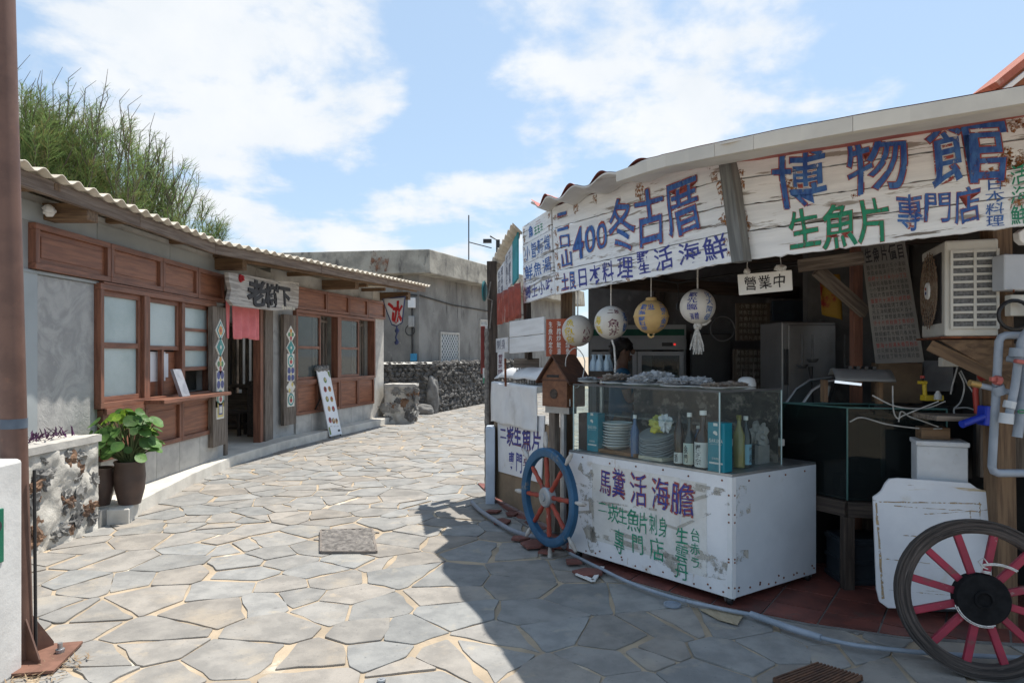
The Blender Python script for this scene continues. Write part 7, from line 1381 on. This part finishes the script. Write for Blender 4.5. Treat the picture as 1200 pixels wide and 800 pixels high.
# ---- red-roofed house behind the stall
T = thing('red_roof_house', 'house with a red tiled gable roof rising behind the right end of the stall', 'house', V((8.6, 9.1, 0))); rt = mat('red_roof_tile', (.30, .075, .04), (.40, .12, .07), 3, .7, .004, 16, (1, 6, 1), spots=[((.46, .24, .17), 5, .58, .72)])
ex_, ey0, ey1, eh = 6.3, 8.8, 9.3, 5.06; apx, aph = 9.0, 7.25
m = MB(); m.prism([V((ex_ + .1, ey0 + .15, 0)), V((12, ey0 + .15, 0)), V((12, ey0 + .15, eh)), V((apx, ey0 + .15, aph - .02)), V((ex_ + .1, ey0 + .15, eh + .06))], (0, .32, 0)); part('wall', m, mat('orange_gable', (.34, .14, .075), (.26, .12, .08), 4, .85, .003, spots=[((.42, .32, .25), 6, .6, .72)]), T)
for s_ in (-1, 1):
    m = MB(); e = V((apx + s_ * (apx - ex_), ey0, eh)); t = V((apx, ey0, aph)); nrm_ = V((s_ * .7, 0, .7)); m.prism([e, t, t + nrm_ * .09, e + nrm_ * .09], (0, ey1 - ey0, 0)); part('roof', m, rt, T)
    for k in range(14): pass
    m = MB(); m.beam(e + V((0, -.015, -.08)), t + V((0, -.015, -.08)), .05, .10, V((0, 1, 0))); part('verge_mortar', m, mat('white_mortar', (.72, .70, .66), (.6, .58, .54)), T)
    m = MB()
    for k in range(10):
        p = e.lerp(t, (k + .5) / 10) - nrm_ * .30 + V((0, .01, 0)); m.blob(p, .12, 1, .3, 2, (1, .3, .7))
    part('verge_stones', m, conc_light, T, smooth=40)['kind'] = 'stuff'

# ---- casuarina trees behind the shophouse
fol = mat('casuarina_foliage', (.20, .29, .10), (.14, .22, .075), 3, .7, attr=True); leafy(fol); bark = mat('grey_bark', (.16, .13, .11), (.09, .075, .065), 6, .9, .01)
def casuarina(name, label, base, plumes, seed):
    rg = random.Random(seed); T = thing(name, label, 'tree', base); w = MB(); f = MB()
    w.tube([base, base + V((.1, 0, 1.5)), base + V((.0, .1, 3.2))], [.16, .13, .08], 8)
    fork = base + V((0, .1, 3.0))
    for (tx, ty, tz, L, dens) in plumes:
        tip = V((tx, ty, tz)); mid = tip - V((rg.uniform(-.15, .45), rg.uniform(-.3, .3), L)); ctl = fork.lerp(mid, .5) + V((0, 0, -.3))
        w.tube([fork, ctl, mid], [.06, .045, .03], 5)
        ax = [mid, mid.lerp(tip, .33) + V((rg.uniform(-.14, .14), rg.uniform(-.1, .1), 0)), mid.lerp(tip, .67) + V((rg.uniform(-.10, .14), 0, .02)), tip, tip + V((.16 * rg.uniform(.2, 1.8), rg.uniform(-.1, .1), .24 * rg.uniform(.5, 1.4)))]
        w.tube(ax, [.028, .02, .012, .006, .003], 4)
        subs = [(ax, 1.0)]
        for _ in range(7):                                   # side branches, upswept and arching
            t = rg.uniform(0, .72); k = min(int(t * 3), 2); p = ax[k].lerp(ax[k + 1], t * 3 - k); a = rg.uniform(0, 6.283); ln = (1 - t) * L * rg.uniform(.28, .55) + .15
            o = V((math.cos(a), math.sin(a), 0)); b1 = p + o * ln * .24 + V((0, 0, ln * .38)); b2 = p + o * ln * .38 + V((.05, 0, ln * .9)); b3 = b2 + V((.06 * rg.uniform(-1, 2), 0, .3 * ln))
            br_ = [p, b1, b2, b3, b3 + V((.06, 0, .05))]; w.tube(br_, [.012, .009, .006, .004, .002], 4); subs.append((br_, ln / L))
        for ax2, wt in subs:
            n = int(150 * L * dens * max(wt, .22) * (.62 if wt == 1 else 1))
            for i in range(n):
                t = rg.random() ** 1.2; k = min(int(t * 3), 2); p = ax2[k].lerp(ax2[k + 1], t * 3 - k); a = rg.uniform(0, 6.283); out = V((math.cos(a), math.sin(a), 0))
                ln = (.10 + .34 * (1 - t) ** .8) * rg.uniform(.6, 1.4); d = (out * rg.uniform(.3, 1.0) + V((.14, 0, rg.uniform(.2, 1.5)))).normalized()
                p1 = p + d * ln * .5; p2 = p1 + (d + V((.12, 0, rg.uniform(-.7, .35)))).normalized() * ln * .55
                side = d.cross(V((rg.uniform(-1, 1), rg.uniform(-1, 1), rg.uniform(-1, 1)))).normalized() * rg.uniform(.003, .006)
                g_ = rg.uniform(.65, 1.3); br = rg.random() < .12 + .3 * t; tint = (g_ * 1.15, g_ * .74, g_ * .85) if br else (g_ * 1.0, g_, g_ * .95)
                f.add([p - side, p + side, p1 + side * .9, p1 - side * .9, p2], [(0, 1, 2, 3), (3, 2, 4)], None, 0, tint)
                for _ in range(2):
                    q = p.lerp(p2, rg.uniform(.2, .9)); e = (d + V((rg.uniform(-.7, .7), rg.uniform(-.7, .7), rg.uniform(-.4, .5)))).normalized() * ln * rg.uniform(.3, .6)
                    f.add([q - side * .7, q + side * .7, q + e], [(0, 1, 2)], None, 0, tint)
    part('trunk', w, bark, T, smooth=60); part('crown', f, fol, T)
rg = random.Random(77)
def plume(px, py, z, L, d=1.): p = at(px, py, z); return (p.x, p.y, p.z, L, d)
pl1 = [plume(22 + rg.uniform(-6, 6), 100, 13.2, 2.4, .7)] + [plume(x, y + rg.uniform(-6, 6), 13.0 + rg.uniform(-.8, 1.0), L, d) for x, y, L, d in ((-30, 120, 2.4, 1), (-8, 110, 2.4, 1), (8, 128, 2.2, 1), (36, 104, 2.3, .8), (48, 100, 2.4, .7), (58, 125, 2.1, 1), (70, 118, 2.2, .8), (82, 108, 2.4, .75), (30, 150, 2.0, 1.2), (50, 155, 1.9, 1.3), (72, 160, 1.9, 1.3), (15, 165, 1.8, 1.3))]
pl2 = [plume(x, y + 6 + rg.uniform(-6, 6), 13.4 + rg.uniform(-.8, 1.0), L, d * .75) for x, y, L, d in ((96, 140, 2.1, .9), (108, 122, 2.3, .7), (118, 112, 2.5, .65), (132, 140, 2.1, .9), (146, 160, 1.9, .7), (154, 128, 2.3, .5), (104, 165, 1.8, 1.3), (124, 172, 1.7, 1.3), (90, 172, 1.7, 1.3), (140, 182, 1.6, 1.3))]
pl3 = [plume(x - 16, y + 20 + rg.uniform(-5, 5), 14.0 + rg.uniform(-.8, .8), L, d * .6) for x, y, L, d in ((172, 170, 1.9, .6), (186, 160, 2.0, .55), (194, 170, 1.9, .55), (208, 182, 1.7, .6), (220, 195, 1.5, .7), (226, 208, 1.3, .8), (164, 195, 1.5, 1.1), (180, 200, 1.5, 1.0), (200, 208, 1.3, .9), (212, 218, 1.2, .8))]
rg2 = random.Random(31)
pl1 += [plume(x, y, 12.8, 2.6, .22) for x, y in ((18, 84), (44, 96), (62, 100), (30, 108), (80, 92), (2, 90))]
pl2 += [plume(x, y, 13.2, 2.5, .2) for x, y in ((100, 104), (124, 98), (113, 116), (140, 118), (150, 124))]
pl3 += [plume(x - 14, y + 10, 13.8, 1.9, .16) for x, y in ((178, 146), (196, 150), (207, 164), (190, 140), (216, 172))]
casuarina('casuarina_tree', 'feathery green casuarina tree nearest the steel post behind the shophouse roof', V((-10.6, 13.4, 0)), pl1, 1)
casuarina('casuarina_tree', 'middle feathery casuarina tree with tall thin leaders behind the shophouse roof', V((-8.6, 13.6, 0)), pl2, 2)
casuarina('casuarina_tree', 'sparser brownish casuarina tree at the right end of the row behind the roof', V((-7.2, 14.2, 0)), pl3, 3)
casuarina('casuarina_sapling', 'small lone casuarina sprig showing above the roof right of the larger trees', V((-6.6, 16.0, 0)), [plume(238, 236, 16, 1.2, .3), plume(252, 256, 16, .9, .4), plume(246, 262, 16, .8, .5)], 4)
#END
bpy.data.objects.remove(_to)
